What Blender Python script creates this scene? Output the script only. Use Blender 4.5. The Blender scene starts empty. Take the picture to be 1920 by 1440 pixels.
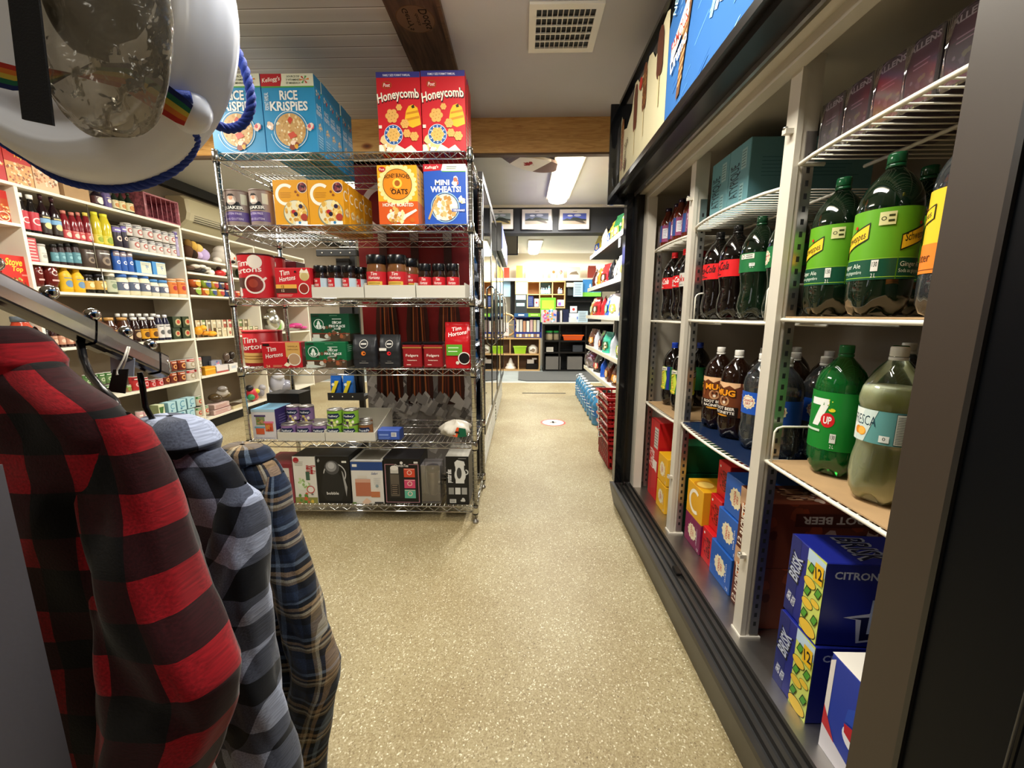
import bpy, bmesh, math, random
from mathutils import Vector, Matrix
import numpy as np

# ------------------------------------------------------------------ camera
scene = bpy.context.scene
COL = scene.collection
F_PX, PITCH, YAW, CAM_H = 750.0, math.radians(9.9), math.radians(1.3), 1.15
cf = Vector((math.sin(-YAW)*math.cos(PITCH), math.cos(YAW)*math.cos(PITCH), -math.sin(PITCH)))
cr = Vector((math.cos(YAW), math.sin(YAW), 0)); cu = cr.cross(cf)
cam_data = bpy.data.cameras.new('camera'); cam = bpy.data.objects.new('camera', cam_data); COL.objects.link(cam)
cam_data.sensor_width = 36; cam_data.lens = 36*F_PX/1920; cam_data.clip_start = 0.01; cam_data.clip_end = 60
m3 = Matrix((cr, cu, -cf)).transposed(); cam.matrix_world = Matrix.Translation((0, 0, CAM_H)) @ m3.to_4x4()
scene.camera = cam

def at(px, py, X=None, Y=None, Z=None):
    """where the sight line through a photo pixel meets a real plane of the room"""
    d = cf + cr*((px-960)/F_PX) - cu*((py-720)/F_PX)
    if X is not None: t = X/d.x
    elif Y is not None: t = Y/d.y
    else: t = (Z-CAM_H)/d.z
    return Vector((0, 0, CAM_H)) + d*t

# ------------------------------------------------------------------ world, exposure
scene.view_settings.view_transform = 'Standard'; scene.view_settings.look = 'None'
scene.view_settings.gamma = 1.0; scene.view_settings.use_curve_mapping = False
scene.view_settings.exposure = 0.50
world = bpy.data.worlds.new('world'); scene.world = world; world.use_nodes = True
world.node_tree.nodes['Background'].inputs[0].default_value = (0.9, 0.95, 1.0, 1)
world.node_tree.nodes['Background'].inputs[1].default_value = 0.3

def area(name, loc, size, power, color=(1, 0.92, 0.8), rot=(0, 0, 0)):
    l = bpy.data.lights.new(name, 'AREA'); l.shape = 'RECTANGLE'; l.size, l.size_y = size
    l.energy = power; l.color = color
    o = bpy.data.objects.new(name, l); COL.objects.link(o); o.location = loc; o.rotation_euler = rot
    return o
CEIL = 2.45
# the store's ceiling fluorescents, plus a rear fill lamp added to lift dark near surfaces (fixture bodies are built further down at the same places)
FIXTURES = [('lamp_front', -0.05, 1.02, 30), ('lamp_rear', 0.3, -1.6, 8), ('lamp_left', -2.0, 1.9, 34), ('lamp_left_far', -1.75, 3.9, 34),
            ('lamp_till', 0.40, 4.15, 62), ('lamp_far', 0.25, 8.0, 60), ('lamp_far_left', -2.0, 6.8, 45), ('lamp_far_right', 2.4, 6.6, 40)]
for n, x, y, p in FIXTURES:
    area(n, (x, y, CEIL-0.115), (0.2, 1.18), p, (1, 0.965, 0.87) if y < 3 else (1.0, 0.975, 0.90))

# ------------------------------------------------------------------ materials
def lin(h):
    h = h.lstrip('#'); v = [int(h[i:i+2], 16)/255 for i in (0, 2, 4)]
    return tuple((c/12.92 if c <= 0.04045 else ((c+0.055)/1.055)**2.4) for c in v) + (1,)
MATS = {}
def newmat(name):
    m = bpy.data.materials.new(name); m.use_nodes = True; MATS[name] = m
    return m, m.node_tree.nodes, m.node_tree.links, m.node_tree.nodes['Principled BSDF']
def M(key):
    """a printed-card colour by hex, or a named material; '#rrggbb!' is glossy, '#rrggbb~' is matt"""
    if key in MATS: return MATS[key]
    m, n, l, b = newmat(key)
    b.inputs['Base Color'].default_value = lin(key[:7])
    g = key[7:]
    b.inputs['Roughness'].default_value = {'': 0.42, '!': 0.14, '~': 0.85}[g]
    b.inputs['Specular IOR Level'].default_value = {'': 0.4, '!': 0.5, '~': 0.2}[g]
    return m
def simple(name, hexc, rough=0.5, metal=0.0, spec=0.5, bump=0.0, bscale=200, var=0.0, vscale=5, coat=0.0):
    m, n, l, b = newmat(name)
    b.inputs['Base Color'].default_value = lin(hexc); b.inputs['Roughness'].default_value = rough
    b.inputs['Metallic'].default_value = metal; b.inputs['Specular IOR Level'].default_value = spec
    b.inputs['Coat Weight'].default_value = coat; b.inputs['Coat Roughness'].default_value = 0.05
    tc = n.new('ShaderNodeTexCoord')
    if bump:
        t = n.new('ShaderNodeTexNoise'); t.inputs['Scale'].default_value = bscale; t.inputs['Detail'].default_value = 3
        l.new(tc.outputs['Object'], t.inputs['Vector'])
        bp = n.new('ShaderNodeBump'); bp.inputs['Strength'].default_value = bump; bp.inputs['Distance'].default_value = 0.002
        l.new(t.outputs['Fac'], bp.inputs['Height']); l.new(bp.outputs['Normal'], b.inputs['Normal'])
    if var:
        t = n.new('ShaderNodeTexNoise'); t.inputs['Scale'].default_value = vscale; t.inputs['Detail'].default_value = 5
        l.new(tc.outputs['Object'], t.inputs['Vector'])
        r = n.new('ShaderNodeValToRGB'); c = lin(hexc)
        r.color_ramp.elements[0].position = 0.35; r.color_ramp.elements[1].position = 0.65
        r.color_ramp.elements[0].color = tuple(max(0, x*(1-var)) for x in c[:3]) + (1,)
        r.color_ramp.elements[1].color = tuple(min(1, x*(1+var)) for x in c[:3]) + (1,)
        l.new(t.outputs['Fac'], r.inputs['Fac']); l.new(r.outputs['Color'], b.inputs['Base Color'])
    return m
simple('chrome', '#c9c9c4', 0.22, 1.0)
simple('bright_chrome', '#d8d8d8', 0.07, 1.0)
simple('arm_chrome', '#6d6a6d', 0.14, 1.0, bump=0.03, bscale=30)
simple('white_laminate', '#e6dfcd', 0.45, bump=0.02)
simple('white_wire', '#e9e4d6', 0.35)
simple('mullion_white', '#cfc8ba', 0.4, var=0.06, vscale=3)
simple('steel', '#b5b2ad', 0.36, 1.0, bump=0.05, bscale=60, var=0.15, vscale=8)
simple('black_frame', '#151312', 0.28, spec=0.5)
simple('black_matt', '#141415', 0.6)
simple('black_glossy', '#0c0d10', 0.08, spec=0.6)
simple('sill_black', '#2b2825', 0.38, var=0.2, vscale=6)
simple('cooler_lining', '#a9a193', 0.4, var=0.05)
simple('door_stile', '#352b22', 0.45)
simple('door_dark', '#06080c', 0.35, spec=0.12)
simple('grey_paint', '#56535a', 0.6, bump=0.05)
simple('drywall', '#c9c6c8', 0.85, bump=0.05, bscale=120, var=0.03, vscale=2)
simple('drywall_back', '#bfc0be', 0.8, bump=0.05, var=0.02)
simple('soffit_black', '#24262b', 0.6)
simple('wall_tan', '#7c6f5e', 0.75, bump=0.05, var=0.06, vscale=3)
simple('wall_cream', '#c9c2b0', 0.7)
simple('cardboard', '#b08f66', 0.8, bump=0.1, bscale=90, var=0.07, vscale=12)
simple('tray_white', '#cdc8bb', 0.6)
simple('mat_grey', '#4f504f', 0.95, bump=0.5, bscale=300)
simple('floor_grey', '#8d9493', 0.6, var=0.08)
simple('plastic_black', '#0d0d10', 0.25)
simple('hat_white', '#eef1fc', 0.3, spec=0.5)
simple('beige_plastic', '#cdc3a0', 0.4)
simple('ceramic_white', '#e8e2d6', 0.15)
simple('pink_wicker', '#9c5560', 0.6, bump=0.8, bscale=70, var=0.5, vscale=45)
simple('gold_cap', '#b98a4a', 0.35)
simple('clear_pink', '#c08088', 0.2)

def glassy(name, tint, gloss=0.12, rough=0.04, body=0.0, bodycol='#ffffff', ior=1.45, crinkle=0):
    """thin clear plastic or glass: tinted see-through film with a fresnel reflection"""
    m, n, l, b = newmat(name); n.remove(b)
    out = n['Material Output']
    tr = n.new('ShaderNodeBsdfTransparent'); tr.inputs[0].default_value = lin(tint)
    gl = n.new('ShaderNodeBsdfGlossy'); gl.inputs['Roughness'].default_value = rough
    gl.inputs[0].default_value = (1, 1, 1, 1)
    fr = n.new('ShaderNodeFresnel'); fr.inputs[0].default_value = ior
    ad = n.new('ShaderNodeMath'); ad.operation = 'ADD'; ad.inputs[1].default_value = gloss*0.3; ad.use_clamp = True
    l.new(fr.outputs[0], ad.inputs[0])
    mx = n.new('ShaderNodeMixShader'); l.new(ad.outputs[0], mx.inputs[0])
    base = tr.outputs[0]
    if crinkle:
        t = n.new('ShaderNodeTexNoise'); t.inputs['Scale'].default_value = crinkle; t.inputs['Detail'].default_value = 3; tc = n.new('ShaderNodeTexCoord'); l.new(tc.outputs['Object'], t.inputs['Vector'])
        bp = n.new('ShaderNodeBump'); bp.inputs['Distance'].default_value = 0.02; l.new(t.outputs['Fac'], bp.inputs['Height']); l.new(bp.outputs[0], gl.inputs['Normal']); l.new(bp.outputs[0], fr.inputs['Normal'])
    if body:
        df = n.new('ShaderNodeBsdfDiffuse'); df.inputs[0].default_value = lin(bodycol)
        m2 = n.new('ShaderNodeMixShader'); m2.inputs[0].default_value = body
        l.new(tr.outputs[0], m2.inputs[1]); l.new(df.outputs[0], m2.inputs[2]); base = m2.outputs[0]
    l.new(base, mx.inputs[1]); l.new(gl.outputs[0], mx.inputs[2]); l.new(mx.outputs[0], out.inputs[0])
    return m
glassy('pet_clear', '#eef2f2'); glassy('pet_soda', '#b4bcc0', body=0.10, bodycol='#8a9094'); glassy('pet_green', '#3f9a58', body=0.35, bodycol='#128034')
glassy('jar_glass', '#e6e6dc', body=0.1); glassy('door_glass', '#aeb6c4', gloss=0.3, rough=0.01)
glassy('bag_clear', '#f6f2e8', gloss=0.02, rough=0.18, body=0.30, bodycol='#b8ae9c', ior=1.3, crinkle=26); glassy('wrap_clear', '#f4f0f4', gloss=0.4, rough=0.08, body=0.08, bodycol='#cfc6c8')
simple('cola', '#0b0605', 0.06, spec=0.6, coat=0.6); simple('pet_dark_green', '#0a1a0e', 0.06, spec=0.6, coat=0.6)
m = simple('fresca_liquid', '#eef0c8', 0.35, var=0.03); b_ = m.node_tree.nodes['Principled BSDF']; b_.inputs['Subsurface Weight'].default_value = 0.6; b_.inputs['Subsurface Radius'].default_value = (1, 1, .8); b_.inputs['Subsurface Scale'].default_value = 0.06
simple('root_beer', '#1a0a05', 0.07, coat=0.5); simple('snapple', '#5a2012', 0.12, coat=0.5); simple('water_blue', '#3c7ca4', 0.12, coat=0.4, var=0.2, vscale=20)

def emis(name, hexc, strength):
    m, n, l, b = newmat(name); b.inputs['Base Color'].default_value = lin(hexc)
    b.inputs['Emission Color'].default_value = lin(hexc); b.inputs['Emission Strength'].default_value = strength
    return m
emis('diffuser', '#fff4d8', 7.0); emis('led', '#e4ecff', 14.0); emis('sign_lit', '#5a66d8', 1.6); emis('shelf_light', '#fff8e6', 4.0)

def N(n, t, **kw):
    x = n.new(t)
    for k, v in kw.items():
        if k == 'op': x.operation = v
        else: x.inputs[int(k[1:])].default_value = v
    return x
def ramp(n, stops, interp='LINEAR'):
    r = n.new('ShaderNodeValToRGB'); r.color_ramp.interpolation = interp
    e = r.color_ramp.elements
    while len(e) < len(stops): e.new(0.5)
    for i, (p, c) in enumerate(stops): e[i].position = p; e[i].color = lin(c)
    return r
def floor_mats():
    m, n, l, b = newmat('floor_speckle'); tc = n.new('ShaderNodeTexCoord')
    v = n.new('ShaderNodeTexVoronoi'); v.inputs['Scale'].default_value = 260; l.new(tc.outputs['Object'], v.inputs['Vector'])
    r = ramp(n, [(0, '#675840'), (0.16, '#8c7d5b'), (0.5, '#9c8f6b'), (0.8, '#aa9d7c'), (0.92, '#dbd5bc')]); l.new(v.outputs['Color'], r.inputs['Fac'])
    n2 = n.new('ShaderNodeTexNoise'); n2.inputs['Scale'].default_value = 2.2; n2.inputs['Detail'].default_value = 7; l.new(tc.outputs['Object'], n2.inputs['Vector'])
    r2 = ramp(n, [(0.3, '#e6dfd4'), (0.6, '#ffffff')]); l.new(n2.outputs['Fac'], r2.inputs['Fac'])
    mx = n.new('ShaderNodeMixRGB'); mx.blend_type = 'MULTIPLY'; mx.inputs[0].default_value = 1
    l.new(r.outputs[0], mx.inputs[1]); l.new(r2.outputs[0], mx.inputs[2])
    # worn flecks where the tile pattern shows through
    bt = n.new('ShaderNodeTexBrick'); bt.offset = 0; bt.inputs['Scale'].default_value = 1; bt.inputs['Mortar Size'].default_value = 0.0015
    bt.inputs['Brick Width'].default_value = 0.305; bt.inputs['Row Height'].default_value = 0.305
    bt.inputs['Color1'].default_value = bt.inputs['Color2'].default_value = (1, 1, 1, 1); bt.inputs['Mortar'].default_value = (0.78, 0.74, 0.68, 1)
    l.new(tc.outputs['Object'], bt.inputs['Vector'])
    mx2 = n.new('ShaderNodeMixRGB'); mx2.blend_type = 'MULTIPLY'; mx2.inputs[0].default_value = 0.35
    l.new(mx.outputs[0], mx2.inputs[1]); l.new(bt.outputs['Color'], mx2.inputs[2]); l.new(mx2.outputs[0], b.inputs['Base Color'])
    b.inputs['Roughness'].default_value = 0.5; b.inputs['Specular IOR Level'].default_value = 0.35
    n3 = n.new('ShaderNodeTexNoise'); n3.inputs['Scale'].default_value = 60; l.new(tc.outputs['Object'], n3.inputs['Vector'])
    bp = n.new('ShaderNodeBump'); bp.inputs['Strength'].default_value = 0.12; bp.inputs['Distance'].default_value = 0.003
    l.new(n3.outputs['Fac'], bp.inputs['Height']); l.new(bp.outputs[0], b.inputs['Normal'])
floor_mats()
def beadboard():
    m, n, l, b = newmat('beadboard'); tc = n.new('ShaderNodeTexCoord'); s = n.new('ShaderNodeSeparateXYZ'); l.new(tc.outputs['Object'], s.inputs[0])
    d = N(n, 'ShaderNodeMath', op='DIVIDE', i1=0.085); l.new(s.outputs['Y'], d.inputs[0])
    f = N(n, 'ShaderNodeMath', op='FRACT'); l.new(d.outputs[0], f.inputs[0])
    r = ramp(n, [(0, '#6a635b'), (0.035, '#6a635b'), (0.07, '#efeeec'), (0.13, '#bfbdbc'), (0.5, '#b5b3b2'), (1, '#bbb9b8')]); l.new(f.outputs[0], r.inputs['Fac'])  # pale line along each groove is its light-catching edge put into the colour
    t = n.new('ShaderNodeTexNoise'); t.inputs['Scale'].default_value = 3; l.new(tc.outputs['Object'], t.inputs['Vector'])
    l.new(r.outputs[0], b.inputs['Base Color']); b.inputs['Roughness'].default_value = 0.6
    r2 = ramp(n, [(0, '#000000'), (0.06, '#ffffff')]); l.new(f.outputs[0], r2.inputs['Fac'])
    bp = n.new('ShaderNodeBump'); bp.inputs['Strength'].default_value = 0.6; bp.inputs['Distance'].default_value = 0.004
    l.new(r2.outputs[0], bp.inputs['Height']); l.new(bp.outputs[0], b.inputs['Normal'])
beadboard()
def wood(name, c1, c2, axis=0, scale=6, rough=0.55, knots=True):
    m, n, l, b = newmat(name); tc = n.new('ShaderNodeTexCoord'); mp = n.new('ShaderNodeMapping'); l.new(tc.outputs['Object'], mp.inputs[0])
    s = [14.0, 14.0, 14.0]; s[axis] = 1.2; mp.inputs['Scale'].default_value = s
    t = n.new('ShaderNodeTexNoise'); t.inputs['Scale'].default_value = scale; t.inputs['Detail'].default_value = 8; t.inputs['Distortion'].default_value = 1.2
    l.new(mp.outputs[0], t.inputs['Vector']); r = ramp(n, [(0.3, c1), (0.7, c2)]); l.new(t.outputs['Fac'], r.inputs['Fac'])
    out = r.outputs[0]
    if knots:
        mp2 = n.new('ShaderNodeMapping'); s2 = [6.0, 6.0, 6.0]; s2[axis] = 3.2; mp2.inputs['Scale'].default_value = s2; l.new(tc.outputs['Object'], mp2.inputs[0])
        v = n.new('ShaderNodeTexVoronoi'); v.inputs['Scale'].default_value = 1.0; l.new(mp2.outputs[0], v.inputs['Vector'])
        r2 = ramp(n, [(0.05, '#4a2a10'), (0.10, '#b88a5a'), (0.16, '#ffffff')]); l.new(v.outputs['Distance'], r2.inputs['Fac'])
        mx = n.new('ShaderNodeMixRGB'); mx.blend_type = 'MULTIPLY'; mx.inputs[0].default_value = 1
        l.new(out, mx.inputs[1]); l.new(r2.outputs[0], mx.inputs[2]); out = mx.outputs[0]
    l.new(out, b.inputs['Base Color']); b.inputs['Roughness'].default_value = rough
wood('pine', '#c08a48', '#e2b36c'); wood('dark_plank', '#2c1e15', '#5a4330', axis=1, scale=3, knots=False)
wood('pale_wood', '#b58d58', '#cba873', knots=False); wood('trim_wood', '#4e3a28', '#6a5138', knots=False)
def plaid(name, period, cu_, cv_, mode, warp=0.004, cross=None):
    """woven check from the cloth's own metre coordinates"""
    m, n, l, b = newmat(name); uv = n.new('ShaderNodeUVMap'); uv.uv_map = 'UVMap'
    s = n.new('ShaderNodeSeparateXYZ'); l.new(uv.outputs[0], s.inputs[0])
    tn = n.new('ShaderNodeTexNoise'); tn.inputs['Scale'].default_value = 9; l.new(uv.outputs[0], tn.inputs['Vector'])
    def chan(o, stops):
        a = N(n, 'ShaderNodeMath', op='MULTIPLY_ADD', i1=warp*2); l.new(tn.outputs['Fac'], a.inputs[0]); l.new(o, a.inputs[2])
        d = N(n, 'ShaderNodeMath', op='DIVIDE', i1=period); l.new(a.outputs[0], d.inputs[0])
        f = N(n, 'ShaderNodeMath', op='FRACT'); l.new(d.outputs[0], f.inputs[0])
        r = ramp(n, stops, 'CONSTANT'); l.new(f.outputs[0], r.inputs['Fac']); return r.outputs[0]
    a, c = chan(s.outputs['X'], cu_), chan(s.outputs['Y'], cv_)
    if mode == 'sum':
        mx = n.new('ShaderNodeMixRGB'); mx.blend_type = 'MIX'; mx.inputs[0].default_value = 0.5
        l.new(a, mx.inputs[1]); l.new(c, mx.inputs[2]); q = n.new('ShaderNodeRGBToBW'); l.new(mx.outputs[0], q.inputs[0])
        r = ramp(n, cross); l.new(q.outputs[0], r.inputs['Fac']); out = r.outputs[0]
    else:
        mx = n.new('ShaderNodeMixRGB'); mx.inputs[0].default_value = 0.5; l.new(a, mx.inputs[1]); l.new(c, mx.inputs[2]); out = mx.outputs[0]
    t2 = n.new('ShaderNodeTexNoise'); t2.inputs['Scale'].default_value = 420; t2.inputs['Detail'].default_value = 2; l.new(uv.outputs[0], t2.inputs['Vector'])
    r3 = ramp(n, [(0.3, '#a8a8a8'), (0.7, '#ffffff')]); l.new(t2.outputs['Fac'], r3.inputs['Fac'])
    m3_ = n.new('ShaderNodeMixRGB'); m3_.blend_type = 'MULTIPLY'; m3_.inputs[0].default_value = 0.8
    l.new(out, m3_.inputs[1]); l.new(r3.outputs[0], m3_.inputs[2]); l.new(m3_.outputs[0], b.inputs['Base Color'])
    b.inputs['Roughness'].default_value = 0.95; b.inputs['Specular IOR Level'].default_value = 0.1
    b.inputs['Sheen Weight'].default_value = 0.15; b.inputs['Sheen Roughness'].default_value = 0.5
    bp = n.new('ShaderNodeBump'); bp.inputs['Strength'].default_value = 0.25; bp.inputs['Distance'].default_value = 0.001
    l.new(t2.outputs['Fac'], bp.inputs['Height']); l.new(bp.outputs[0], b.inputs['Normal'])
BW = [(0, '#000000'), (0.5, '#ffffff')]
plaid('plaid_red', 0.076, BW, BW, 'sum', cross=[(0.0, '#0d0a0c'), (0.35, '#0f0c0e'), (0.42, '#2c080d'), (0.62, '#34090f'), (0.8, '#8f0d19')])
plaid('plaid_grey', 0.092, BW, BW, 'sum', cross=[(0.0, '#0b0e18'), (0.35, '#0d101a'), (0.42, '#4e5364'), (0.62, '#565c6e'), (0.8, '#a9b2cc')])
TT = [(0, '#1a2030'), (0.10, '#27344e'), (0.34, '#10141d'), (0.50, '#8f7a5c'), (0.56, '#cbbfa4'), (0.62, '#3a3430'), (0.68, '#b39470'), (0.78, '#10141d'), (0.90, '#6f7f95')]
plaid('plaid_blue', 0.08, TT, TT, 'mix')

# ------------------------------------------------------------------ mesh helpers
class MB:
    """collects shapes, links them as ONE mesh object"""
    def __init__(s): s.v = []; s.f = []; s.m = []; s.sm = []; s.slots = []; s.uv = {}
    def slot(s, k):
        if k not in s.slots: s.slots.append(k)
        return s.slots.index(k)
    def add(s, vs, fs, mat, smooth=False):
        o = len(s.v); s.v.extend([tuple(x) for x in vs]); k = s.slot(mat)
        for f in fs: s.f.append([i+o for i in f]); s.m.append(k); s.sm.append(smooth)
        return s
    def box(s, a, b, mat, bev=0.0):
        x0, y0, z0 = a; x1, y1, z1 = b
        if bev <= 0:
            vs = [(x0,y0,z0),(x1,y0,z0),(x1,y1,z0),(x0,y1,z0),(x0,y0,z1),(x1,y0,z1),(x1,y1,z1),(x0,y1,z1)]
            return s.add(vs, [(0,3,2,1),(4,5,6,7),(0,1,5,4),(1,2,6,5),(2,3,7,6),(3,0,4,7)], mat)
        e = bev; vs = []; fs = []
        for z, q in ((z0, e), (z0+e, 0), (z1-e, 0), (z1, e)):
            vs += [(x0+q+e*(q==0), y0+q, z), (x1-q-e*(q==0), y0+q, z), (x1-q, y0+q+e*(q==0), z), (x1-q, y1-q-e*(q==0), z),
                   (x1-q-e*(q==0), y1-q, z), (x0+q+e*(q==0), y1-q, z), (x0+q, y1-q-e*(q==0), z), (x0+q, y0+q+e*(q==0), z)]
        for k in range(3):
            for i in range(8): fs.append((k*8+i, k*8+(i+1)%8, (k+1)*8+(i+1)%8, (k+1)*8+i))
        fs += [tuple(range(7, -1, -1)), tuple(range(24, 32))]
        return s.add(vs, fs, mat)
    def hexa(s, pts, mat):          # eight corners: bottom four then top four
        return s.add(pts, [(0,3,2,1),(4,5,6,7),(0,1,5,4),(1,2,6,5),(2,3,7,6),(3,0,4,7)], mat)
    def quad(s, pts, mat): return s.add(pts, [tuple(range(len(pts)))], mat)
    def tube(s, pts, r, mat, seg=8, caps=True, ry=None, smooth=True):
        pts = [Vector(p) for p in pts]; n = len(pts); vs = []; fs = []
        rs = r if isinstance(r, (list, tuple)) else [r]*n
        up = None
        for i, p in enumerate(pts):
            d = (pts[min(i+1, n-1)] - pts[max(i-1, 0)]).normalized()
            if up is None:
                up = Vector((0, 0, 1)) if abs(d.z) < 0.9 else Vector((0, 1, 0))
            a = d.cross(up).normalized(); b_ = a.cross(d).normalized(); up = b_
            for k in range(seg):
                t = 2*math.pi*k/seg; vs.append(p + a*math.cos(t)*rs[i] + b_*math.sin(t)*(ry if ry else rs[i]))
        for i in range(n-1):
            for k in range(seg): fs.append((i*seg+k, i*seg+(k+1)%seg, (i+1)*seg+(k+1)%seg, (i+1)*seg+k))
        if caps: fs += [tuple(range(seg-1, -1, -1)), tuple(range((n-1)*seg, n*seg))]
        return s.add(vs, fs, mat, smooth)
    def lathe(s, prof, mat, seg=20, c=(0, 0), lobes=0, lobe_h=0.0, lobe_d=0.1, smooth=True, mats=None, close=True):
        """prof: (radius, z) from bottom to top; mats: per ring-band override"""
        vs = []; n = len(prof)
        for r, z in prof:
            for k in range(seg):
                t = 2*math.pi*k/seg; rr = r; zz = z
                if lobes and z < lobe_h:
                    w = (1-z/lobe_h)*(0.5-0.5*math.cos(lobes*t)); rr = r*(1-lobe_d*w); zz = z+w*lobe_h*0.35*(z < lobe_h*0.3)
                vs.append((c[0]+rr*math.cos(t), c[1]+rr*math.sin(t), zz))
        o = len(s.v); s.v.extend(vs)
        for i in range(n-1):
            k_ = s.slot(mats[i] if mats else mat)
            for k in range(seg):
                s.f.append([o+i*seg+k, o+i*seg+(k+1)%seg, o+(i+1)*seg+(k+1)%seg, o+(i+1)*seg+k]); s.m.append(k_); s.sm.append(smooth)
        if close:
            s.f.append([o+k for k in range(seg-1, -1, -1)]); s.m.append(s.slot(mats[0] if mats else mat)); s.sm.append(False)
            s.f.append([o+(n-1)*seg+k for k in range(seg)]); s.m.append(s.slot(mats[-1] if mats else mat)); s.sm.append(False)
        return s
    def sphere(s, c, r, mat, seg=12, rings=8, sc=(1, 1, 1)):
        vs = []; fs = []
        for i in range(rings+1):
            a = math.pi*i/rings
            for k in range(seg):
                t = 2*math.pi*k/seg
                vs.append((c[0]+r*sc[0]*math.sin(a)*math.cos(t), c[1]+r*sc[1]*math.sin(a)*math.sin(t), c[2]-r*sc[2]*math.cos(a)))
        for i in range(rings):
            for k in range(seg): fs.append((i*seg+k, i*seg+(k+1)%seg, (i+1)*seg+(k+1)%seg, (i+1)*seg+k))
        return s.add(vs, fs, mat, True)
    def grid(s, fn, nu, nv, mat, uvfn=None, close_u=False, smooth=True):
        o = len(s.v)
        for j in range(nv):
            for i in range(nu): s.v.append(tuple(fn(i/(nu-1) if not close_u else i/nu, j/(nv-1))))
        k = s.slot(mat); cols = nu if close_u else nu-1
        for j in range(nv-1):
            for i in range(cols):
                i2 = (i+1) % nu
                if uvfn:
                    U = lambda a, b_: uvfn(a/(nu-1) if not close_u else a/nu, b_/(nv-1))
                    s.uv[len(s.f)] = [U(i, j), U(i+1, j), U(i+1, j+1), U(i, j+1)]
                s.f.append([o+j*nu+i, o+j*nu+i2, o+(j+1)*nu+i2, o+(j+1)*nu+i]); s.m.append(k); s.sm.append(smooth)
        return s
    def mesh(s, name):
        me = bpy.data.meshes.new(name); me.from_pydata(s.v, [], s.f)
        for k in s.slots: me.materials.append(M(k))
        me.polygons.foreach_set('material_index', s.m); me.polygons.foreach_set('use_smooth', s.sm)
        if s.uv:
            ul = me.uv_layers.new(name='UVMap')
            for fi, cs in s.uv.items():
                ls = me.polygons[fi].loop_start
                for q, c in enumerate(cs): ul.data[ls+q].uv = c
        me.update(); return me
    def obj(s, name, parent=None, loc=(0, 0, 0), rz=0.0, label=None):
        o = bpy.data.objects.new(name, s.mesh(name)); COL.objects.link(o)
        o.location = loc; o.rotation_euler = (0, 0, rz)
        if parent: o.parent = parent
        if label: o['label'] = label
        return o
def tag(o, label, cat, group=None, kind=None):
    o['label'] = label; o['category'] = cat
    if group: o['group'] = group
    if kind: o['kind'] = kind
    return o
def struct(o): o['kind'] = 'structure'; return o
def thing(name, label, cat, loc=(0, 0, 0), rz=0.0, group=None):
    o = bpy.data.objects.new(name, None); COL.objects.link(o); o.empty_display_size = 0.05
    o.location = loc; o.rotation_euler = (0, 0, rz); return tag(o, label, cat, group)
KIDS = {}
def dup(src, loc, rz=None, label=None, group=None):
    """a copy of a thing with copies of its parts and sub-parts"""
    def cp(o, parent):
        c = o.copy(); COL.objects.link(c); c.parent = parent
        for ch in KIDS.get(o.name, [x for x in o.children]): cp(ch, c)
        return c
    if src.name not in KIDS:
        def reg(o):
            KIDS[o.name] = list(o.children)
            for ch in o.children: reg(ch)
        reg(src)
    c = cp(src, None); c.location = loc
    if rz is not None: c.rotation_euler = (0, 0, rz)
    if label: c['label'] = label
    if group: c['group'] = group
    return c
ORD = ['first', 'second', 'third', 'fourth', 'fifth', 'sixth', 'seventh', 'eighth', 'ninth', 'tenth', 'eleventh', 'twelfth']
def which(i, n):
    if n == 1: return ''
    if n == 2: return ('left one', 'right one')[i]
    if i == 0: return 'leftmost'
    if i == n-1: return 'rightmost'
    if n == 3: return 'middle one'
    return ORD[i] + ' from left'

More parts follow.
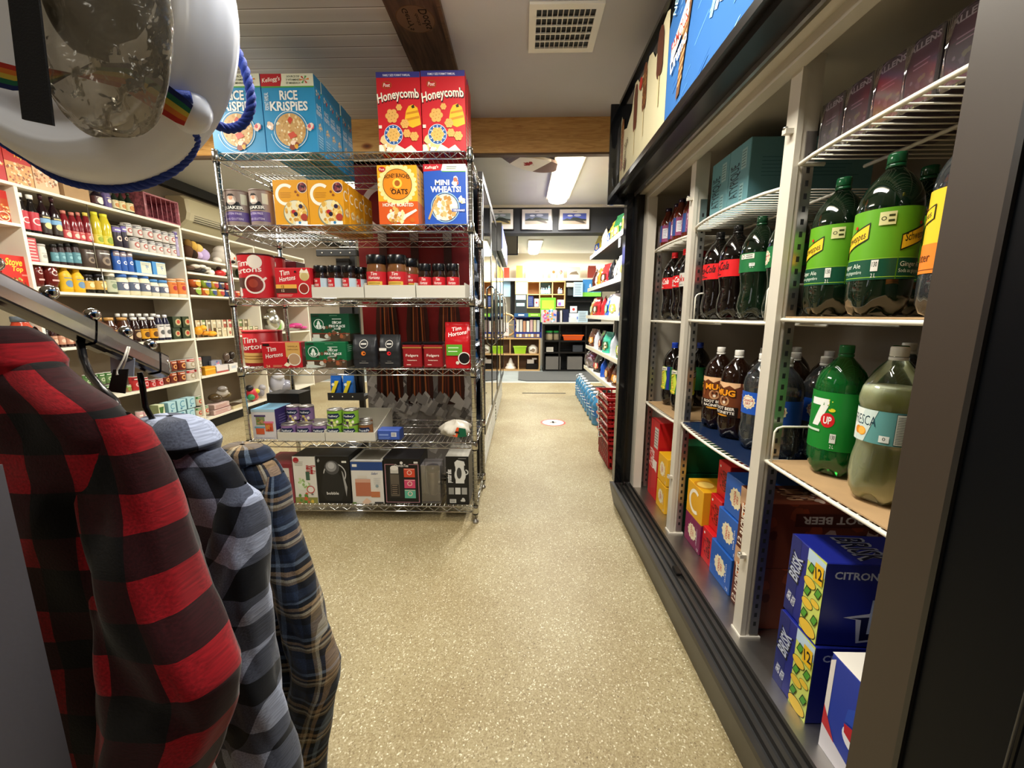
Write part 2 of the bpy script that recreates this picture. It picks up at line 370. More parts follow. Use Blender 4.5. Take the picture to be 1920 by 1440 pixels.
# ------------------------------------------------------------------ printed artwork as thin geometry on a face
TXT = {}
def txt(s, bold=0.02):
    key = (s, bold)
    if key not in TXT:
        c = bpy.data.curves.new('t', 'FONT'); c.body = s; c.resolution_u = 2; c.offset = bold*.5
        o = bpy.data.objects.new('t', c); COL.objects.link(o)
        dg = bpy.context.evaluated_depsgraph_get(); me = o.evaluated_get(dg).to_mesh()
        vs = np.array([tuple(v.co)[:2] for v in me.vertices]) if len(me.vertices) else np.zeros((1, 2)); fs = [tuple(p.vertices) for p in me.polygons]
        o.evaluated_get(dg).to_mesh_clear(); bpy.data.objects.remove(o); bpy.data.curves.remove(c)
        vs = vs - vs.min(0); vs = vs/np.maximum(vs.max(0), 1e-6); TXT[key] = (vs, fs)
    return TXT[key]
class Art:
    """draws in 0..1 x 0..1 of a face W wide and H high; mp(u_metres, v_metres, lift) gives the point"""
    def __init__(s, mb, mp, W, H, curved=False): s.b = mb; s.mp = mp; s.W = W; s.H = H; s.n = 0; s.cv = curved; s.step = 0.00012; s.base = 0.0003
    def put(s, pts, fs, col):
        s.n += 1; L = s.base + s.n*s.step
        if not s.cv: pts = [(min(1, max(0, x)), min(1, max(0, y))) for x, y in pts]
        else:                                   # on a round surface cut wide shapes into narrow strips
            np_, nf = list(pts), []
            for f in fs:
                q = [pts[i] for i in f]; a = min(p[0] for p in q); c = max(p[0] for p in q)
                if (c-a)*s.W < .007: nf.append(tuple(f)); continue
                k = int((c-a)*s.W/.006)+1
                for j in range(k):
                    r = q
                    for lim, sg in ((a+(c-a)*j/k, 1), (a+(c-a)*(j+1)/k, -1)):
                        o = []
                        for i in range(len(r)):
                            p, n_ = r[i-1], r[i]; d0, d1 = (p[0]-lim)*sg, (n_[0]-lim)*sg
                            if (d0 >= 0) != (d1 >= 0): t = d0/(d0-d1); o.append((lim, p[1]+(n_[1]-p[1])*t))
                            if d1 >= 0: o.append(n_)
                        r = o
                        if len(r) < 3: break
                    if len(r) >= 3: nf.append(tuple(range(len(np_), len(np_)+len(r)))); np_ += r
            pts, fs = np_, nf
        s.b.add([s.mp(x*s.W, y*s.H, L) for x, y in pts], fs, col)
    def R(s, x0, y0, x1, y1, col):
        k = max(1, int(abs(x1-x0)*16)) if s.cv else 1
        pts = [(x0+(x1-x0)*i/k, y) for y in (y0, y1) for i in range(k+1)]
        s.put(pts, [(i, i+1, k+1+i+1, k+1+i) for i in range(k)], col); return s
    def C(s, cx, cy, r, col, ry=None, seg=18):   # r as a share of the width
        ry = (ry if ry is not None else r)*s.W/s.H
        s.put([(cx, cy)]+[(cx+r*math.cos(2*math.pi*i/seg), cy+ry*math.sin(2*math.pi*i/seg)) for i in range(seg)], [(0, i+1, (i+1)%seg+1) for i in range(seg)], col); return s
    def P(s, pts, col): s.put(pts, [tuple(range(len(pts)))], col); return s
    def ring(s, cx, cy, r, w, col, a0=0, a1=360, seg=22):
        k = s.W/s.H; pts = []
        for i in range(seg+1):
            t = math.radians(a0+(a1-a0)*i/seg)
            for rr in (r, r-w): pts.append((cx+rr*math.cos(t), cy+rr*math.sin(t)*k))
        s.put(pts, [(2*i, 2*i+2, 2*i+3, 2*i+1) for i in range(seg)], col); return s
    def T(s, t, cx, cy, w, h, col, rot=0, bold=0.02, it=0.0, arc=0.0):
        vs, fs = txt(t, bold); x = (vs[:, 0]-0.5)*w*s.W; y = (vs[:, 1]-0.5)*h*s.H; x = x+it*y
        y = y + arc*s.H*(1-(2*x/(w*s.W))**2)
        r = math.radians(rot); X = x*math.cos(r)-y*math.sin(r); Y = x*math.sin(r)+y*math.cos(r)
        s.put([(cx+a/s.W, cy+b/s.H) for a, b in zip(X, Y)], fs, col); return s
    def bits(s, cx, cy, r, n, cols, size, seed=1, seg=7):
        rnd = random.Random(seed); k = s.W/s.H
        for i in range(n):
            a = rnd.random()*6.283; q = r*math.sqrt(rnd.random()); z = size*(0.7+0.6*rnd.random()); b0 = rnd.random()*3
            x, y = cx+q*math.cos(a), cy+q*math.sin(a)*k
            s.put([(x+z*math.cos(b0+6.283*j/seg)*(1 if j % 2 else 0.75), y+z*math.sin(b0+6.283*j/seg)*k) for j in range(seg)], [tuple(range(seg))], cols[i % len(cols)])
            s.n -= 0.9
        s.n += 1; return s
    def lines(s, x0, x1, y0, y1, n, col, th=0.3, seed=3):   # small print as bars
        rnd = random.Random(seed)
        for i in range(n):
            y = y1-(y1-y0)*(i+0.5)/n; h = (y1-y0)/n*th; e = x1-(x1-x0)*rnd.random()*0.25; s.R(x0, y-h/2, e, y+h/2, col); s.n -= 1
        s.n += 1; return s
def face(mb, axis, a, b, **k):
    """Art on one side of a box from a to b: F front(-y) R right(+x) L left(-x) T top B back(+y)"""
    x0, y0, z0 = a; x1, y1, z1 = b
    f = {'F': (lambda u, v, n: (x0+u, y0-n, z0+v), x1-x0, z1-z0), 'R': (lambda u, v, n: (x1+n, y0+u, z0+v), y1-y0, z1-z0),
         'L': (lambda u, v, n: (x0-n, y1-u, z0+v), y1-y0, z1-z0), 'T': (lambda u, v, n: (x0+u, y0+v, z1+n), x1-x0, y1-y0),
         'B': (lambda u, v, n: (x1-u, y1+n, z0+v), x1-x0, z1-z0)}[axis]
    return Art(mb, f[0], f[1], f[2])
def wrap(mb, R, z0, z1, mid_deg, span_deg):
    """Art on an upright cylinder of radius R, centred on the direction mid_deg"""
    W = math.radians(span_deg)*R; m_ = math.radians(mid_deg)
    def mp(u, v, n):
        t = m_ + (u-W/2)/R; return ((R+n)*math.cos(t), (R+n)*math.sin(t), z0+v)
    return Art(mb, mp, W, z1-z0, curved=True)

# ================================================================== the room
def slab(name, a, b, mat):
    return struct(MB().box(a, b, mat).obj(name))
slab('floor', (-3.6, -2.6, -0.05), (2.7, 6.72, 0), 'floor_speckle')
slab('floor_far', (-3.6, 6.72, -0.05), (2.7, 9.2, 0), 'floor_grey')
slab('trim_1', (-3.45, 6.70, 0), (2.6, 6.80, 0.004), 'ceramic_white')
slab('ceiling_left', (-3.6, -2.6, CEIL), (-0.58, 2.95, CEIL+0.05), 'beadboard')
slab('ceiling', (-0.58, -2.6, CEIL), (2.7, 2.95, CEIL+0.05), 'drywall')
slab('ceiling_back', (-3.6, 2.95, CEIL), (2.7, 9.2, CEIL+0.05), 'drywall_back')
slab('wall_left', (-3.6, -2.6, 0), (-3.46, 9.2, CEIL), 'wall_tan')
slab('wall_right', (2.6, -2.6, 0), (2.7, 9.2, CEIL), 'wall_cream')
slab('wall_back', (-3.46, 9.05, 0), (2.6, 9.2, CEIL), 'wall_cream')
slab('wall_front', (-3.46, -2.6, 0), (2.6, -2.5, CEIL), 'wall_tan')
slab('trim_2', (-3.46, -2.5, 2.36), (-3.38, 8.9, CEIL), 'black_matt')
b = MB().box((-3.46, 2.95, 2.232), (2.6, 2.99, CEIL), 'pine')
struct(b.obj('beam'))
struct(MB().box((-3.46, 2.955, 2.22), (2.6, 3.0, 2.232), 'trim_wood').obj('trim_3'))
b = MB().box((-1.6, 5.15, 2.13), (2.6, 5.35, CEIL), 'soffit_black').box((-1.6, 5.13, 2.42), (2.6, 5.15, 2.45), 'wall_cream')
struct(b.obj('wall_soffit'))
# a board fixed flat along the ceiling, with a burnt round mark and lettering
t = thing('wooden_sign_board', 'dark brown wooden board fixed along the ceiling with burnt round lettering', 'sign', (-0.47, 1.9, CEIL))
MB().box((-0.11, -0.8, -0.022), (0.11, 1.04, -0.001), 'dark_plank').obj('board', t)
MB().box((0.11, -0.8, -0.026), (0.126, 1.04, -0.001), 'trim_wood').obj('edge_strip', t, label='lighter brown edge strip')
b = MB(); A = Art(b, lambda u, v, n: (0.085-v, -0.02+u, -0.022-n), 0.24, 0.17)
A.C(0.5, 0.5, 0.36, '#5f4632~', seg=32); A.C(0.5, 0.5, 0.34, '#6b5340~', seg=32)
A.T("Gerry's", 0.5, 0.68, 0.56, 0.2, '#1c120c~'); A.T('docks', 0.5, 0.45, 0.3, 0.09, '#2a1c12~'); A.T('Docks', 0.5, 0.25, 0.5, 0.22, '#1c120c~')
b.obj('lettering', t)
# ceiling register
t = thing('ceiling_vent', 'white metal square vent grille set in the grey ceiling', 'vent', (0.19, 2.10, CEIL))
b = MB()
for a, c in (((-0.16, -0.16), (0.16, -0.128)), ((-0.16, 0.128), (0.16, 0.16)), ((-0.16, -0.128), (-0.128, 0.128)), ((0.128, -0.128), (0.16, 0.128))):
    b.box((a[0], a[1], -0.012), (c[0], c[1], -0.001), 'ceramic_white')
b.obj('frame', t)
MB().box((-0.128, -0.128, -0.003), (0.128, 0.128, -0.0015), 'black_matt').obj('duct_opening', t)
b = MB()
for i in range(1, 5): b.box((-0.128, -0.128+i*0.0512-0.003, -0.012), (0.128, -0.128+i*0.0512+0.003, -0.005), 'ceramic_white')
for i in range(1, 11): b.box((-0.128+i*0.0233-0.002, -0.128, -0.0105), (-0.128+i*0.0233+0.002, 0.128, -0.004), 'mullion_white')
b.obj('grille', t)
# fluorescent fixtures, and the same body for the added rear fill
FL = {'lamp_till': 'bright fluorescent fixture on the ceiling beside the hanging paddle', 'lamp_far': 'fluorescent fixture on the far ceiling beyond the framed pictures'}
for n, x, y, p in FIXTURES:
    t = thing('ceiling_light', FL.get(n, {'lamp_rear': 'fluorescent fixture on the ceiling behind the viewer near the front wall', 'lamp_front': 'fluorescent fixture on the ceiling above the near aisle and clothes rail', 'lamp_left': 'fluorescent fixture on the boarded ceiling above the white wall shelving', 'lamp_left_far': 'fluorescent fixture beyond the pine beam, above the shelving seen through the rack', 'lamp_far_left': 'fluorescent fixture on the far ceiling behind the glass door fridges', 'lamp_far_right': 'fluorescent fixture on the far ceiling right of the snack shelving'}.get(n)), 'light', (x, y, CEIL), 0, 'ceiling fluorescents')
    MB().box((-0.13, -0.64, -0.03), (0.13, 0.64, -0.001), 'ceramic_white', 0.004).obj('housing', t)
    b = MB()
    for i in range(8):
        a0, a1 = math.pi*i/8, math.pi*(i+1)/8
        p0 = (-0.105*math.cos(a0), -0.03-0.06*math.sin(a0)**0.6); p1 = (-0.105*math.cos(a1), -0.03-0.06*math.sin(a1)**0.6)
        b.quad([(p0[0], -0.61, p0[1]), (p0[0], 0.61, p0[1]), (p1[0], 0.61, p1[1]), (p1[0], -0.61, p1[1])], 'diffuser')
    for yy in (-0.61, 0.61): b.quad([(-0.105*math.cos(math.pi*i/8), yy, -0.03-0.06*max(0, math.sin(math.pi*i/8))**0.6) for i in range(9)], 'diffuser')
    b.obj('diffuser', t)

# hanging paddle with a maple leaf
t = thing('hanging_paddle', 'brown and white wooden paddle blade with red maple leaf hung under the far ceiling', 'paddle', (0.085, 3.635, 2.40), math.radians(33))
def blade(x0, x1, mat, b):
    n = 8; pts = []
    W = lambda x: 1.3*0.105*math.sin(min(1, (x+0.30)/0.34)*math.pi/2) if x < 0.04 else 1.3*0.105*math.sqrt(max(0, 1-((x-0.10)/0.17)**2)) if x > 0.10 else 1.3*0.105
    xs = [x0+(x1-x0)*i/n for i in range(n+1)]
    for i in range(n):
        a, c = xs[i], xs[i+1]
        b.hexa([(a, -W(a), -0.01), (c, -W(c), -0.01), (c, W(c), -0.01), (a, W(a), -0.01), (a, -W(a), 0.01), (c, -W(c), 0.01), (c, W(c), 0.01), (a, W(a), 0.01)], mat)
b = MB(); blade(-0.30, -0.17, 'dark_plank', b); blade(-0.17, 0.10, 'mullion_white', b); blade(0.10, 0.268, '#77625a~', b)
leaf = [(0, .5), (.09, .28), (.2, .33), (.17, .12), (.33, .22), (.45, .1), (.4, .0), (.26, -.14), (.28, -.2), (.03, -.17), (.02, -.42), (-.02, -.42), (-.03, -.17), (-.28, -.2), (-.26, -.14), (-.4, 0), (-.45, .1), (-.33, .22), (-.17, .12), (-.2, .33), (-.09, .28)]
b.add([(-0.03+0.12*y*-1, 0.12*x, -0.0106) for x, y in leaf], [tuple(range(len(leaf)))], '#8f2f2a~'); b.obj('blade', t)
MB().tube([(-0.28, 0, 0), (-0.95, 0, 0.0)], 0.014, 'dark_plank').obj('shaft', t)

# three framed photographs on the soffit
PV = [(0.93-0.55, '#b9ae8c', '#5f6a70', 'sandy'), (0.95, '#8e8a82', '#5d6a88', 'dim'), (0, '#9a9186', '#5a68b0', 'blue sky')]
for i, (px0, px1, sky, gnd, lab) in enumerate([(912, 964, '#8a98a0', '#a8976a', 'framed beach photograph with white mount, leftmost on dark soffit, beside fridge header'),
                                              (977, 1036, '#66708c', '#a39a8c', 'framed grey blue boat photograph with white mount in middle of soffit'),
                                              (1047, 1107, '#4b5cb4', '#a39482', 'framed photograph with bright blue cloudy sky, rightmost on dark soffit')]):
    a = at(px0, 432, Y=5.14); c = at(px1, 391, Y=5.14); w = c.x-a.x; h = c.z-a.z
    t = thing('framed_picture', lab, 'picture', (a.x, 5.148, a.z), 0, 'framed pictures on the soffit')
    MB().box((0, -0.022, 0), (w, 0, h), 'black_frame').obj('frame', t)
    b = MB().box((0.012, -0.024, 0.012), (w-0.012, -0.0221, h-0.012), '#d9d4d2!')
    A = face(b, 'F', (0.012, -0.024, 0.012), (w-0.012, 0, h-0.012)); A.step = 0.0004
    A.R(0.1, 0.24, 0.9, 0.8, sky); A.C(0.35, 0.68, 0.09, '#c9cfe0', 0.03); A.C(0.6, 0.7, 0.12, '#b9c0d8', 0.04); A.R(0.1, 0.24, 0.9, 0.47, gnd)
    A.P([(0.1, .46), (0.25, .55), (.35, .5), (.45, .6), (.6, .58), (.75, .52), (.9, .5), (.9, .42), (.1, .42)], '#2c3430')
    A.P([(0.5, .42), (0.75, .45), (.88, .3), (.8, .28)], '#4a4038'); A.R(0.44, 0.88, 0.58, 0.9, '#3a3a3a')
    b.obj('print', t)
# square speaker-like panel on the ceiling beyond
ph = at(956, 456, Y=6.2)
t = thing('hanging_sign_panel', 'square grey panel with thin black frame hanging left of the far fluorescent', 'sign', tuple(at(956, 456, Y=6.2)))
MB().box((-0.12, -0.012, -0.17), (0.12, 0.012, 0.17), 'black_frame').box((-0.1, -.004, .17), (-.092, .004, CEIL-ph.z-.001), 'black_frame').box((.092, -.004, .17), (.1, .004, CEIL-ph.z-.001), 'black_frame').obj('frame', t)
MB().box((-0.105, -0.014, -0.155), (0.105, -0.0125, 0.155), '#8d8b84').obj('panel', t)

# floor marks
tag(MB().box((0.02, 5.78, 0), (0.66, 5.83, 0.002), '#4a463f~').obj('floor_tape'), 'dark worn strip of tape across the aisle floor near the mat', 'tape')
b = MB(); c = at(1037, 792, Z=0.002)
for r, col, z in ((0.135, '#c0392b', 0.0012), (0.115, '#e9e2d4', 0.0016), (0.09, '#d8d2c4', 0.002)):
    b.add([(c.x+r*math.cos(i*math.pi/12), c.y+r*math.sin(i*math.pi/12), z) for i in range(24)], [tuple(range(24))], col)
for q in ((-0.01, -0.03, 0.012, 0.05), (-0.035, -0.01, 0.035, 0.01)): b.box((c.x+q[0], c.y+q[1], 0.002), (c.x+q[2], c.y+q[3], 0.0024), '#3a3633~')
tag(b.obj('floor_sticker'), 'round white floor sticker with worn red rim in the aisle', 'sticker')
b = MB(); b.add([(-0.05, 6.98, 0), (0.1, 6.86, 0), (1.6, 6.86, 0), (1.6, 8.0, 0), (-0.05, 8.0, 0), (-0.05, 6.98, 0.012), (0.1, 6.86, 0.012), (1.6, 6.86, 0.012), (1.6, 8.0, 0.012), (-0.05, 8.0, 0.012)],
      [(9, 8, 7, 6, 5)[::-1], (0, 1, 6, 5), (1, 2, 7, 6), (2, 3, 8, 7), (4, 0, 5, 9)], 'mat_grey')
tag(b.obj('entrance_mat'), 'dark grey ribbed floor mat before the far black cabinet', 'mat')

# ================================================================== glass door fridges along the aisle
def fridge(name, label, y0, y1, ztop, ndoor, header, mural=False):
    X0, X1 = -1.03, -0.24
    t = thing(name, label, 'fridge', ((X0+X1)/2, (y0+y1)/2, 0), 0, 'glass door fridges')
    ox, oy = (X0+X1)/2, (y0+y1)/2; x0, x1, a, c = X0-ox, X1-ox, y0-oy, y1-oy
    b = MB()
    b.box((x0, a, 0.02), (x1-0.06, a+0.03, ztop), 'black_frame').box((x0, c-0.03, 0.02), (x1-0.06, c, ztop), 'black_frame')
    b.box((x0, a+0.03, 0.02), (x0+0.03, c-0.03, ztop), 'cooler_lining').box((x0, a, ztop-0.06), (x1-0.06, c, ztop), 'black_frame')
    b.box((x0+0.03, a+0.03, 0.02), (x1-0.06, c-0.03, 0.34), 'black_frame')
    b.obj('cabinet', t)
    b = MB().box((x1-0.06, a, 0.30), (x1-0.03, a+0.02, ztop-0.02), 'steel')
    zt = ztop-(0.27 if header else 0.06)
    n = ndoor; L = (c-a)/n
    for i in range(n):
        d0, d1 = a+i*L+0.006, a+(i+1)*L-0.006
        d = MB()
        for q in ((d0, d0+0.03, 0.34, zt), (d1-0.03, d1, 0.34, zt)): d.box((x1-0.03, q[0], q[2]), (x1, q[1], q[3]), 'black_frame')
        d.box((x1-0.03, d0+0.03, 0.34), (x1, d1-0.03, 0.40), 'black_frame').box((x1-0.03, d0+0.03, zt-0.05), (x1, d1-0.03, zt), 'black_frame')
        do = d.obj('door', t)
        MB().box((x1-0.008, d0+0.03, 0.40), (x1-0.003, d1-0.03, zt-0.05), 'door_glass').obj('glass', do)
        MB().tube([(x1, d1-0.03, 0.9), (x1+0.03, d1-0.03, 0.92), (x1+0.03, d1-0.03, 1.35), (x1, d1-0.03, 1.37)], 0.008, 'chrome').obj('handle', do)
        s = MB()
        for k in range(11): s.box((x1-0.10, d0+0.02, 0.5+k*0.13), (x1-0.085, d0+0.035, 0.535+k*0.13), 'led')
        s.obj('light_strip', t)
        for z in (0.62, 0.90, 1.18, 1.46):
            s = MB()
            for k in range(9): s.box((x0+0.05, d0+0.06+k*(L-0.13)/8, z), (x1-0.12, d0+0.066+k*(L-0.13)/8, z+0.006), 'white_wire')
            s.box((x1-0.12, d0+0.03, z-0.01), (x1-0.114, d1-0.03, z+0.02), 'ceramic_white'); s.obj('shelf', t)
    g = MB().box((x1-0.06, a, 0.04), (x1-0.045, c, 0.335), 'black_frame')
    for k in range(8): g.hexa([(x1-0.045, a+0.02, 0.06+k*0.034), (x1-0.02, a+0.02, 0.055+k*0.034), (x1-0.02, c-0.02, 0.055+k*0.034), (x1-0.045, c-0.02, 0.06+k*0.034),
                              (x1-0.045, a+0.02, 0.082+k*0.034), (x1-0.02, a+0.02, 0.070+k*0.034), (x1-0.02, c-0.02, 0.070+k*0.034), (x1-0.045, c-0.02, 0.082+k*0.034)], 'steel')
    g.obj('grille', t, label='grey slatted bottom grille')
    if header:
        h = MB().box((x1-0.055, a, zt+0.01), (x1+0.05, c, ztop), 'black_frame')
        hh = h.obj('header', t); h = MB().box((x1+0.05, a+0.03, zt+0.035), (x1+0.054, c-0.03, ztop-0.03), 'sign_lit')
        A = face(h, 'R', (0, a+0.03, zt+0.035), (x1+0.054, c-0.03, ztop-0.03)); A.bits(0.5, 0.5, 0.3, 30, ['#c9b6ff', '#8fa6ff', '#ffffff', '#e07aa0'], 0.04, 5); h.obj('lit_sign', t)
    return t, (x0, x1, a, c, ox, oy)
fa, (x0, x1, a, c, ox, oy) = fridge('glass_door_fridge', 'tall black glass door fridge with red bottle mural on its side, behind wire rack', 2.62, 4.02, 2.07, 2, False)
# printed mural on the side panel: red with a white script curl, three glass bottles in ice
b = MB().box((x0, a-0.004, 0.06), (x1-0.07, a-0.0005, 2.05), '#7d1416')
A = face(b, 'F', (x0, a-0.004, 0.06), (x1-0.07, 0, 2.05)); A.step = 0.0006
A.R(0, 0, 1, 0.36, '#8f8a86'); rnd = random.Random(4)
for i in range(170):
    x, y = rnd.random()*0.94+0.03, rnd.random()*0.335+0.01; q = 0.03+rnd.random()*0.03
    A.P([(x-q, y-q*0.2), (x+q*0.3, y-q*0.42), (x+q, y+q*0.1), (x+q*0.2, y+q*0.45)], ['#a9a5a2', '#7b7673', '#bcb8b4', '#5c5755', '#8f8b88', '#c9c5c2'][i % 6]); A.n -= 0.95
A.n += 2; bw = 0.125
for k, cx in enumerate((0.22, 0.50, 0.79)):
    prof = [(0.0, 0.25), (0.9, 0.25), (1.0, 0.30), (0.93, 0.38), (0.8, 0.45), (0.84, 0.50), (0.72, 0.56), (0.42, 0.63), (0.28, 0.70), (0.27, 0.77), (0.34, 0.775), (0.34, 0.80), (0.0, 0.80)]
    A.P([(cx-bw*r, z) for r, z in prof[1:-1]] + [(cx+bw*r, z) for r, z in reversed(prof[1:-1])], '#3b160c'); A.n += 1
    for j in range(7):
        o = (-0.75+0.25*j)*bw; A.P([(cx+o*0.9-0.006, 0.27), (cx+o*0.9+0.008, 0.27), (cx+o*0.55+0.006, 0.57), (cx+o*0.55-0.004, 0.57)], ['#7a3216', '#1d0a06', '#a35a2c', '#5e2410'][(j+k) % 4])
    A.R(cx-bw*0.3, 0.775, cx+bw*0.3, 0.80, '#a8a098')
for i in range(60):
    x, y = rnd.random()*0.94+0.03, 0.22+rnd.random()*0.055; q = 0.03+rnd.random()*0.025
    A.P([(x-q, y-q*0.2), (x+q*0.3, y-q*0.42), (x+q, y+q*0.1), (x+q*0.2, y+q*0.45)], ['#a9a5a2', '#7b7673', '#bcb8b4', '#8f8b88'][i % 4]); A.n -= 0.95
A.n += 1; A.ring(0.26, 0.87, 0.2, 0.05, '#d8cfcb', 60, 300); A.ring(0.62, 0.87, 0.15, 0.04, '#d8cfcb', 40, 320); A.P([(0.30, 0.8), (0.9, 0.9), (0.92, 0.915), (0.3, 0.815)], '#d8cfcb')
b.obj('side_mural', fa, label='red side panel printed with bottles standing in ice')
fb, _ = fridge('glass_door_fridge', 'glass door fridge with lit purple header, further down the aisle', 4.06, 5.46, 2.02, 2, True)
# drinks inside, near the glass
bp = MB().lathe([(0.03, 0), (0.033, 0.02), (0.033, 0.13), (0.014, 0.18), (0.014, 0.2)], '#3f7fb8!', 10, mats=['#3f7fb8!', '#d8dde8', '#3f7fb8!', '#ffffff'])
bp = bp.mesh('bottle'); rnd = random.Random(8)
cols = []
for z in (0.626, 0.906, 1.186, 1.466):
    for i in range(11):
        y = 2.74+i*0.245
        if abs(y-4.04) < 0.1: continue
        o = bpy.data.objects.new('drink_bottle', bp); COL.objects.link(o); o.location = (-0.43, y, z+0.001)
        tag(o, 'small blue drink bottle on a shelf behind the fridge glass', 'bottle', 'drinks behind the fridge glass')

# ================================================================== far room by the till
YB = 8.35
def frame_box(b, x0, x1, z0, z1, y0, y1, th, mat, cols=(), rows=(), back=True, backmat=None):
    b.box((x0, y0, z0), (x0+th, y1, z1), mat).box((x1-th, y0, z0), (x1, y1, z1), mat).box((x0+th, y0, z1-th), (x1-th, y1, z1), mat).box((x0+th, y0, z0), (x1-th, y1, z0+th), mat)
    for cx in cols: b.box((cx-th/2, y0+0.004, z0+th), (cx+th/2, y1-0.012, z1-th), mat)
    for rz in rows: b.box((x0+th, y0+0.002, rz-th/2), (x1-th, y1-0.012, rz+th/2), mat)
    if back: b.box((x0+th, y1-0.012, z0+th), (x1-th, y1, z1-th), backmat or mat)
X = lambda px, py=640, Y=YB-0.2: at(px, py, Y=Y).x
Z = lambda py, Y=YB-0.2: at(1010, py, Y=Y).z
# low pale wooden shelf unit
t = thing('low_shelf_unit', 'low pale wooden shelf unit with four open cubbies beside black cabinet', 'shelf unit', (0, YB, 0))
xl, xr = X(925), X(1013); zt = Z(634)
b = MB(); frame_box(b, xl, xr, 0.0, zt, -0.2, 0.12, 0.025, 'pale_wood', rows=(zt*0.5,), backmat='#6b4a2c'); b.obj('frame', t)
MB().box((xl+0.33, -0.19, zt*0.5+0.014), (xl+0.35, 0.1, zt-0.026), 'pale_wood').obj('divider', t)
MB().box((xl+0.50, -0.19, 0.026), (xl+0.52, 0.1, zt*0.5-0.014), 'pale_wood').obj('divider', t)
LZ, MZ = 0.026, zt*0.5+0.0135
b = MB(); b.hexa([(-.11, -.08, 0), (.11, -.08, 0), (.11, .08, 0), (-.11, .08, 0), (-.13, -.1, .14), (.13, -.1, .14), (.13, .1, .14), (-.13, .1, .14)], '#9fcf2a!').box((-0.14, -0.11, 0.14), (0.14, 0.11, 0.16), '#b6dc4a!')
tag(b.obj('green_bin', loc=(X(975), YB-0.06, MZ)), 'lime green plastic bin in the low wooden shelf unit', 'bin')
b = MB().lathe([(0.09, 0), (0.10, 0.03), (0.10, 0.12), (0.06, 0.16), (0.03, 0.18)], 'ceramic_white', 14); A = wrap(b, 0.1, 0.03, 0.12, -90, 120); A.C(0.5, 0.5, 0.18, '#8c7a66'); A.C(0.25, 0.4, 0.08, '#5a4a3c')
tag(b.obj('ceramic_jar', loc=(X(1000), YB-0.06, MZ)), 'white ceramic jar with brown marks in the low wooden shelf unit', 'jar')
b = MB().lathe([(0.11, 0), (0.12, 0.02), (0.10, 0.05), (0.08, 0.07), (0.085, 0.1), (0.05, 0.13), (0.03, 0.2), (0.01, 0.23)], 'ceramic_white', 14)
tag(b.obj('cake_figurine', loc=(X(957), YB-0.06, LZ)), 'white tiered figurine on the bottom shelf of the wooden unit', 'figurine')
b = MB().box((-0.12, -0.09, 0), (0.12, 0.09, 0.12), '#1b1613~').box((-0.10, -0.07, 0.12), (0.04, 0.05, 0.2), '#c9beb2').box((0.0, -0.05, 0.2), (0.1, 0.04, 0.23), '#d9d0c6')
tag(b.obj('black_basket', loc=(X(998), YB-0.06, LZ)), 'black basket holding white packets on the bottom shelf of wooden unit', 'basket')
# blue newspaper rack on top
t = thing('newspaper_rack', 'blue wire magazine rack full of papers on the low wooden unit', 'rack', (X(990), YB-0.02, zt+0.001))
b = MB().box((-0.28, -0.13, 0), (0.28, 0.1, 0.10), '#1d2c7a'); frame_box(b, -0.28, 0.28, 0.10, 0.42, -0.12, 0.1, 0.018, '#1d2c7a', backmat='#22306c'); b.obj('frame', t)
b = MB(); rnd = random.Random(2)
for i in range(7): b.box((-0.24+i*0.07, -0.1, 0.12), (-0.185+i*0.07, -0.085, 0.34+0.03*rnd.random()), ['#d8d4cc', '#c8c4bc', '#b98a6a', '#e0dcd2', '#caa', '#d2c8a0', '#c4ccd0'][i] if i != 4 else '#ccaaaa')
b.obj('papers', t)
b = MB()
for i in range(8): b.box((-0.24+i*0.06, -0.134, 0.02), (-0.19+i*0.06, -0.1305, 0.08), ['#c8b070', '#e8e0d0', '#8a6a50', '#d8c8b0'][i % 4])
b.obj('price_cards', t)
tz = zt+0.425
b = MB().box((-0.28, -0.14, 0), (0.0, 0.1, 0.07), '#2a5a8c').box((-0.2, -0.145, 0.02), (-0.08, -0.1405, 0.05), '#e0e0e0'); tag(b.obj('blue_tray_box', loc=(X(990), YB-0.02, tz)), 'blue open tray box on top of the magazine rack', 'box')
b = MB().box((0.005, -0.14, 0), (0.28, 0.1, 0.07), '#79b92e').box((0.05, -0.145, 0.02), (0.2, -0.1405, 0.05), '#b7df7a'); tag(b.obj('green_tray_box', loc=(X(990), YB-0.02, tz)), 'lime green tray box on top of the magazine rack', 'box')
# ship's wheel, left
t = thing('ship_wheel', 'wooden ship wheel leaning left of the magazine rack', 'wheel', (X(949), YB-0.1, zt+0.26))
t.rotation_euler = (0, 0, 0)
b = MB(); b.tube([(0.22*math.cos(i*math.pi/12), 0, 0.22*math.sin(i*math.pi/12)) for i in range(25)], 0.02, 'pale_wood', 6, caps=False); b.obj('rim', t)
for i in range(4): MB().tube([(0.26*math.cos(i*math.pi/4), 0.0, 0.26*math.sin(i*math.pi/4)), (-0.26*math.cos(i*math.pi/4), 0.0, -0.26*math.sin(i*math.pi/4))], 0.011, 'pale_wood', 6).obj('spoke', t)
MB().tube([(0, -0.03, 0), (0, 0.03, 0)], 0.045, 'trim_wood', 12).obj('hub', t)
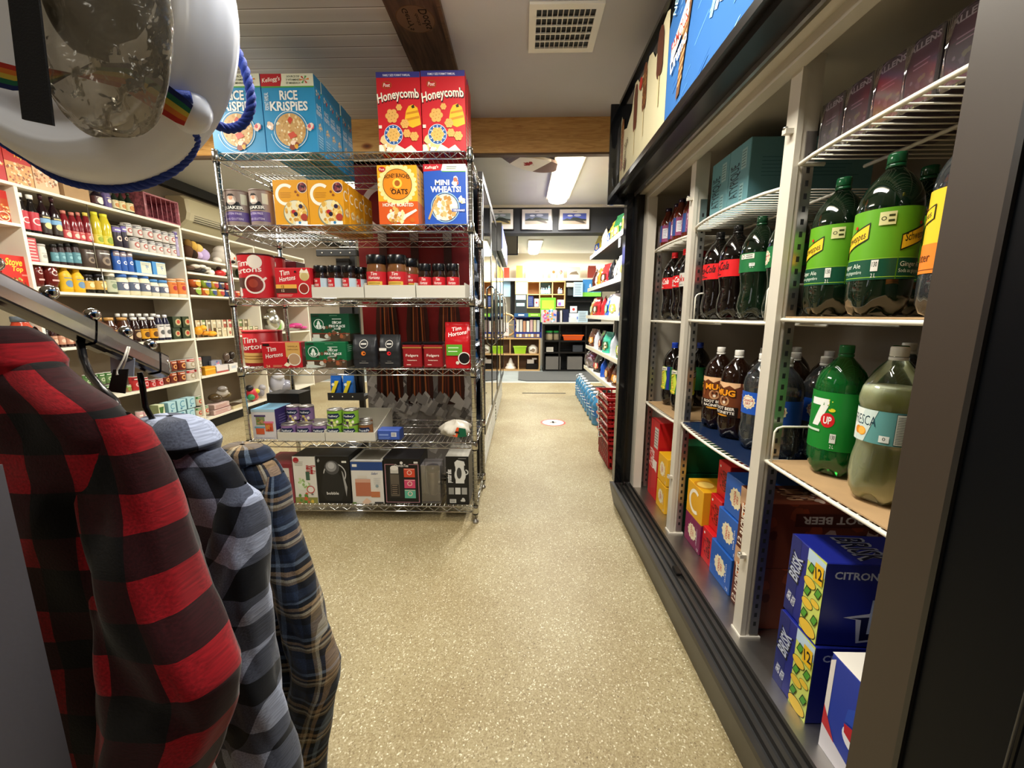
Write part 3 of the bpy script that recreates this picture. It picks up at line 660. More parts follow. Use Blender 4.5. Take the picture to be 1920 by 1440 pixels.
# black cabinet with open shelves
t = thing('black_cabinet', 'black open-shelved service cabinet under the till counter', 'cabinet', (0, YB, 0))
xl, xr = X(1018), X(1150); zc = Z(607)
b = MB(); frame_box(b, xl, xr, 0.0, zc, -0.25, 0.2, 0.03, 'black_frame', cols=(xl+0.33, xl+0.86), rows=(zc*0.40, zc*0.64), backmat='#100f12'); b.obj('frame', t)
MB().box((xl-0.02, -0.3, zc), (xr, 0.25, zc+0.03), '#b9b6ae').obj('counter_top', t, label='pale counter top')
MB().box((xl+0.06, -0.245, 0.04), (xl+0.36, 0.0, 0.30), '#6f6b66').obj('lower_panel', t); MB().box((xl+0.5, -0.245, 0.04), (xl+0.8, 0.0, 0.30), '#6f6b66').obj('lower_panel', t)
s2 = zc*0.64+0.0155; s1 = zc*0.40+0.0155; cz = zc+0.031
jar = MB().lathe([(0.07, 0), (0.075, 0.02), (0.075, 0.12), (0.06, 0.15)], 'jar_glass', 14, mats=['#b9a988', '#b9a988', 'jar_glass']).lathe([(0.072, 0.15), (0.076, 0.16), (0.076, 0.18), (0.06, 0.19)], '#2fa84a!', 14)
jm = jar.mesh('jar')
for i, px in enumerate((1030, 1045)):
    o = bpy.data.objects.new('candy_jar', jm); COL.objects.link(o); o.location = (X(px), YB-0.1, s2)
    tag(o, ('glass candy jar with green lid, left one in the black cabinet', 'glass candy jar with green lid, right one beside orange bin')[i], 'jar', 'green lidded jars')
b = MB().hexa([(-.18, -.1, 0), (.18, -.1, 0), (.18, .1, 0), (-.18, .1, 0), (-.2, -.12, .09), (.2, -.12, .09), (.2, .12, .09), (-.2, .12, .09)], '#e2591c!').box((-0.215, -0.13, 0.09), (0.215, 0.13, 0.11), '#f06a24!')
tag(b.obj('orange_bin', loc=(X(1074), YB-0.1, s2)), 'bright orange plastic tray on the black cabinet shelf', 'bin')
b = MB().box((-0.1, -0.08, 0), (0.1, 0.08, 0.13), '#3d4148'); tag(b.obj('grey_bin', loc=(X(1084), YB-0.1, s1)), 'dark grey bin below the orange tray', 'bin')
b = MB().box((-0.07, -0.02, 0), (0.07, 0.02, 0.09), '#c9c4b8'); A = face(b, 'F', (-0.07, -0.02, 0), (0.07, 0.02, 0.09)); A.lines(0.1, 0.9, 0.2, 0.8, 3, '#5a5a5a'); tag(b.obj('label_card', loc=(X(1031), YB-0.2, s1)), 'small cream label card in the black cabinet below the jars', 'card')
# on the counter
def cbox(name, lab, cat, px0, px1, py0, py1, mat, extra=None, z=None, y=YB-0.1, d=0.06, grp=None):
    w = (X(px1)-X(px0))/2; h = abs(Z(py0)-Z(py1)); b = MB().box((-w, -d, 0), (w, d, h), mat)
    if extra: A = face(b, 'F', (-w, -d, 0), (w, d, h)); A.step = 0.0008; extra(A)
    o = b.obj(name, loc=((X(px0)+X(px1))/2, y, z if z is not None else cz)); return tag(o, lab, cat, grp)
def art_green(A): A.R(0.1, 0.1, 0.5, 0.45, '#58b8d8'); A.R(0.08, 0.55, 0.9, 0.9, '#9adf3a'); A.bits(0.6, 0.4, 0.25, 16, ['#ffffff', '#e8e03a', '#2f9a3a'], 0.05)
cbox('display_box', 'lime green display box standing on the till counter', 'box', 1013, 1041, 560, 606, '#63c02e', art_green)
def art_candy(A): A.bits(0.5, 0.5, 0.45, 46, ['#e0484a', '#ffffff', '#3a6ad0', '#e8b03a', '#d86aa8', '#58b8d8'], 0.07, 7)
cbox('candy_tray', 'tray of bright wrapped candy on the till counter before green box', 'candy', 1014, 1042, 583, 606, '#c9b8c0', art_candy, y=YB-0.24)
for i, (p0, p1, tp) in enumerate(((1042, 1048, 586), (1050, 1053, 584), (1055, 1066, 582))):
    cbox('counter_display', ('navy narrow display on the counter right of the candy tray', 'white and red slim display between two navy ones', 'wide navy display stand on the till counter')[i], 'display', p0, p1, tp, 606, ('#16204a', '#d8d0d0', '#131b3c')[i])
def art_lines(A): A.lines(0.12, 0.88, 0.1, 0.9, 7, '#6a7078')
cbox('paper_stack', 'stack of white papers on the till counter', 'paper', 1066, 1080, 597, 606, '#d8dcdc')
cbox('notice_sheet', 'pale blue printed notice standing on the counter edge', 'notice', 1081, 1099, 585, 606, '#bcd4e4', art_lines, y=YB-0.3, d=0.004)
cbox('printer', 'white and blue printer on the till counter', 'printer', 1070, 1104, 571, 588, '#c4ccd8', lambda A: (A.R(0.4, 0.3, 0.95, 0.6, '#3858b8'), A.R(0.05, 0.1, 0.3, 0.8, '#e8e6e0')), y=YB+0.1, z=cz+0.001)
# cubby shelf above
t = thing('wall_cubby_shelf', 'white framed cubby shelf of small compartments on the far wall', 'shelf', (0, 8.75, 0))
X2 = lambda px, py=550: at(px, py, Y=8.65).x
Z2 = lambda py: at(1010, py, Y=8.65).z
xs = [X2(p) for p in (966, 989, 1012, 1036, 1060)]; z0, z1, zm = Z2(578), Z2(527), Z2(552)
b = MB(); frame_box(b, xs[0], xs[-1], z0, z1, -0.1, 0.2, 0.02, 'pale_wood', cols=xs[1:-1], rows=(zm,), backmat='#a97a4a'); b.obj('frame', t)
b = MB().box((xs[0]+0.02, -0.09, zm+0.012), (xs[1]-0.01, -0.08, z1-0.02), '#a9cdea'); b.obj('blue_panel', t)
MB().box((xs[2]+0.01, 0.17, zm+0.012), (xs[3]-0.01, 0.18, z1-0.02), '#8fb4d8').obj('blue_back', t)
for k, (px, hz, zz, cc) in enumerate(((1016, 0.13, zm, '#7fb8d0'), (1020, 0.13, zm, '#6fb0d0'), (1025, 0.13, zm, '#5fa8c8'), (1030, 0.18, zm, '#6ac0d8'), (1049, 0.14, zm, '#7a98c0'), (1053, 0.12, zm, '#4a68a0'))):
    b = MB().lathe([(0.025, 0), (0.028, 0.02), (0.028, hz*0.65), (0.01, hz*0.85), (0.01, hz)], cc, 8, mats=[cc, '#e8e8e0', cc, '#e8e8e8'])
    tag(b.obj('spray_bottle' if k < 4 else 'small_bottle', loc=(X2(px), 8.74, zz+0.011)), ('small pale blue bottle in the wall cubby, %s' % which(k, 4)) if k < 4 else ('small blue bottle in the right wall cubby, %s' % which(k-4, 2)), 'bottle', 'cubby bottles' if k < 4 else 'right cubby bottles')
def at2(name, lab, cat, px0, px1, py0, py1, mat, extra=None, y=8.7, d=0.03, step=0.001):
    a = at(px0, py1, Y=y-d); c = at(px1, py0, Y=y-d); w = (c.x-a.x)/2
    b = MB().box((-w, -d, 0), (w, d, c.z-a.z), mat)
    if extra: A = face(b, 'F', (-w, -d, 0), (w, d, c.z-a.z)); A.step = step; extra(A)
    return tag(b.obj(name, loc=((a.x+c.x)/2, y, a.z)), lab, cat)
at2('navy_box', 'navy blue box with white lines in the lower wall cubby', 'box', 990, 1000, 555, 575, '#1c2a6a', art_lines)
at2('tobacco_tin', 'white tin with red mark in the lower wall cubby', 'tin', 1002, 1010, 560, 575, '#e0d8d8', lambda A: A.C(0.5, 0.5, 0.25, '#c02a3a'))
at2('purple_card', 'white and purple card in the right lower wall cubby', 'card', 1045, 1059, 562, 574, '#e8dce8', lambda A: A.R(0.1, 0.1, 0.5, 0.6, '#8a5ab8'))
at2('blue_cabinet_door', 'pale blue panel left of the wall cubby shelf', 'panel', 944, 957, 526, 556, '#a4cce8', y=8.85)
at2('dark_door_panel', 'dark grey vertical panel left of the wall cubbies', 'panel', 957, 965, 528, 600, '#26292c', y=8.9)
at2('monitor', 'grey computer monitor behind the magazine rack', 'monitor', 966, 988, 552, 592, '#2b3032', lambda A: (A.R(0.05, 0.75, 0.9, 0.97, '#9ab8c8'), A.R(0.1, 0.45, 0.8, 0.6, '#a8d0d0')), y=8.6)
at2('white_bag', 'white paper bag beside the blue magazine rack', 'bag', 944, 954, 605, 630, '#d0ccc8', lambda A: A.bits(0.5, 0.4, 0.3, 12, ['#c07a6a', '#8a98a8', '#e8e0d8'], 0.1), y=8.2)
# black shelving right of the cubbies
t = thing('black_wall_shelf', 'black shelving unit with papers right of the wall cubbies', 'shelf unit', (0, 8.8, 0))
b = MB(); xa, xb = X2(1061), X2(1130); za, zb = Z2(604), Z2(526)
frame_box(b, xa, xb, za, zb, -0.1, 0.2, 0.03, 'black_frame', rows=((za+zb)/2, ), backmat='#2b3034'); b.obj('frame', t)
at2('posted_sheet', 'pale blue printed sheet taped to the black wall shelf', 'notice', 1075, 1093, 529, 556, '#b4d6ec', art_lines, y=8.66, d=0.004)
at2('posted_card', 'cream card taped at the top of the black wall shelf', 'notice', 1062, 1076, 530, 538, '#e0d8b8', y=8.66, d=0.004)
at2('lottery_poster', 'blue and green poster beside the snack shelves on far wall', 'poster', 1092, 1128, 524, 556, '#3a8ad0', lambda A: (A.R(0, 0, 1, 0.25, '#7fce4a'), A.bits(0.6, 0.6, 0.3, 14, ['#a8d8f0', '#ffffff', '#58b0e8'], 0.06)), y=8.694, d=0.004)
at2('cigarette_case', 'dark electronics case on the black wall shelf', 'case', 1064, 1075, 538, 554, '#3a4044', y=8.75)
at2('white_carton', 'white carton on the lower black wall shelf', 'box', 1069, 1082, 574, 586, '#e0dcd8', lambda A: A.C(0.5, 0.5, 0.2, '#c03a3a'), y=8.72)
# lit ledge with goods above
t = thing('wall_ledge', 'long white ledge below the ceiling of the far wall', 'shelf', (0, 8.85, 0))
MB().box((X2(944, 523), -0.15, Z2(526)), (X2(1150, 523), 0.19, Z2(521)), 'ceramic_white').obj('board', t)
MB().box((X2(985, 497), 0.1, Z2(498)), (X2(1150, 497), 0.19, Z2(495)), 'shelf_light').obj('light_strip', t)
LED = [('red_sail', 'red triangular ornament on the left end of the high ledge', 'ornament', 945, 955, 502, 520, '#a8402c'), ('orange_carton', 'orange carton on the high ledge beside the red ornament', 'box', 968, 980, 498, 511, '#c8902e'),
       ('white_flyer', 'white flyer leaning on the high far ledge, left group', 'flyer', 986, 1001, 499, 519, '#e6e0c8'), ('grille_panel', 'grey wire panel on the high far ledge', 'panel', 1005, 1018, 502, 520, '#a09c90'),
       ('white_carton', 'tall white carton beside the wire panel on high ledge', 'box', 1020, 1027, 501, 517, '#efe9d8'), ('round_clock_print', 'cream print with brown disc on the high ledge', 'picture', 1033, 1043, 499, 515, '#e8dcb8'),
       ('floral_print', 'cream print with pink flowers on the high ledge', 'picture', 1046, 1057, 500, 515, '#e8dccc'), ('boat_print', 'wide white print of a boat on the high ledge', 'picture', 1064, 1088, 500, 515, '#ece6d8'),
       ('red_carton', 'brick red carton at the right end of the high ledge', 'box', 1102, 1118, 498, 505, '#a03c2c')]
for i, (n, l, c_, p0, p1, q0, q1, m_) in enumerate(LED):
    ex = {5: lambda A: A.C(0.5, 0.5, 0.3, '#8a6438'), 6: lambda A: A.bits(0.5, 0.5, 0.3, 12, ['#b86a70', '#8a8a50'], 0.1), 7: lambda A: A.P([(0.1, .3), (.9, .3), (.7, .6), (.3, .5)], '#8a7a68'), 3: lambda A: A.lines(0, 1, 0, 1, 8, '#6c685e')}.get(i)
    at2(n, l, c_, p0, p1, q0, 521, m_, ex, y=8.82)

# ================================================================== the long drink cooler on the right
ck = thing('drink_cooler', 'long black open drink cooler with ice cream header along the right of the aisle', 'cooler', (1.0, 0.7, 0))
def CO(b, name, label=None, parent=None):      # cooler parts are written in room coordinates
    o = b.obj(name, parent or ck, (-1.0, -0.7, 0) if parent is None else (0, 0, 0), label=label); return o
YN, YE = -0.9, 2.28
b = MB(); b.hexa([(0.575, YN, 0), (0.66, YN, 0), (0.66, YE+0.05, 0), (0.575, YE+0.05, 0), (0.545, YN, 0.14), (0.66, YN, 0.14), (0.66, YE+0.05, 0.14), (0.545, YE+0.05, 0.14)], 'sill_black')
b.box((0.66, YN, 0.0), (1.5, YE+0.05, 0.14), 'black_matt'); CO(b, 'base')
b = MB()
for x0_, x1_ in ((0.545, 0.560), (0.574, 0.584), (0.600, 0.612), (0.628, 0.640), (0.652, 0.660)): b.box((x0_, YN, 0.14), (x1_, YE, 0.158), 'sill_black')
b.box((0.5455, YN, 0.1401), (0.66, YE, 0.143), 'black_matt'); CO(b, 'door_track')
b = MB().box((0.60, 1.40, 0.158), (0.622, 1.45, 0.172), 'black_frame', 0.003); CO(b, 'track_stop')
CO(MB().box((0.66, YN, 0.1402), (1.45, YE, 0.158), 'steel'), 'floor_pan', 'brushed steel floor of the cooler')
b = MB().box((1.40, YN, 0.158), (1.46, YE, 1.80), 'cooler_lining').box((0.66, YE, 0.14), (1.46, YE+0.05, 1.80), 'cooler_lining').box((0.68, YN, 1.775), (1.40, YE, 1.80), 'cooler_lining')
b.box((0.655, YE-0.075, 0.158), (0.70, YE, 1.745), 'mullion_white'); CO(b, 'liner')
CO(MB().box((0.655, YN, 1.745), (0.69, YE, 1.80), 'mullion_white').box((0.625, YN, 1.775), (0.655, YE, 1.80), 'mullion_white'), 'top_rail', 'off white rail above the opening')
b = MB().box((0.56, YE-0.01, 0.158), (0.60, YE+0.05, 1.80), 'black_glossy').box((0.60, YE-0.002, 0.158), (0.655, YE+0.05, 1.80), 'black_frame').box((0.60, YE-0.05, 0.158), (0.607, YE-0.002, 1.78), 'black_frame'); CO(b, 'end_stile')
CO(MB().box((1.46, YN, 0.0), (1.5, YE+0.05, 2.0), 'black_frame').box((0.66, YE+0.05, 0), (1.5, YE+0.06, 2.0), 'black_frame'), 'outer_panel')
# header box with the printed sign
b = MB().box((0.53, YN, 1.80), (1.1, 2.34, 2.245), 'black_glossy'); b.box((0.53, YN, 1.78), (0.60, 2.34, 1.80), 'black_frame')
b.box((0.514, YN, 2.232), (0.53, 2.34, 2.25), 'black_frame').box((0.506, YN, 1.80), (0.53, 2.34, 1.826), 'black_frame').box((0.47, 2.34, 1.74), (1.1, 2.352, 2.24), 'black_glossy')
b.box((0.595, YN, 1.765), (0.605, 2.30, 1.785), 'steel'); CO(b, 'header')
HX = 0.528; hz0, hz1 = 1.828, 2.23
b = MB(); A = Art(b, lambda u, v, n: (HX-n, 2.335-u, hz0+v), 0.695, hz1-hz0); A.base = 0.001; A.step = 0.0004
A.P([(0, 0), (1, 0), (1, .97), (.955, 1.0), (.90, .97), (.86, .82), (.78, .80), (.73, .90), (.66, .93), (.60, .80), (.55, .86), (.48, .84), (.42, .93), (.36, .94), (.30, .70), (.18, .60), (.10, .64), (.02, .85), (0, .8)], '#bdb494~')
def bar(cx, y0, y1, w, col, speck=None, sx=0):
    A.P([(cx-w*.35, y0), (cx+w*.35, y0), (cx+w*.5, y0+.06), (cx+w*.5, y1-.1), (cx+w*.3, y1-.02), (cx, y1), (cx-w*.3, y1-.02), (cx-w*.5, y1-.1), (cx-w*.5, y0+.06)], col)
    A.R(cx-w*.07, y0-.26, cx+w*.07, y0, '#cbb98a')
    if speck:
        rnd = random.Random(int(cx*100))
        for i in range(46):
            x = cx+(rnd.random()-.5)*w*.8; y = y0+.04+rnd.random()*(y1-y0-.12); A.C(x, y, .006, speck, .007, 5); A.n -= 1
        A.n += 1
bar(0.055, .18, .80, .085, '#7a4a22', '#b98648'); bar(0.40, .42, .90, .085, '#5a2f1e'); bar(0.60, .48, .93, .085, '#5a3018', '#a87844'); bar(0.88, .55, .97, .10, '#4f2a1c')
A.C(0.52, 0.80, 0.035, '#a82a22'); A.T('bars', 0.20, 0.42, 0.09, 0.10, '#5a4a34~', rot=20); A.T('Haagen', 0.17, 0.24, 0.11, 0.10, '#4a3020~', rot=70, it=.3); A.P([(.15, .1), (.2, .13), (.22, .25), (.17, .2)], '#6a4a3a')
CO(b, 'sign_cream', 'cream sign panel printed with chocolate ice cream bars')
b = MB(); L = 1.638-YN; A = Art(b, lambda u, v, n: (HX-n, 1.638-u, hz0+v), L, hz1-hz0); A.base = 0.001; A.step = 0.0004
A.P([(0, 0), (1, 0), (1, 1), (.05, 1), (.03, .98), (.015, .88), (0, .80)], '#30629f~')
rnd = random.Random(11)
for i in range(150):
    x, y = rnd.random()*.97+.01, rnd.random()*.92+.02; q = rnd.random()*.05+.01
    if x+q < .99 and y+q*1.6 < .97: A.P([(x, y), (x+.004, y), (x+q*.6+.004, y+q*1.6), (x+q*.6, y+q*1.6)], ['#5e94d6~', '#86b2e4~', '#3269b2~', '#4b86cc~'][i % 4]); A.n -= .98
A.n += 2
for k in range(6): A.P([(.135+k*.012, .35), (.142+k*.012, .33), (.20+k*.010, .97), (.185+k*.010, .99)], ['#7fb0de~', '#a9cbe8~', '#c6dcec~', '#dfe9ee~', '#a9cbe8~', '#86b2e4~'][k]); A.n -= .5
A.n += 2
A.P([(.045, .1), (.056, .12), (.085, .74), (.062, .74)], '#6a4a30~')
for i in range(9): A.P([(.049+i*.0012, .2+i*.06), (.05+i*.0012, .18+i*.06), (.063+i*.002, .22+i*.06), (.062+i*.002, .245+i*.06)], '#b98a5c~'); A.n -= .9
A.n += 1; A.P([(.062, .74), (.085, .74), (.092, .86), (.09, 1.0), (.06, 1.0), (.056, .86)], '#553626~')
A.P([(.018, .44), (.075, .62), (.078, .78), (.02, .58)], '#f0e6d8~'); A.T('FAMOUS', .047, .60, .053, .10, '#c0392b~', rot=13); A.T('Drumo', .047, .46, .055, .11, '#f3f3f3~', rot=13, bold=.05)
A.T('NEW', .032, .90, .03, .08, '#bfe3ea~', rot=60)
CO(b, 'sign_blue', 'blue sign panel printed with a sundae cone')
# uprights with slotted tracks
def upright(y):
    b = MB().box((0.685, y-0.022, 0.158), (0.70, y+0.022, 1.775), 'mullion_white').box((0.70, y-0.018, 0.158), (0.74, y+0.018, 1.775), 'mullion_white')
    o = CO(b, 'upright')
    s = MB()
    for sy in (-1, 1):
        ya = y+sy*0.0182; s.box((0.712, min(ya, ya+sy*0.004), 0.17), (0.738, max(ya, ya+sy*0.004), 1.6), 'steel')
        for k in range(44):
            z = 0.2+k*0.031; yb = ya+sy*0.0041; s.box((0.721, min(yb, yb+sy*0.0005), z), (0.729, max(yb, yb+sy*0.0005), z+0.014), 'black_matt')
    CO(s, 'slotted_track', 'steel slotted shelf track')
    s = MB()
    for z in (0.42, 1.60): s.box((0.665, y-0.012, z), (0.686, y+0.004, z+0.012), 'mullion_white').tube([(0.668, y-0.004, z+0.0122), (0.668, y-0.004, z+0.016)], 0.006, 'steel', 8)
    CO(s, 'catch'); CO(MB().box((0.682, y-0.026, 0.1581), (0.745, y+0.026, 0.164), 'ceramic_white'), 'foot')
for y in (1.13, 1.73): upright(y)
s = MB().box((0.712, YE-0.0802, 0.17), (0.738, YE-0.0752, 1.6), 'steel')
for k in range(44): s.box((0.721, YE-0.0806, 0.2+k*0.031), (0.729, YE-0.0802, 0.214+k*0.031), 'black_matt')
CO(s, 'slotted_track', 'steel slotted shelf track')
def wshelf(y0, y1, z, liner=None, guards=(), bow=0.02):
    b = MB(); n = 10; top = z-0.004
    fr = [(0.70-bow*math.sin(math.pi*i/n)**0.6, y0+(y1-y0)*i/n, top-0.004) for i in range(n+1)]
    b.tube([(0.76, y0, top-0.004)]+fr+[(0.76, y1, top-0.004)], 0.0052, 'white_wire', 8)
    b.tube([(1.36, y0, top-0.004), (1.36, y1, top-0.004)], 0.005, 'white_wire', 6)
    for x in (0.86, 1.06, 1.24): b.tube([(x, y0, top-0.010), (x, y1, top-0.010)], 0.0045, 'white_wire', 6)
    nb = int((y1-y0)/0.026)
    for i in range(1, nb):
        y = y0+(y1-y0)*i/nb; f = 0.70-bow*math.sin(math.pi*i/nb)**0.6
        b.tube([(f, y, top-0.0015), (1.36, y, top-0.0015)], 0.0019, 'white_wire', 5)
    for gy, sgn in guards: b.tube([(0.70, gy, top-0.004), (0.70, gy, z+0.085), (0.706, gy, z+0.095), (0.72, gy, z+0.1), (0.86, gy, z+0.1), (0.86, gy, top)], 0.0032, 'white_wire', 6)
    o = CO(b, 'wire_shelf')
    if liner: return MB().box((-0.33, -(y1-y0)/2+0.012, 0), (0.33, (y1-y0)/2-0.012, 0.0025), liner)
A_, B_, C_ = (1.757, 2.20), (1.157, 1.703), (0.50, 1.103)
wshelf(*A_, 1.48); wshelf(*A_, 1.122); wshelf(*A_, 0.675, bow=0.01); wshelf(*B_, 1.49, bow=0.045)
wshelf(*B_, 1.132, guards=((1.66, 1), (1.18, 1))); wshelf(*B_, 0.69); wshelf(*C_, 1.53); wshelf(*C_, 1.143, bow=0.005); wshelf(*C_, 0.745, guards=((1.08, 1),), bow=0.005)
def sheet(x0, x1, y0, y1, z, mat, lab):
    b = MB().box((x0, y0, z-0.0035), (x1, y1, z-0.0005), mat)
    tag(b.obj('cardboard_sheet' if 'card' in lab else 'plastic_sheet'), lab, 'shelf liner')
sheet(0.705, 1.33, 1.78, 2.18, 0.675+0.0015, 'cardboard', 'brown cardboard sheet under the bottles on the cooler shelf, far bay')
sheet(0.70, 1.33, 1.17, 1.69, 0.69+0.0015, '#1c2a48!', 'dark blue plastic sheet under the root beer bottles in cooler')
sheet(0.70, 1.33, 0.55, 1.09, 0.745+0.0015, 'cardboard', 'brown cardboard sheet under the pale yellow soda bottle in cooler')
sheet(0.70, 1.33, 0.55, 1.09, 1.143+0.0015, 'cardboard', 'brown corrugated cardboard under the green ginger ale bottles in cooler')
# sliding door over the near part
dr = MB().box((0.585, 0.530, 0.158), (0.615, 0.602, 1.775), 'door_stile').box((0.585, 0.522, 0.158), (0.60, 0.530, 1.775), 'black_frame'); do = CO(dr, 'sliding_door', 'near sliding door with brown black frame')
CO(MB().box((0.590, -0.9, 0.20), (0.605, 0.522, 1.775), 'door_dark'), 'door_pane', 'dark reflecting door glass')  # opaque near-black pane: the glass's dark reflection is put into its colour
CO(MB().box((0.585, -0.9, 0.158), (0.61, 0.528, 0.20), 'black_frame'), 'door_rail')
CO(MB().tube([(0.585, 0.39, 0.86), (0.565, 0.39, 0.82), (0.560, 0.39, 0.55), (0.565, 0.39, 0.28), (0.585, 0.39, 0.24)], 0.004, 'black_glossy'), 'door_pull')

# ------------------------------------------------------------------ bottles
P2L = [(0.034, 0.0), (0.046, 0.006), (0.053, 0.022), (0.0548, 0.045), (0.0548, 0.07), (0.0520, 0.088), (0.0518, 0.092), (0.0522, 0.10), (0.0522, 0.205), (0.0538, 0.212), (0.0535, 0.225), (0.0505, 0.243), (0.043, 0.262), (0.031, 0.280), (0.020, 0.292), (0.0145, 0.299), (0.0135, 0.308), (0.0135, 0.312)]
PCK = [(0.034, 0.0), (0.047, 0.006), (0.0535, 0.022), (0.0545, 0.042), (0.0515, 0.066), (0.0465, 0.092), (0.0480, 0.12), (0.0515, 0.14), (0.0525, 0.15), (0.0525, 0.205), (0.0538, 0.212), (0.0525, 0.228), (0.0475, 0.250), (0.037, 0.272), (0.024, 0.290), (0.0155, 0.299), (0.0135, 0.308), (0.0135, 0.312)]
PFR = [(0.036, 0.0), (0.047, 0.008), (0.0535, 0.025), (0.0555, 0.055), (0.0535, 0.09), (0.0485, 0.118), (0.0485, 0.13), (0.0505, 0.135), (0.0505, 0.205), (0.0535, 0.212), (0.0545, 0.225), (0.0505, 0.248), (0.041, 0.270), (0.028, 0.290), (0.0165, 0.306), (0.0145, 0.314), (0.0145, 0.320)]
PSM = [(0.030, 0.0), (0.034, 0.006), (0.035, 0.02), (0.035, 0.115), (0.033, 0.13), (0.026, 0.145), (0.019, 0.158), (0.0165, 0.172), (0.0165, 0.178)]
def rad(prof, z):
    for (r0, z0), (r1, z1) in zip(prof, prof[1:]):
        if z0 <= z <= z1: return r0+(r1-r0)*(z-z0)/max(1e-6, z1-z0)
    return prof[-1][0]
BOT = {}
def bottle(kind, prof, body, cap, z0, z1, base, art, liquid=None, fill=0.26, full=True, lobes=5):
    """builds one of a kind: body > liquid; label; cap"""
    t = thing('soda_bottle', 'bottle', 'bottle', (0, 0, -5))
    bd = MB().lathe(prof, body, 30, lobes=lobes, lobe_h=0.05, lobe_d=0.13).obj('body', t)
    if liquid:
        lp = [(r-0.0016, z+0.002) for r, z in prof if z < fill]; lp.append((rad(prof, fill)-0.0016, fill))
        MB().lathe(lp, liquid, 30, lobes=lobes, lobe_h=0.05, lobe_d=0.13).obj('liquid', bd)
    R = max(rad(prof, z0), rad(prof, z1))+0.0006; b = MB().lathe([(R, z0), (R, z1)], base, 32, close=False)
    art(b, R, z0, z1); b.obj('label', t)
    h = prof[-1][1]; c = MB()
    c.lathe([(0.0148, h-0.004), (0.0155, h-0.002), (0.0155, h+0.013), (0.0145, h+0.016), (0.0, h+0.0165)], cap, 24)
    c.lathe([(0.0158, h-0.012), (0.0162, h-0.010), (0.0162, h-0.006), (0.0150, h-0.005)], cap, 20); c.obj('cap', t)
    BOT[kind] = t; return t
def W(b, R, z0, z1, mid=-90, span=150): A = wrap(b, R, z0, z1, mid, span); A.base = 0.0004; return A
def a_coke(txtc, two=False):
    def f(b, R, z0, z1):
        for mid in (-90, 70, -200):
            A = W(b, R, z0, z1, mid, 120); A.T('Coca-Cola', .5, .62, .8, .5, txtc, rot=4, bold=.035, it=.25); A.R(.2, .12, .62, .17, txtc); A.R(.2, .22, .5, .27, txtc)
    return f
def a_diet(b, R, z0, z1):
    for mid in (-90, 70, -200):
        A = W(b, R, z0, z1, mid, 120); A.T('Coke', .5, .6, .7, .5, '#c4161c', bold=.04, it=.2); A.T('diete', .2, .88, .25, .12, '#c4161c'); A.R(.3, .14, .7, .18, '#888888')
def badge(A, x, y, r, a='CANADA', c='DRY'):
    pts = [(x+r*k*math.cos(t), y+r*k*math.sin(t)*A.W/A.H) for t, k in [(math.radians(i*15), (1.0 if i % 2 else 1.16)) for i in range(24)]]
    A.P(pts, '#e8dcb8'); A.C(x, y, r*.86, '#c0392b'); A.C(x, y, r*.8, '#f0e6cc'); A.T(a, x, y+.07, r*1.7, .12, '#b01e28', rot=3, bold=.05); A.T(c, x, y-.08, r*.9, .12, '#b01e28', bold=.05)
def tick(A, x, y, t1='130'): A.R(x-.05, y-.08, x+.05, y+.08, '#e8e8e0'); A.T(t1, x, y+.02, .07, .07, '#222222'); A.T('2 L', x, y-.14, .07, .06, '#e8e8e0')
def a_cdry(b, R, z0, z1):
    A = W(b, R, z0, z1, -90, 170); badge(A, .22, .5, .12); A.R(.5, .70, .78, .95, '#e6e2d4'); A.ring(.56, .83, .035, .01, '#222'+'222'); A.R(.62, .86, .75, .90, '#333333'); A.R(.62, .76, .75, .80, '#333333'); tick(A, .75, .38)
    A = W(b, R, z0, z1, 90, 150); badge(A, .5, .5, .14)
def a_soda(b, R, z0, z1):
    A = W(b, R, z0, z1, -90, 170); badge(A, .62, .55, .14); tick(A, .25, .32, '0'); A.R(.2, .72, .32, .76, '#c8d4ee')
    A = W(b, R, z0, z1, 90, 150); badge(A, .5, .5, .14)
def lemons(A, x0, x1, y0, y1, n=7, seed=2):
    rnd = random.Random(seed)
    for i in range(n):
        x, y = x0+(x1-x0)*rnd.random(), y0+(y1-y0)*(i+.5)/n; r = .10+.04*rnd.random()
        A.C(x, y, r, '#6f8a1e', r*.62); A.C(x, y, r*.93, '#e3c92e', r*.56); A.C(x+.02, y+.01, r*.6, '#efe06a', r*.3); A.n -= 1
    A.n += 1
def a_brisk(b, R, z0, z1):
    for mid in (-95, 60, 180):
        A = W(b, R, z0, z1, mid, 115); A.P([(.05, 0), (.75, 0), (.85, .5), (.7, 1), (.1, 1)], '#c9d84a'); lemons(A, .22, .68, .03, .82, 8)
        A.P([(.0, .62), (.62, .80), (.60, 1.0), (.0, .92)], '#10182e'); A.T('BRISK', .32, .84, .55, .17, '#e8ece8', rot=12, bold=.06, it=.2); A.R(.5, .84, .85, .98, '#e6e0cf'); A.R(.54, .88, .8, .91, '#444444'); A.C(.5, .1, .14, '#f0e02e', .05); A.R(.86, 0, 1, 1, '#1a2f8c')
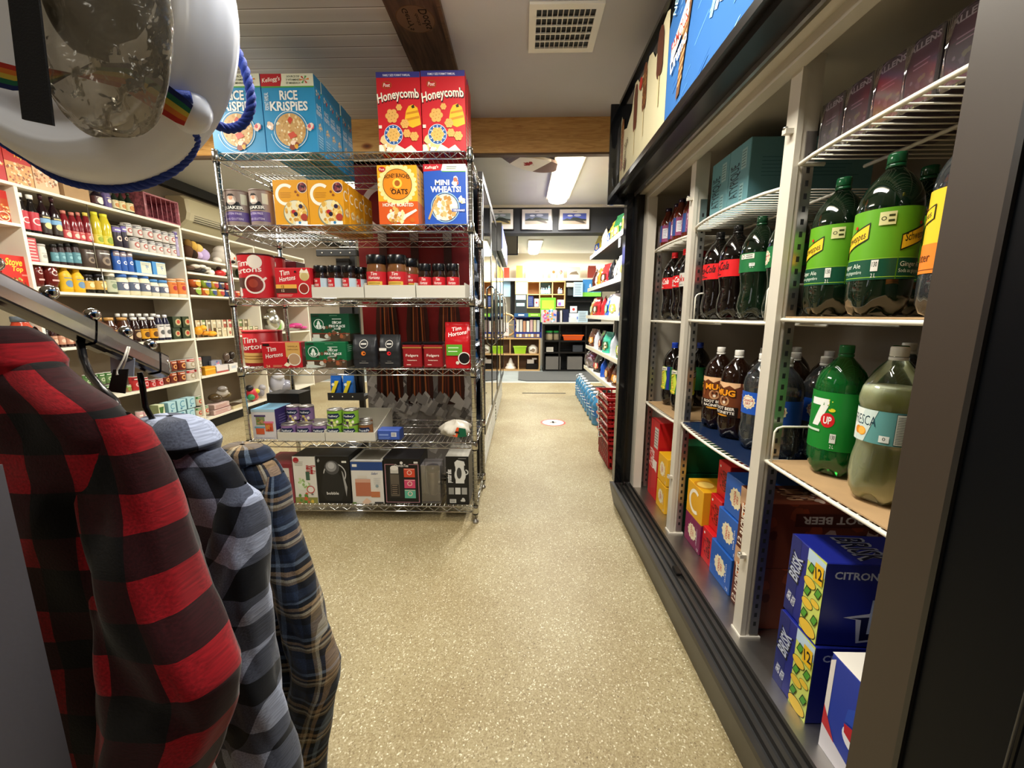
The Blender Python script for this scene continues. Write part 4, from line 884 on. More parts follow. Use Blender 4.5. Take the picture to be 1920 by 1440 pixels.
def a_mug(b, R, z0, z1):
    for mid in (-70, 60, 190):
        A = W(b, R, z0, z1, mid, 120); A.R(0, .0, 1, .30, '#1a0d08'); A.P([(0, .90), (.15, .84), (.3, .92), (.5, .83), (.7, .92), (.85, .84), (1, .9), (1, 1), (0, 1)], '#e8b98c')
        A.P([(.1, .42), (.2, .40), (.24, .84), (.12, .84)], '#8a4a22'); A.C(.55, .46, .17, '#b98a62'); A.C(.55, .47, .12, '#7a4426'); A.C(.50, .50, .03, '#20100a'); A.C(.62, .50, .03, '#20100a'); A.C(.56, .42, .05, '#e6d6c0')
        A.T('MUG', .55, .70, .72, .24, '#2a0f06', bold=.14); A.T('MUG', .55, .70, .66, .19, '#f09a1e', bold=.08); A.T('ROOT BEER', .55, .24, .7, .09, '#f0e6d8', bold=.05); A.T('RACINETTE', .55, .12, .7, .08, '#f0e6d8', bold=.05); A.C(.5, .03, .2, '#c8861e', .03)
def schw(A, x, y, w, h, t='Schweppes'):
    A.P([(x-w*.52, y-h*.62), (x-w*.52, y+h*.05), (x+w*.52, y+h*.66), (x+w*.52, y-h*.02), (x+w*.40, y-h*.12)], '#1d2410'); A.P([(x-w*.49, y-h*.54), (x-w*.49, y+h*.0), (x+w*.49, y+h*.57), (x+w*.49, y+h*.0), (x+w*.38, y-h*.07)], '#f0c42a')
    A.T(t, x, y, w*.86, h*.42, '#14180c', rot=14, bold=.02, it=.25); A.C(x+w*.05, y+h*.52, .03, '#c62a20')
def a_ginger(b, R, z0, z1):
    for mid in (-75, 45, 165):
        A = W(b, R, z0, z1, mid, 118); A.R(0, .0, 1, .30, '#0c4a34'); A.R(0, .295, 1, .305, '#8fc43a'); A.R(0, .03, 1, .04, '#8fc43a'); schw(A, .28, .60, .54, .34)
        A.T('Ginger Ale', .26, .20, .46, .09, '#dfe8d8', bold=0); A.T('Soda au gingembre', .27, .11, .5, .07, '#cfe0cf', bold=0); tick(A, .70, .2)
        A.R(.68, .76, .90, .94, '#d8d49a'); A.ring(.74, .85, .035, .012, '#2a3010'); A.R(.8, .87, .88, .90, '#333a14'); A.R(.8, .80, .88, .83, '#333a14')
def a_tonic(b, R, z0, z1):
    for mid in (-150, -20, 110):
        A = W(b, R, z0, z1, mid, 128); A.R(0, 0, 1, .36, '#e8812a'); A.R(0, .04, 1, .05, '#5a2a08'); schw(A, .5, .66, .62, .26); A.T('Tonic Water', .5, .2, .7, .11, '#5a2a08', bold=0); A.lines(.1, .5, .38, .44, 2, '#7a5a10')
def a_7up(b, R, z0, z1):
    for mid in (-60, 60, 180):
        A = W(b, R, z0, z1, mid, 118); A.P([(.22, .88), (.62, .88), (.62, .78), (.45, .40), (.30, .40), (.46, .76), (.22, .76)], '#f0f2ec'); A.C(.62, .52, .13, '#d21f26', .16); A.T('UP', .62, .52, .15, .13, '#f6f6f0', bold=.05)
        A.C(.68, .70, .06, '#e8d82e', .04); A.bits(.6, .78, .12, 10, ['#dfe84a', '#2f8a2a'], .012); tick(A, .75, .22, '130'); A.R(.1, .30, .5, .34, '#cfe8cf')
def a_fresca(b, R, z0, z1):
    for mid, dx in ((-52, 0), (128, 0)):
        A = W(b, R, z0, z1, mid, 178); A.P([(0, 0), (.45, 0), (.58, 1), (0, 1)], '#cfe0da'); A.P([(.1, 0), (.3, 0), (.42, 1), (.1, 1)], '#e4ece6')
        A.T('FRESCA', .40, .66, .34, .30, '#113a4a', bold=-.005, it=0); A.C(.35, .32, .055, '#e08a1e'); A.C(.41, .31, .06, '#f0a02c'); A.C(.41, .31, .048, '#f4b850'); A.R(.62, .08, .72, .28, '#e8eee8'); A.T('0', .67, .19, .03, .1, '#203038')
        A.R(.76, .03, .985, .97, '#1d3a40'); A.R(.765, .05, .98, .95, '#cfd4c8'); A.lines(.775, .97, .07, .9, 17, '#3f4a48', .35)
def a_snap(b, R, z0, z1):
    A = W(b, R, z0, z1, -90, 180); A.R(.5, 0, .68, 1, '#2a4a8a'); A.P([(.05, .35), (.45, .5), (.45, .8), (.05, .68)], '#e8e6ea'); A.T('Snapple', .25, .58, .36, .2, '#1c2c6a', rot=10, bold=.05); A.C(.15, .25, .05, '#c03a7a'); A.C(.25, .2, .05, '#d8d0e8'); A.R(.72, .2, .95, .8, '#d8d4dc'); A.lines(.74, .93, .25, .75, 6, '#4a4a5a')
bottle('coke', PCK, 'cola', '#c21a1e!', 0.152, 0.206, '#cf1a1f', a_coke('#f4efe8'))
bottle('zero', PCK, 'cola', '#141414!', 0.150, 0.208, '#d2181d', a_coke('#140a0a'))
bottle('diet', PCK, 'cola', '#b9bcc0!', 0.150, 0.208, '#c9c4bc', a_diet)
bottle('cdry', PCK, 'pet_dark_green', '#123a22!', 0.152, 0.212, '#1c6a38', a_cdry)
bottle('soda', P2L, 'pet_soda', '#e8e6e0!', 0.125, 0.20, '#1f55b8', a_soda, liquid='pet_clear')
bottle('brisk', P2L, 'cola', '#1f3fae!', 0.085, 0.205, '#1f6a3a', a_brisk)
bottle('mug', P2L, 'root_beer', '#e8e4dc!', 0.085, 0.212, '#6a3418', a_mug)
bottle('ginger', P2L, 'pet_dark_green', '#14492a!', 0.075, 0.215, '#5fa01e', a_ginger)
bottle('tonic', P2L, 'pet_soda', '#e8d040!', 0.075, 0.215, '#ecc22c', a_tonic)
bottle('7up', P2L, 'pet_green', '#1c6a38!', 0.07, 0.215, '#16802c', a_7up, liquid='pet_clear')
bottle('fresca', PFR, 'pet_clear', '#dcdcd4!', 0.135, 0.205, '#5f9a98', a_fresca, liquid='fresca_liquid', fill=0.252)
bottle('snapple', PSM, 'snapple', '#2a1a3a!', 0.03, 0.11, '#8a3a66', a_snap, full=False, lobes=0)
USED = set()
def put(kind, x, y, z, rz, label, group=None):
    t = BOT[kind]; rz = -math.pi/2+math.radians(rz)
    if kind not in USED:
        USED.add(kind); t.location = (x, y, z+0.0006); t.rotation_euler = (0, 0, rz); t['label'] = label
        if group: t['group'] = group
        return t
    return dup(t, (x, y, z+0.0006), rz, label, group)
# far bay, upper shelf: small fruit tea bottles
for i in range(5): put('snapple', 0.745+(i % 2)*0.01, 2.16-i*0.085, 1.48, 5*i-10, ('maroon fruit tea bottle %s of the row of small bottles on far upper cooler shelf' % ['farthest', 'second', 'middle', 'fourth', 'nearest'][i]), 'fruit tea bottles')
put('coke', 0.765, 2.09, 1.122, 0, 'cola bottle with red label, farthest on the middle cooler shelf', 'colas in the far bay')
put('coke', 0.775, 1.975, 1.122, 10, 'cola bottle with red label beside the grey label diet bottles', 'colas in the far bay')
put('diet', 0.765, 1.865, 1.122, 0, 'diet cola bottle with grey label, left of two beside white upright', 'colas in the far bay')
put('diet', 0.88, 1.83, 1.122, 8, 'diet cola bottle with grey label, set behind at the far upright', 'colas in the far bay')
put('coke', 0.88, 2.04, 1.122, 0, 'cola bottle with red cap standing in second row of far bay', 'colas in the far bay')
put('brisk', 0.80, 2.10, 0.677, 0, 'iced tea bottle with lemon label and blue cap, far bay front', 'lemon iced tea bottles')
put('brisk', 0.80, 1.965, 0.677, 0, 'iced tea bottle with lemon label half hidden by the white upright', 'lemon iced tea bottles')
put('brisk', 0.93, 2.10, 0.677, 0, 'iced tea bottle with blue cap behind the farthest lemon label bottle', 'lemon iced tea bottles')
# middle bay
put('zero', 0.770, 1.640, 1.132, 10, 'cola bottle with red and black label beside far upright, middle bay', 'sodas on the middle bay shelf')
put('zero', 0.775, 1.520, 1.132, -5, 'cola bottle with red and black label next to the ginger ale bottle', 'sodas on the middle bay shelf')
put('cdry', 0.780, 1.385, 1.132, 0, 'dark green ginger ale bottle with round badge, middle bay centre', 'sodas on the middle bay shelf')
put('cdry', 0.780, 1.235, 1.132, 30, 'dark green ginger ale bottle behind the near white upright', 'sodas on the middle bay shelf')
put('cdry', 0.905, 1.43, 1.132, 0, 'dark green ginger ale bottle in the second row, middle bay', 'sodas on the middle bay shelf')
put('zero', 0.90, 1.58, 1.132, 0, 'dark cola bottle in the second row of middle bay', 'sodas on the middle bay shelf')
put('mug', 0.800, 1.615, 0.692, 25, 'root beer bottle with mug label, farther of the front two', 'root beer and soda bottles')
put('mug', 0.800, 1.480, 0.692, -5, 'root beer bottle with mug label, nearer of the front two', 'root beer and soda bottles')
put('soda', 0.815, 1.355, 0.692, 0, 'clear soda water bottle with blue label beside root beer', 'root beer and soda bottles')
put('soda', 0.815, 1.235, 0.692, 25, 'clear soda water bottle with blue label cut off by near upright', 'root beer and soda bottles')
for i, (x, y, k) in enumerate(((0.95, 1.58, 'mug'), (0.95, 1.40, 'mug'), (0.95, 1.26, 'soda'), (1.10, 1.62, 'mug'), (1.10, 1.45, 'mug'))):
    put(k, x, y, 0.692, 10*i, '%s bottle in the %s row, %s, middle bay lower shelf' % ('soda water' if k == 'soda' else 'root beer', 'second' if x < 1 else 'third', 'far' if y > 1.5 else 'near' if y < 1.3 else 'centre'), 'back row bottles in the middle bay')
# near bay
put('ginger', 0.780, 1.055, 1.145, 6, 'green ginger ale bottle with yellow logo, farther of the big two', 'green ginger ale bottles')
put('ginger', 0.770, 0.905, 1.145, 0, 'green ginger ale bottle with yellow logo, nearer of the big two', 'green ginger ale bottles')
put('ginger', 0.91, 0.98, 1.145, 30, 'green ginger ale bottle in the second row behind the big two', 'green ginger ale bottles')
put('tonic', 0.765, 0.735, 1.145, 10, 'tonic water bottle with yellow and orange label at the door edge')
put('fresca', 0.785, 0.846, 0.747, -24, 'clear bottle of cloudy pale yellow soda with teal label')
put('7up', 0.800, 1.000, 0.747, -12, 'green lemon lime bottle with white seven and red dot, front one', 'green lemon lime bottles')
put('7up', 0.915, 0.985, 0.747, 10, 'green lemon lime bottle behind the front green one', 'green lemon lime bottles')
put('7up', 0.915, 0.850, 0.747, 0, 'green lemon lime bottle behind the cloudy pale yellow bottle', 'green lemon lime bottles')
put('soda', 1.02, 1.075, 0.747, -20, 'clear soda water bottle with blue label beside the green lemon lime bottles', 'soda waters in the near bay')
for i, (x, y) in enumerate(((1.08, 0.95), (1.14, 1.06), (1.20, 0.93))): put('soda', x, y, 0.747, 15*i, 'clear soda water bottle %s in the near bay' % ('behind the pale yellow one', 'behind the front soda water', 'deepest')[i], 'soda waters in the near bay')

# ------------------------------------------------------------------ drink cases
def case(label, x, y, z, w, h, d, base, front, side=None, top=None, rz=0, name='drink_case', cat='drink case', group=None, topcol=None):
    b = MB().box((-w/2, -d/2, 0), (w/2, d/2, h), base, 0.002)
    if front: front(face(b, 'F', (-w/2, -d/2, 0), (w/2, d/2, h)))
    if side: side(face(b, 'R', (-w/2, -d/2, 0), (w/2, d/2, h)))
    if top: top(face(b, 'T', (-w/2, -d/2, 0), (w/2, d/2, h)))
    o = b.obj(name, loc=(x+d/2, y, z+0.0006), rz=-math.pi/2+math.radians(rz))
    return tag(o, label, cat, group)
def f_cd(col, t2='CLUB SODA'):
    def f(A):
        pts = [(.5+.24*k*math.cos(t), .5+.24*k*math.sin(t)) for t, k in [(math.radians(i*15), (1.0 if i % 2 else 1.18)) for i in range(24)]]
        A.P(pts, '#e8dcb8'); A.T('CANADA', .45, .5, .36, .10, '#c0392b', rot=90, bold=.05); A.T('DRY', .57, .5, .2, .09, '#c0392b', rot=90, bold=.05); A.T(t2, .80, .5, .5, .05, '#e8ecf4', rot=90); A.T('12', .9, .12, .1, .08, '#e8ecf4')
    return f
def f_coke(A): A.T('Coca-Cola', .52, .5, .9, .34, '#3a0508', rot=90, bold=.03, it=.2); A.T('ZERO SUGAR', .18, .5, .5, .05, '#3a0508', rot=90); A.C(.2, .85, .06, '#e8e0d8')
def f_c(A): A.ring(.52, .5, .36, .10, '#f2ead8', 55, 305); A.R(.1, .08, .4, .1, '#c8861e')
def f_mug(A):
    A.P([(0, .72), (.2, .66), (.45, .78), (.7, .68), (1, .8), (1, 1), (0, 1)], '#c49a78'); A.bits(.5, .55, .45, 40, ['#8a4222', '#d8a074', '#5a2412', '#c86a2a', '#e8cdb0'], .055, 4)
    A.T('MUG', .66, .42, .75, .42, '#2a0f06', rot=90, bold=.12); A.T('MUG', .66, .42, .72, .36, '#e8641e', rot=90, bold=.06); A.T('RACINETTE', .25, .5, .8, .16, '#f0e6d8', rot=90, bold=.06); A.T('12', .15, .12, .2, .1, '#f0e6d8', rot=90)
def s_mug(A):
    A.R(0, 0, 1, 1, '#7a3a24'); A.bits(.5, .45, .48, 46, ['#9a4a2a', '#d0b0a0', '#a84a28', '#5a2416', '#e0d0c4'], .05, 6)
    A.R(.22, .66, .84, .86, '#5a2818'); A.T('ROOT BEER', .53, .76, .52, .12, '#e8dcd0', rot=180, bold=.06)
    for x in (.18, .62): A.T('G', x+.12, .36, .17, .36, '#2a0c06', rot=180, bold=.14); A.T('G', x+.12, .36, .14, .30, '#eadac8', rot=180, bold=.06)
def t_mug(A): A.R(0, .0, 1, 1, '#5a2818'); A.bits(.5, .4, .45, 30, ['#8a4a30', '#c0a898', '#3a140a'], .06, 9); A.T('MUG', .5, .3, .6, .2, '#b98a6a', bold=.08)
z3 = (0.158, 0.300, 0.442)
for i, z in enumerate(z3):
    case('blue soda water case with round badge, %s of the stack of three in middle bay' % ('bottom', 'middle', 'top')[i], 0.742+0.006*i, 1.368-0.02*i, z, 0.148, 0.14, 0.40, '#1f58ae', f_cd('#1f58ae'), group='blue soda cases')
for i, z in enumerate((0.158, 0.372)):
    case('brown root beer case with big printed logo, %s of two beside the near upright' % ('lower', 'upper')[i], 0.742, 1.212, z, 0.135, 0.212, 0.42, '#5a2412', f_mug, s_mug, t_mug, group='root beer cases')
case('purple soda case, bottom of the leftmost stack in middle cooler bay', 0.742, 1.612, 0.158, 0.15, 0.13, 0.40, '#7a1a4a', f_cd('#7a1a4a', 'CRANBERRY'))
case('yellow drink case with big white letter on top of the purple case', 0.742, 1.612, 0.289, 0.15, 0.148, 0.40, '#e0a41c', f_c, top=lambda A: (A.C(.5, .1, .3, '#c8861e'), A.C(.5, .1, .22, '#e8c060')))
for i, (z, l) in enumerate(((0.158, 'bottom of three stacked in middle bay'), (0.300, 'middle of three stacked in middle bay'), (0.442, 'top of three stacked in middle bay'))):
    case('red cola case with dark script, '+l, 0.75+0.02*i, 1.490-0.0*i, z, 0.088, 0.14, 0.40, '#c61a20', f_coke, top=lambda A: A.T('Coca-Cola', .5, .5, .8, .3, '#4a0a0c', rot=90, it=.2), group='red cola cases')
def f_sf(A): A.R(.1, .0, .4, 1, '#b31318'); A.T('Coca-Cola', .28, .5, .8, .2, '#f0e0d8', rot=90, bold=.03, it=.2); A.R(.5, .66, .95, .92, '#c9c0b8'); A.lines(.52, .93, .68, .9, 6, '#5a504c'); A.P([(.45, .40), (.95, .36), (.95, .50), (.45, .5)], '#e8dcd4')
case('tall red cola case standing upright at the far end of cooler', 0.725, 2.100, 0.158, 0.13, 0.43, 0.27, '#c4191f', f_sf)
for i, z in enumerate((0.158, 0.305)): case('yellow tonic case with small badge, %s one in the far cooler bay' % ('lower', 'upper')[i], 0.72, 1.945, z, 0.125, 0.142, 0.40, '#e2a91e', f_cd('#e2a91e', 'TONIC'), group='yellow tonic cases')
def f_gin(A): A.P([(0, 0), (.4, 0), (.3, 1), (0, 1)], '#d9e0d4'); A.P([(.3, .5), (.55, .95), (.9, .6), (.7, .5), (1, .3), (.5, .1)], '#2a7a48'); A.C(.35, .45, .2, '#e8dcc0'); A.T('CANADA', .35, .45, .3, .1, '#c0392b', rot=80, bold=.05)
for i, z in enumerate((0.158, 0.292, 0.426)): case('green and white ginger ale case, %s of stack by far upright' % ('bottom', 'middle', 'top')[i], 0.735, 1.825, z, 0.11, 0.13, 0.40, '#12603a', f_gin, group='green ginger ale cases')
case('dark green case lying flat behind the yellow case, middle bay', 0.90, 1.615, 0.44, 0.16, 0.13, 0.40, '#0b3a20', lambda A: (A.R(0, .55, 1, .8, '#1d2a20'), A.T('MIXER', .5, .68, .7, .15, '#9aa89a')), lambda A: (A.R(0, .5, 1, .9, '#8f948c'), A.T('THE REAL ONE', .5, .3, .7, .12, '#20683a')))
# brisk cases with the big side logo
def f_brisk(A):
    A.R(.0, 0, .30, 1, '#141f6a'); A.R(.52, .0, 1, 1, '#cfdc6a')
    A.T('BRISK', .22, .64, .62, .22, '#0a0e24', rot=80, bold=.1); A.T('BRISK', .22, .64, .56, .17, '#b9c2d8', rot=80, bold=.04); A.T('LEMON', .13, .22, .2, .07, '#dfe4f0', rot=80, bold=.05); A.T('CITRON', .27, .2, .2, .07, '#dfe4f0', rot=80, bold=.05)
    A.P([(.52, 1), (1, .97), (1, .80), (.52, .86)], '#bcd4e8')
    for x, y, r in ((.74, .08, .24), (.66, .36, .16), (.86, .44, .12), (.66, .62, .17)): A.C(x, y, r, '#1c1c0c', r*.62); A.C(x, y, r*.94, '#e8c13c', r*.56)
    for x, y in ((.62, .5), (.9, .58), (.66, .80), (.62, .22), (.9, .25)): A.P([(x-.09, y-.04), (x+.03, y-.06), (x+.11, y+.05), (x-.02, y+.07)], '#14280e'); A.P([(x-.07, y-.03), (x+.03, y-.045), (x+.09, y+.04), (x-.01, y+.055)], '#4f9a2e')
    A.P([(.74, .70), (.98, .70), (.98, .92), (.76, .92)], '#e8b81c'); A.T('12', .87, .81, .18, .13, '#111111', rot=12, bold=.05)
def s_brisk(A):
    A.T('CITRON', .17, .86, .24, .09, '#c4cede', bold=.05); A.P([(.13, .36), (.27, .42), (.34, .64), (.55, .70), (.98, .82), (.98, .25), (.45, .14), (.22, .05), (.20, .34)], '#c4cad8'); A.P([(.17, .355), (.28, .38), (.36, .61), (.55, .67), (.98, .79), (.98, .27), (.45, .17), (.235, .08), (.23, .34)], '#0b1030')
    A.T('BRISK', .63, .46, .72, .42, '#b4c4d8', rot=7, bold=.07, it=.15); A.P([(.4, .15), (.55, .27), (.8, .2), (.7, .1)], '#5a7a4a')
def t_brisk(A): A.T('BRISK', .5, .3, .8, .2, '#8d93a4', rot=0, bold=.1); A.T('BRISK', .5, .3, .76, .16, '#0b1030', rot=0, bold=.03); A.R(.1, .92, .5, .96, '#8d93a4')
for i, z in enumerate((0.158, 0.374)): case('navy blue lemon tea case with large lettering, %s of two beside the door' % ('bottom', 'top')[i], 0.700+0.006*i, 0.905-0.004*i, z, 0.128, 0.214, 0.40, '#141f7c', f_brisk, s_brisk, t_brisk, rz=-3*i, group='lemon tea cases')
def f_pepsi(A):
    A.P([(0, 0), (1, 0), (1, .1), (0, .25)], '#d8d4dc'); A.P([(0, .92), (.1, .97), (.1, .25), (0, .25)], '#e6e0dc'); A.P([(0, .25), (.3, .2), (0, .45)], '#c02a30'); A.R(.82, .88, .98, .97, '#d8d8e0')
    A.C(.62, .42, .2, '#e8e8ee'); A.P([(.44, .52), (.8, .58), (.78, .68), (.6, .72), (.47, .66)], '#2448b0'); A.P([(.44, .5), (.8, .56), (.82, .36), (.46, .42)], '#b81e2a'); A.T('PEPSI', .8, .22, .34, .08, '#0c1030', rot=-30, bold=.06)
def t_pepsi(A): A.R(0, .0, 1, .22, '#e6e0d6'); A.R(.55, .06, .9, .2, '#b9b4ac'); A.R(.6, .08, .85, .18, '#d8d4cc')
case('blue cola case with red white globe and white corner, nearest at the door', 0.700, 0.732, 0.158, 0.125, 0.247, 0.38, '#2038a0', f_pepsi, lambda A: (A.R(0, .9, 1, 1, '#e6e0d6'), A.C(.5, .5, .2, '#b81e2a')), t_pepsi)
# cartons on the middle bay top shelf
def f_at(A): A.T('ATYPIQUE', .35, .5, .85, .30, '#14323a', rot=90, bold=.02); A.R(.62, .1, .8, .42, '#7fa6a8'); A.R(.62, .62, .86, .9, '#8fb0b0'); A.lines(.64, .84, .64, .88, 6, '#3a5a5c'); A.lines(.64, .78, .12, .4, 6, '#3a5a5c')
for i, y in enumerate((1.632, 1.497)):
    case('pale teal mocktail carton with black upright lettering, %s of two on the top cooler shelf' % ('farther', 'nearer')[i], 0.745, y, 1.492, 0.132, 0.225, 0.40, '#5f8f96', f_at, lambda A: A.lines(.1, .9, .45, .75, 6, '#44747c', .25), name='drink_carton', cat='carton', group='teal cartons')
# wrapped purple juice packs on the near top shelf
jb = MB().box((-0.034, -0.10, 0), (0.034, 0.10, 0.118), '#3a2238', 0.002); A = face(jb, 'F', (-0.034, -0.1, 0), (0.034, 0.1, 0.118))
A.R(0, .62, 1, .86, '#5a1c44'); A.T('ALLENS', .5, .90, .9, .10, '#c9bfc8', bold=.06); A.ring(.5, .76, .46, .03, '#a890a8', 20, 160); A.lines(.25, .75, .55, .68, 2, '#b08aa0'); A.bits(.5, .25, .46, 40, ['#4a3a58', '#6a5a6e', '#7d7a58', '#33263c', '#8a7a8a'], .06, 3)
A = face(jb, 'R', (-0.034, -0.1, 0), (0.034, 0.1, 0.118)); A.bits(.5, .3, .45, 30, ['#4a3a58', '#6a5a6e', '#7d7a58', '#33263c'], .03, 5); A.T('ALLENS', .5, .8, .6, .16, '#b8aab8')
jw = MB().box((-0.0358, -0.103, 0), (0.0358, 0.103, 0.1215), 'wrap_clear', 0.004)
for i in range(5): jw.tube([(-0.034+0.004*i, -0.1035, 0.118), (-0.03, -0.1045, 0.06), (-0.034+0.002*i, -0.1035, 0.004)], 0.0006, 'wrap_clear', 4)
jm, wm = jb.mesh('juice'), jw.mesh('film')
for i in range(7):
    y = 1.058-i*0.073
    o = bpy.data.objects.new('juice_pack', jm); COL.objects.link(o); o.location = (0.835, y, 1.5312); o.rotation_euler = (0, 0, -math.pi/2+0.03*((i*7) % 3-1)); tag(o, 'purple wrapped juice pack, %s in the row on near top cooler shelf' % ['farthest', 'second farthest', 'third farthest', 'middle', 'third nearest', 'second nearest', 'nearest'][i], 'juice pack', 'wrapped juice packs')
    w = bpy.data.objects.new('film', wm); COL.objects.link(w); w.parent = o

# ================================================================== chrome wire rack
RX0, RX1, RY0, RY1 = -1.485, -0.250, 2.070, 2.530
SZ = [1.919, 1.587, 1.232, 0.868, 0.468, 0.097]
rk = thing('wire_rack', 'tall chrome wire rack with six shelves of boxes in the middle of shop', 'rack', (RX0, RY0, 0))
RW, RD = RX1-RX0, RY1-RY0
for x, y in ((0, 0), (RW, 0), (0, RD), (RW, RD)):
    b = MB().lathe([(0.0125, 0.03), (0.0125, 1.925)], 'chrome', 14, c=(x, y))
    for k in range(74): b.lathe([(0.0129, 0.05+k*0.0254), (0.0131, 0.051+k*0.0254), (0.0129, 0.052+k*0.0254)], 'steel', 10, c=(x, y), close=False)
    b.lathe([(0.0125, 1.925), (0.0145, 1.926), (0.0145, 1.934), (0.0, 1.936)], 'chrome', 12, c=(x, y)).lathe([(0.0, 0), (0.017, 0.002), (0.017, 0.01), (0.007, 0.014), (0.007, 0.03)], 'steel', 12, c=(x, y)); b.obj('post', rk)
sb = MB(); W_, D_ = RW, RD
def zig(p0, p1, n):
    p0, p1 = Vector(p0), Vector(p1); pts = []
    for i in range(n*2+1): q = p0.lerp(p1, i/(n*2)); pts.append((q.x, q.y, -0.004 if i % 2 else -0.030))
    sb.tube(pts, 0.0022, 'chrome', 5)
for a, c, n in (((0.02, 0), (W_-0.02, 0), 17), ((0.02, D_), (W_-0.02, D_), 17), ((0, 0.02), (0, D_-0.02), 6), ((W_, 0.02), (W_, D_-0.02), 6)):
    for z in (-0.002, -0.034): sb.tube([(a[0], a[1], z), (c[0], c[1], z)], 0.0034, 'bright_chrome', 6)
    zig((a[0], a[1], 0), (c[0], c[1], 0), n)
for x in (W_*0.33, W_*0.67): sb.tube([(x, 0, -0.006), (x, D_, -0.006)], 0.003, 'chrome', 5)
for y in (D_*0.36, D_*0.66): sb.tube([(0, y, -0.008), (W_, y, -0.008)], 0.003, 'chrome', 5)
for i in range(1, 49): x = W_*i/49; sb.tube([(x, 0, -0.0016), (x, D_, -0.0016)], 0.0016, 'chrome', 5)
for x, y in ((0, 0), (W_, 0), (0, D_), (W_, D_)):
    sb.lathe([(0.0165, -0.038), (0.019, -0.036), (0.0165, 0.002), (0.015, 0.004)], 'chrome', 14, c=(x, y), close=False).lathe([(0.0155, -0.046), (0.0155, -0.038)], 'black_frame', 12, c=(x, y), close=False)
sm_ = sb.mesh('shelf')
for z in SZ:
    o = bpy.data.objects.new('shelf', sm_); COL.objects.link(o); o.parent = rk; o.location = (0, 0, z)

def rx(px, z, Y):
    k = (px-960)/F_PX; dz = z-CAM_H
    return (k*(Y*cf.y+dz*cf.z)-Y*cr.y)/(cr.x-k*cf.x)
def span(px0, px1, z, Y): a, c = rx(px0, z, Y), rx(px1, z, Y); return (a+c)/2, c-a
def top(px, py, Y): return at(px, py, Y=Y).z
G0 = 0.0008
def rbox(name, label, cat, px0, px1, pyt, s, depth, base, front=None, side=None, topf=None, Y=2.085, rz=0, group=None, bev=0.0015, z=None, n=1, labs=None, dy=None, backlab=None, sidecol=None):
    z = SZ[s]+G0 if z is None else z
    cx, w = span(px0, px1, z, Y); h = top((px0+px1)/2, pyt, Y)-z
    b = MB().box((-w/2, 0, 0), (w/2, depth, h), base, bev)
    if sidecol: b.box((w/2-0.001, 0.001, 0.001), (w/2+0.0002, depth-0.001, h-0.001), sidecol)
    if front: front(face(b, 'F', (-w/2, 0, 0), (w/2, depth, h)))
    if side: side(face(b, 'R', (-w/2, 0, 0), (w/2, depth, h)))
    if topf: topf(face(b, 'T', (-w/2, 0, 0), (w/2, depth, h)))
    o = b.obj(name, loc=(cx, Y, z), rz=math.radians(rz)); tag(o, label, cat, group)
    for i in range(1, n):
        c = o.copy(); COL.objects.link(c); c.location = (cx+0.002*((i*5) % 3-1), Y+i*(depth+0.004), z); c['label'] = backlab % ORD[i]
    return o, w, h
# ---------------- top shelf: blue rice cereal, red honeycomb cereal
def bowl(A, cx, cy, r, rim='#2f7fae', fill=('#d8b070', '#e8cc98', '#c0904e', '#f0e0b8'), n=90, size=.022, seed=3):
    A.C(cx, cy, r, '#d9e8f0', seg=32); A.C(cx, cy, r*.96, rim, seg=32); A.C(cx, cy, r*.88, '#caa066', seg=28); A.bits(cx, cy, r*.84, n, fill, size, seed)
def f_rice(A):
    A.R(0, .845, 1, 1, '#e6e6cf'); A.R(0, .83, 1, .848, '#4fa04a'); A.P([(0, .848), (.37, .848), (.40, .93), (.40, 1), (0, 1)], '#b8202c'); A.T("Kellogg's", .2, .925, .34, .07, '#f4e8dc', rot=6, bold=.03, it=.2)
    A.T('SOURCE DE', .62, .965, .24, .025, '#3a4a34'); A.T('7 VITAMINES', .62, .925, .27, .025, '#3a4a34'); A.T('ET MINERAUX', .62, .885, .27, .025, '#3a4a34')
    for i in range(6): A.P([(.83, .925), (.83+.09*math.cos(i), .925+.05*math.sin(i)), (.83+.09*math.cos(i+.4), .925+.05*math.sin(i+.4))], ['#e07a2a', '#4fa04a', '#c0392b'][i % 3])
    A.T('RiCE', .51, .735, .34, .12, '#f2f2ee', bold=.06); A.T('KRiSPiES', .50, .60, .72, .12, '#f2f2ee', bold=.06); A.T('FORMAT FAMILIAL', .085, .66, .3, .06, '#dcecf4', rot=90, bold=.03)
    bowl(A, .50, .30, .33); A.ring(.5, .30, .39, .012, '#bcdcf0', 190, 290); A.P([(.45, .42), (.5, .37), (.56, .43), (.5, .47)], '#c8442c'); A.P([(.44, .25), (.55, .28), (.62, .22), (.48, .18)], '#d0523a'); A.bits(.55, .10, .06, 12, ['#e8b49a', '#d8a020', '#8a3a20', '#f0d8c0'], .05, 8); A.bits(.88, .34, .05, 8, ['#f0d8c8', '#d8606a', '#e8c8b0'], .045, 9); A.bits(.12, .36, .05, 6, ['#f0d8c8', '#e8c8b0', '#ffffff'], .045, 10)
def s_rice(A):
    A.R(.0, .86, 1, 1, '#2f7fae'); A.bits(.5, .8, .3, 6, ['#e8e4d0', '#c0392b', '#e8c8a0'], .09, 2); A.T('RiCE', .5, .62, .6, .06, '#e8eef0'); A.T('KRiSPiES', .5, .54, .8, .06, '#e8eef0'); A.bits(.5, .38, .3, 8, ['#d8b070', '#e8cc98'], .08, 5); A.lines(.15, .85, .08, .26, 5, '#a8d0e4', .3)
BL = 'blue rice cereal box, %s of the right column on top rack shelf'
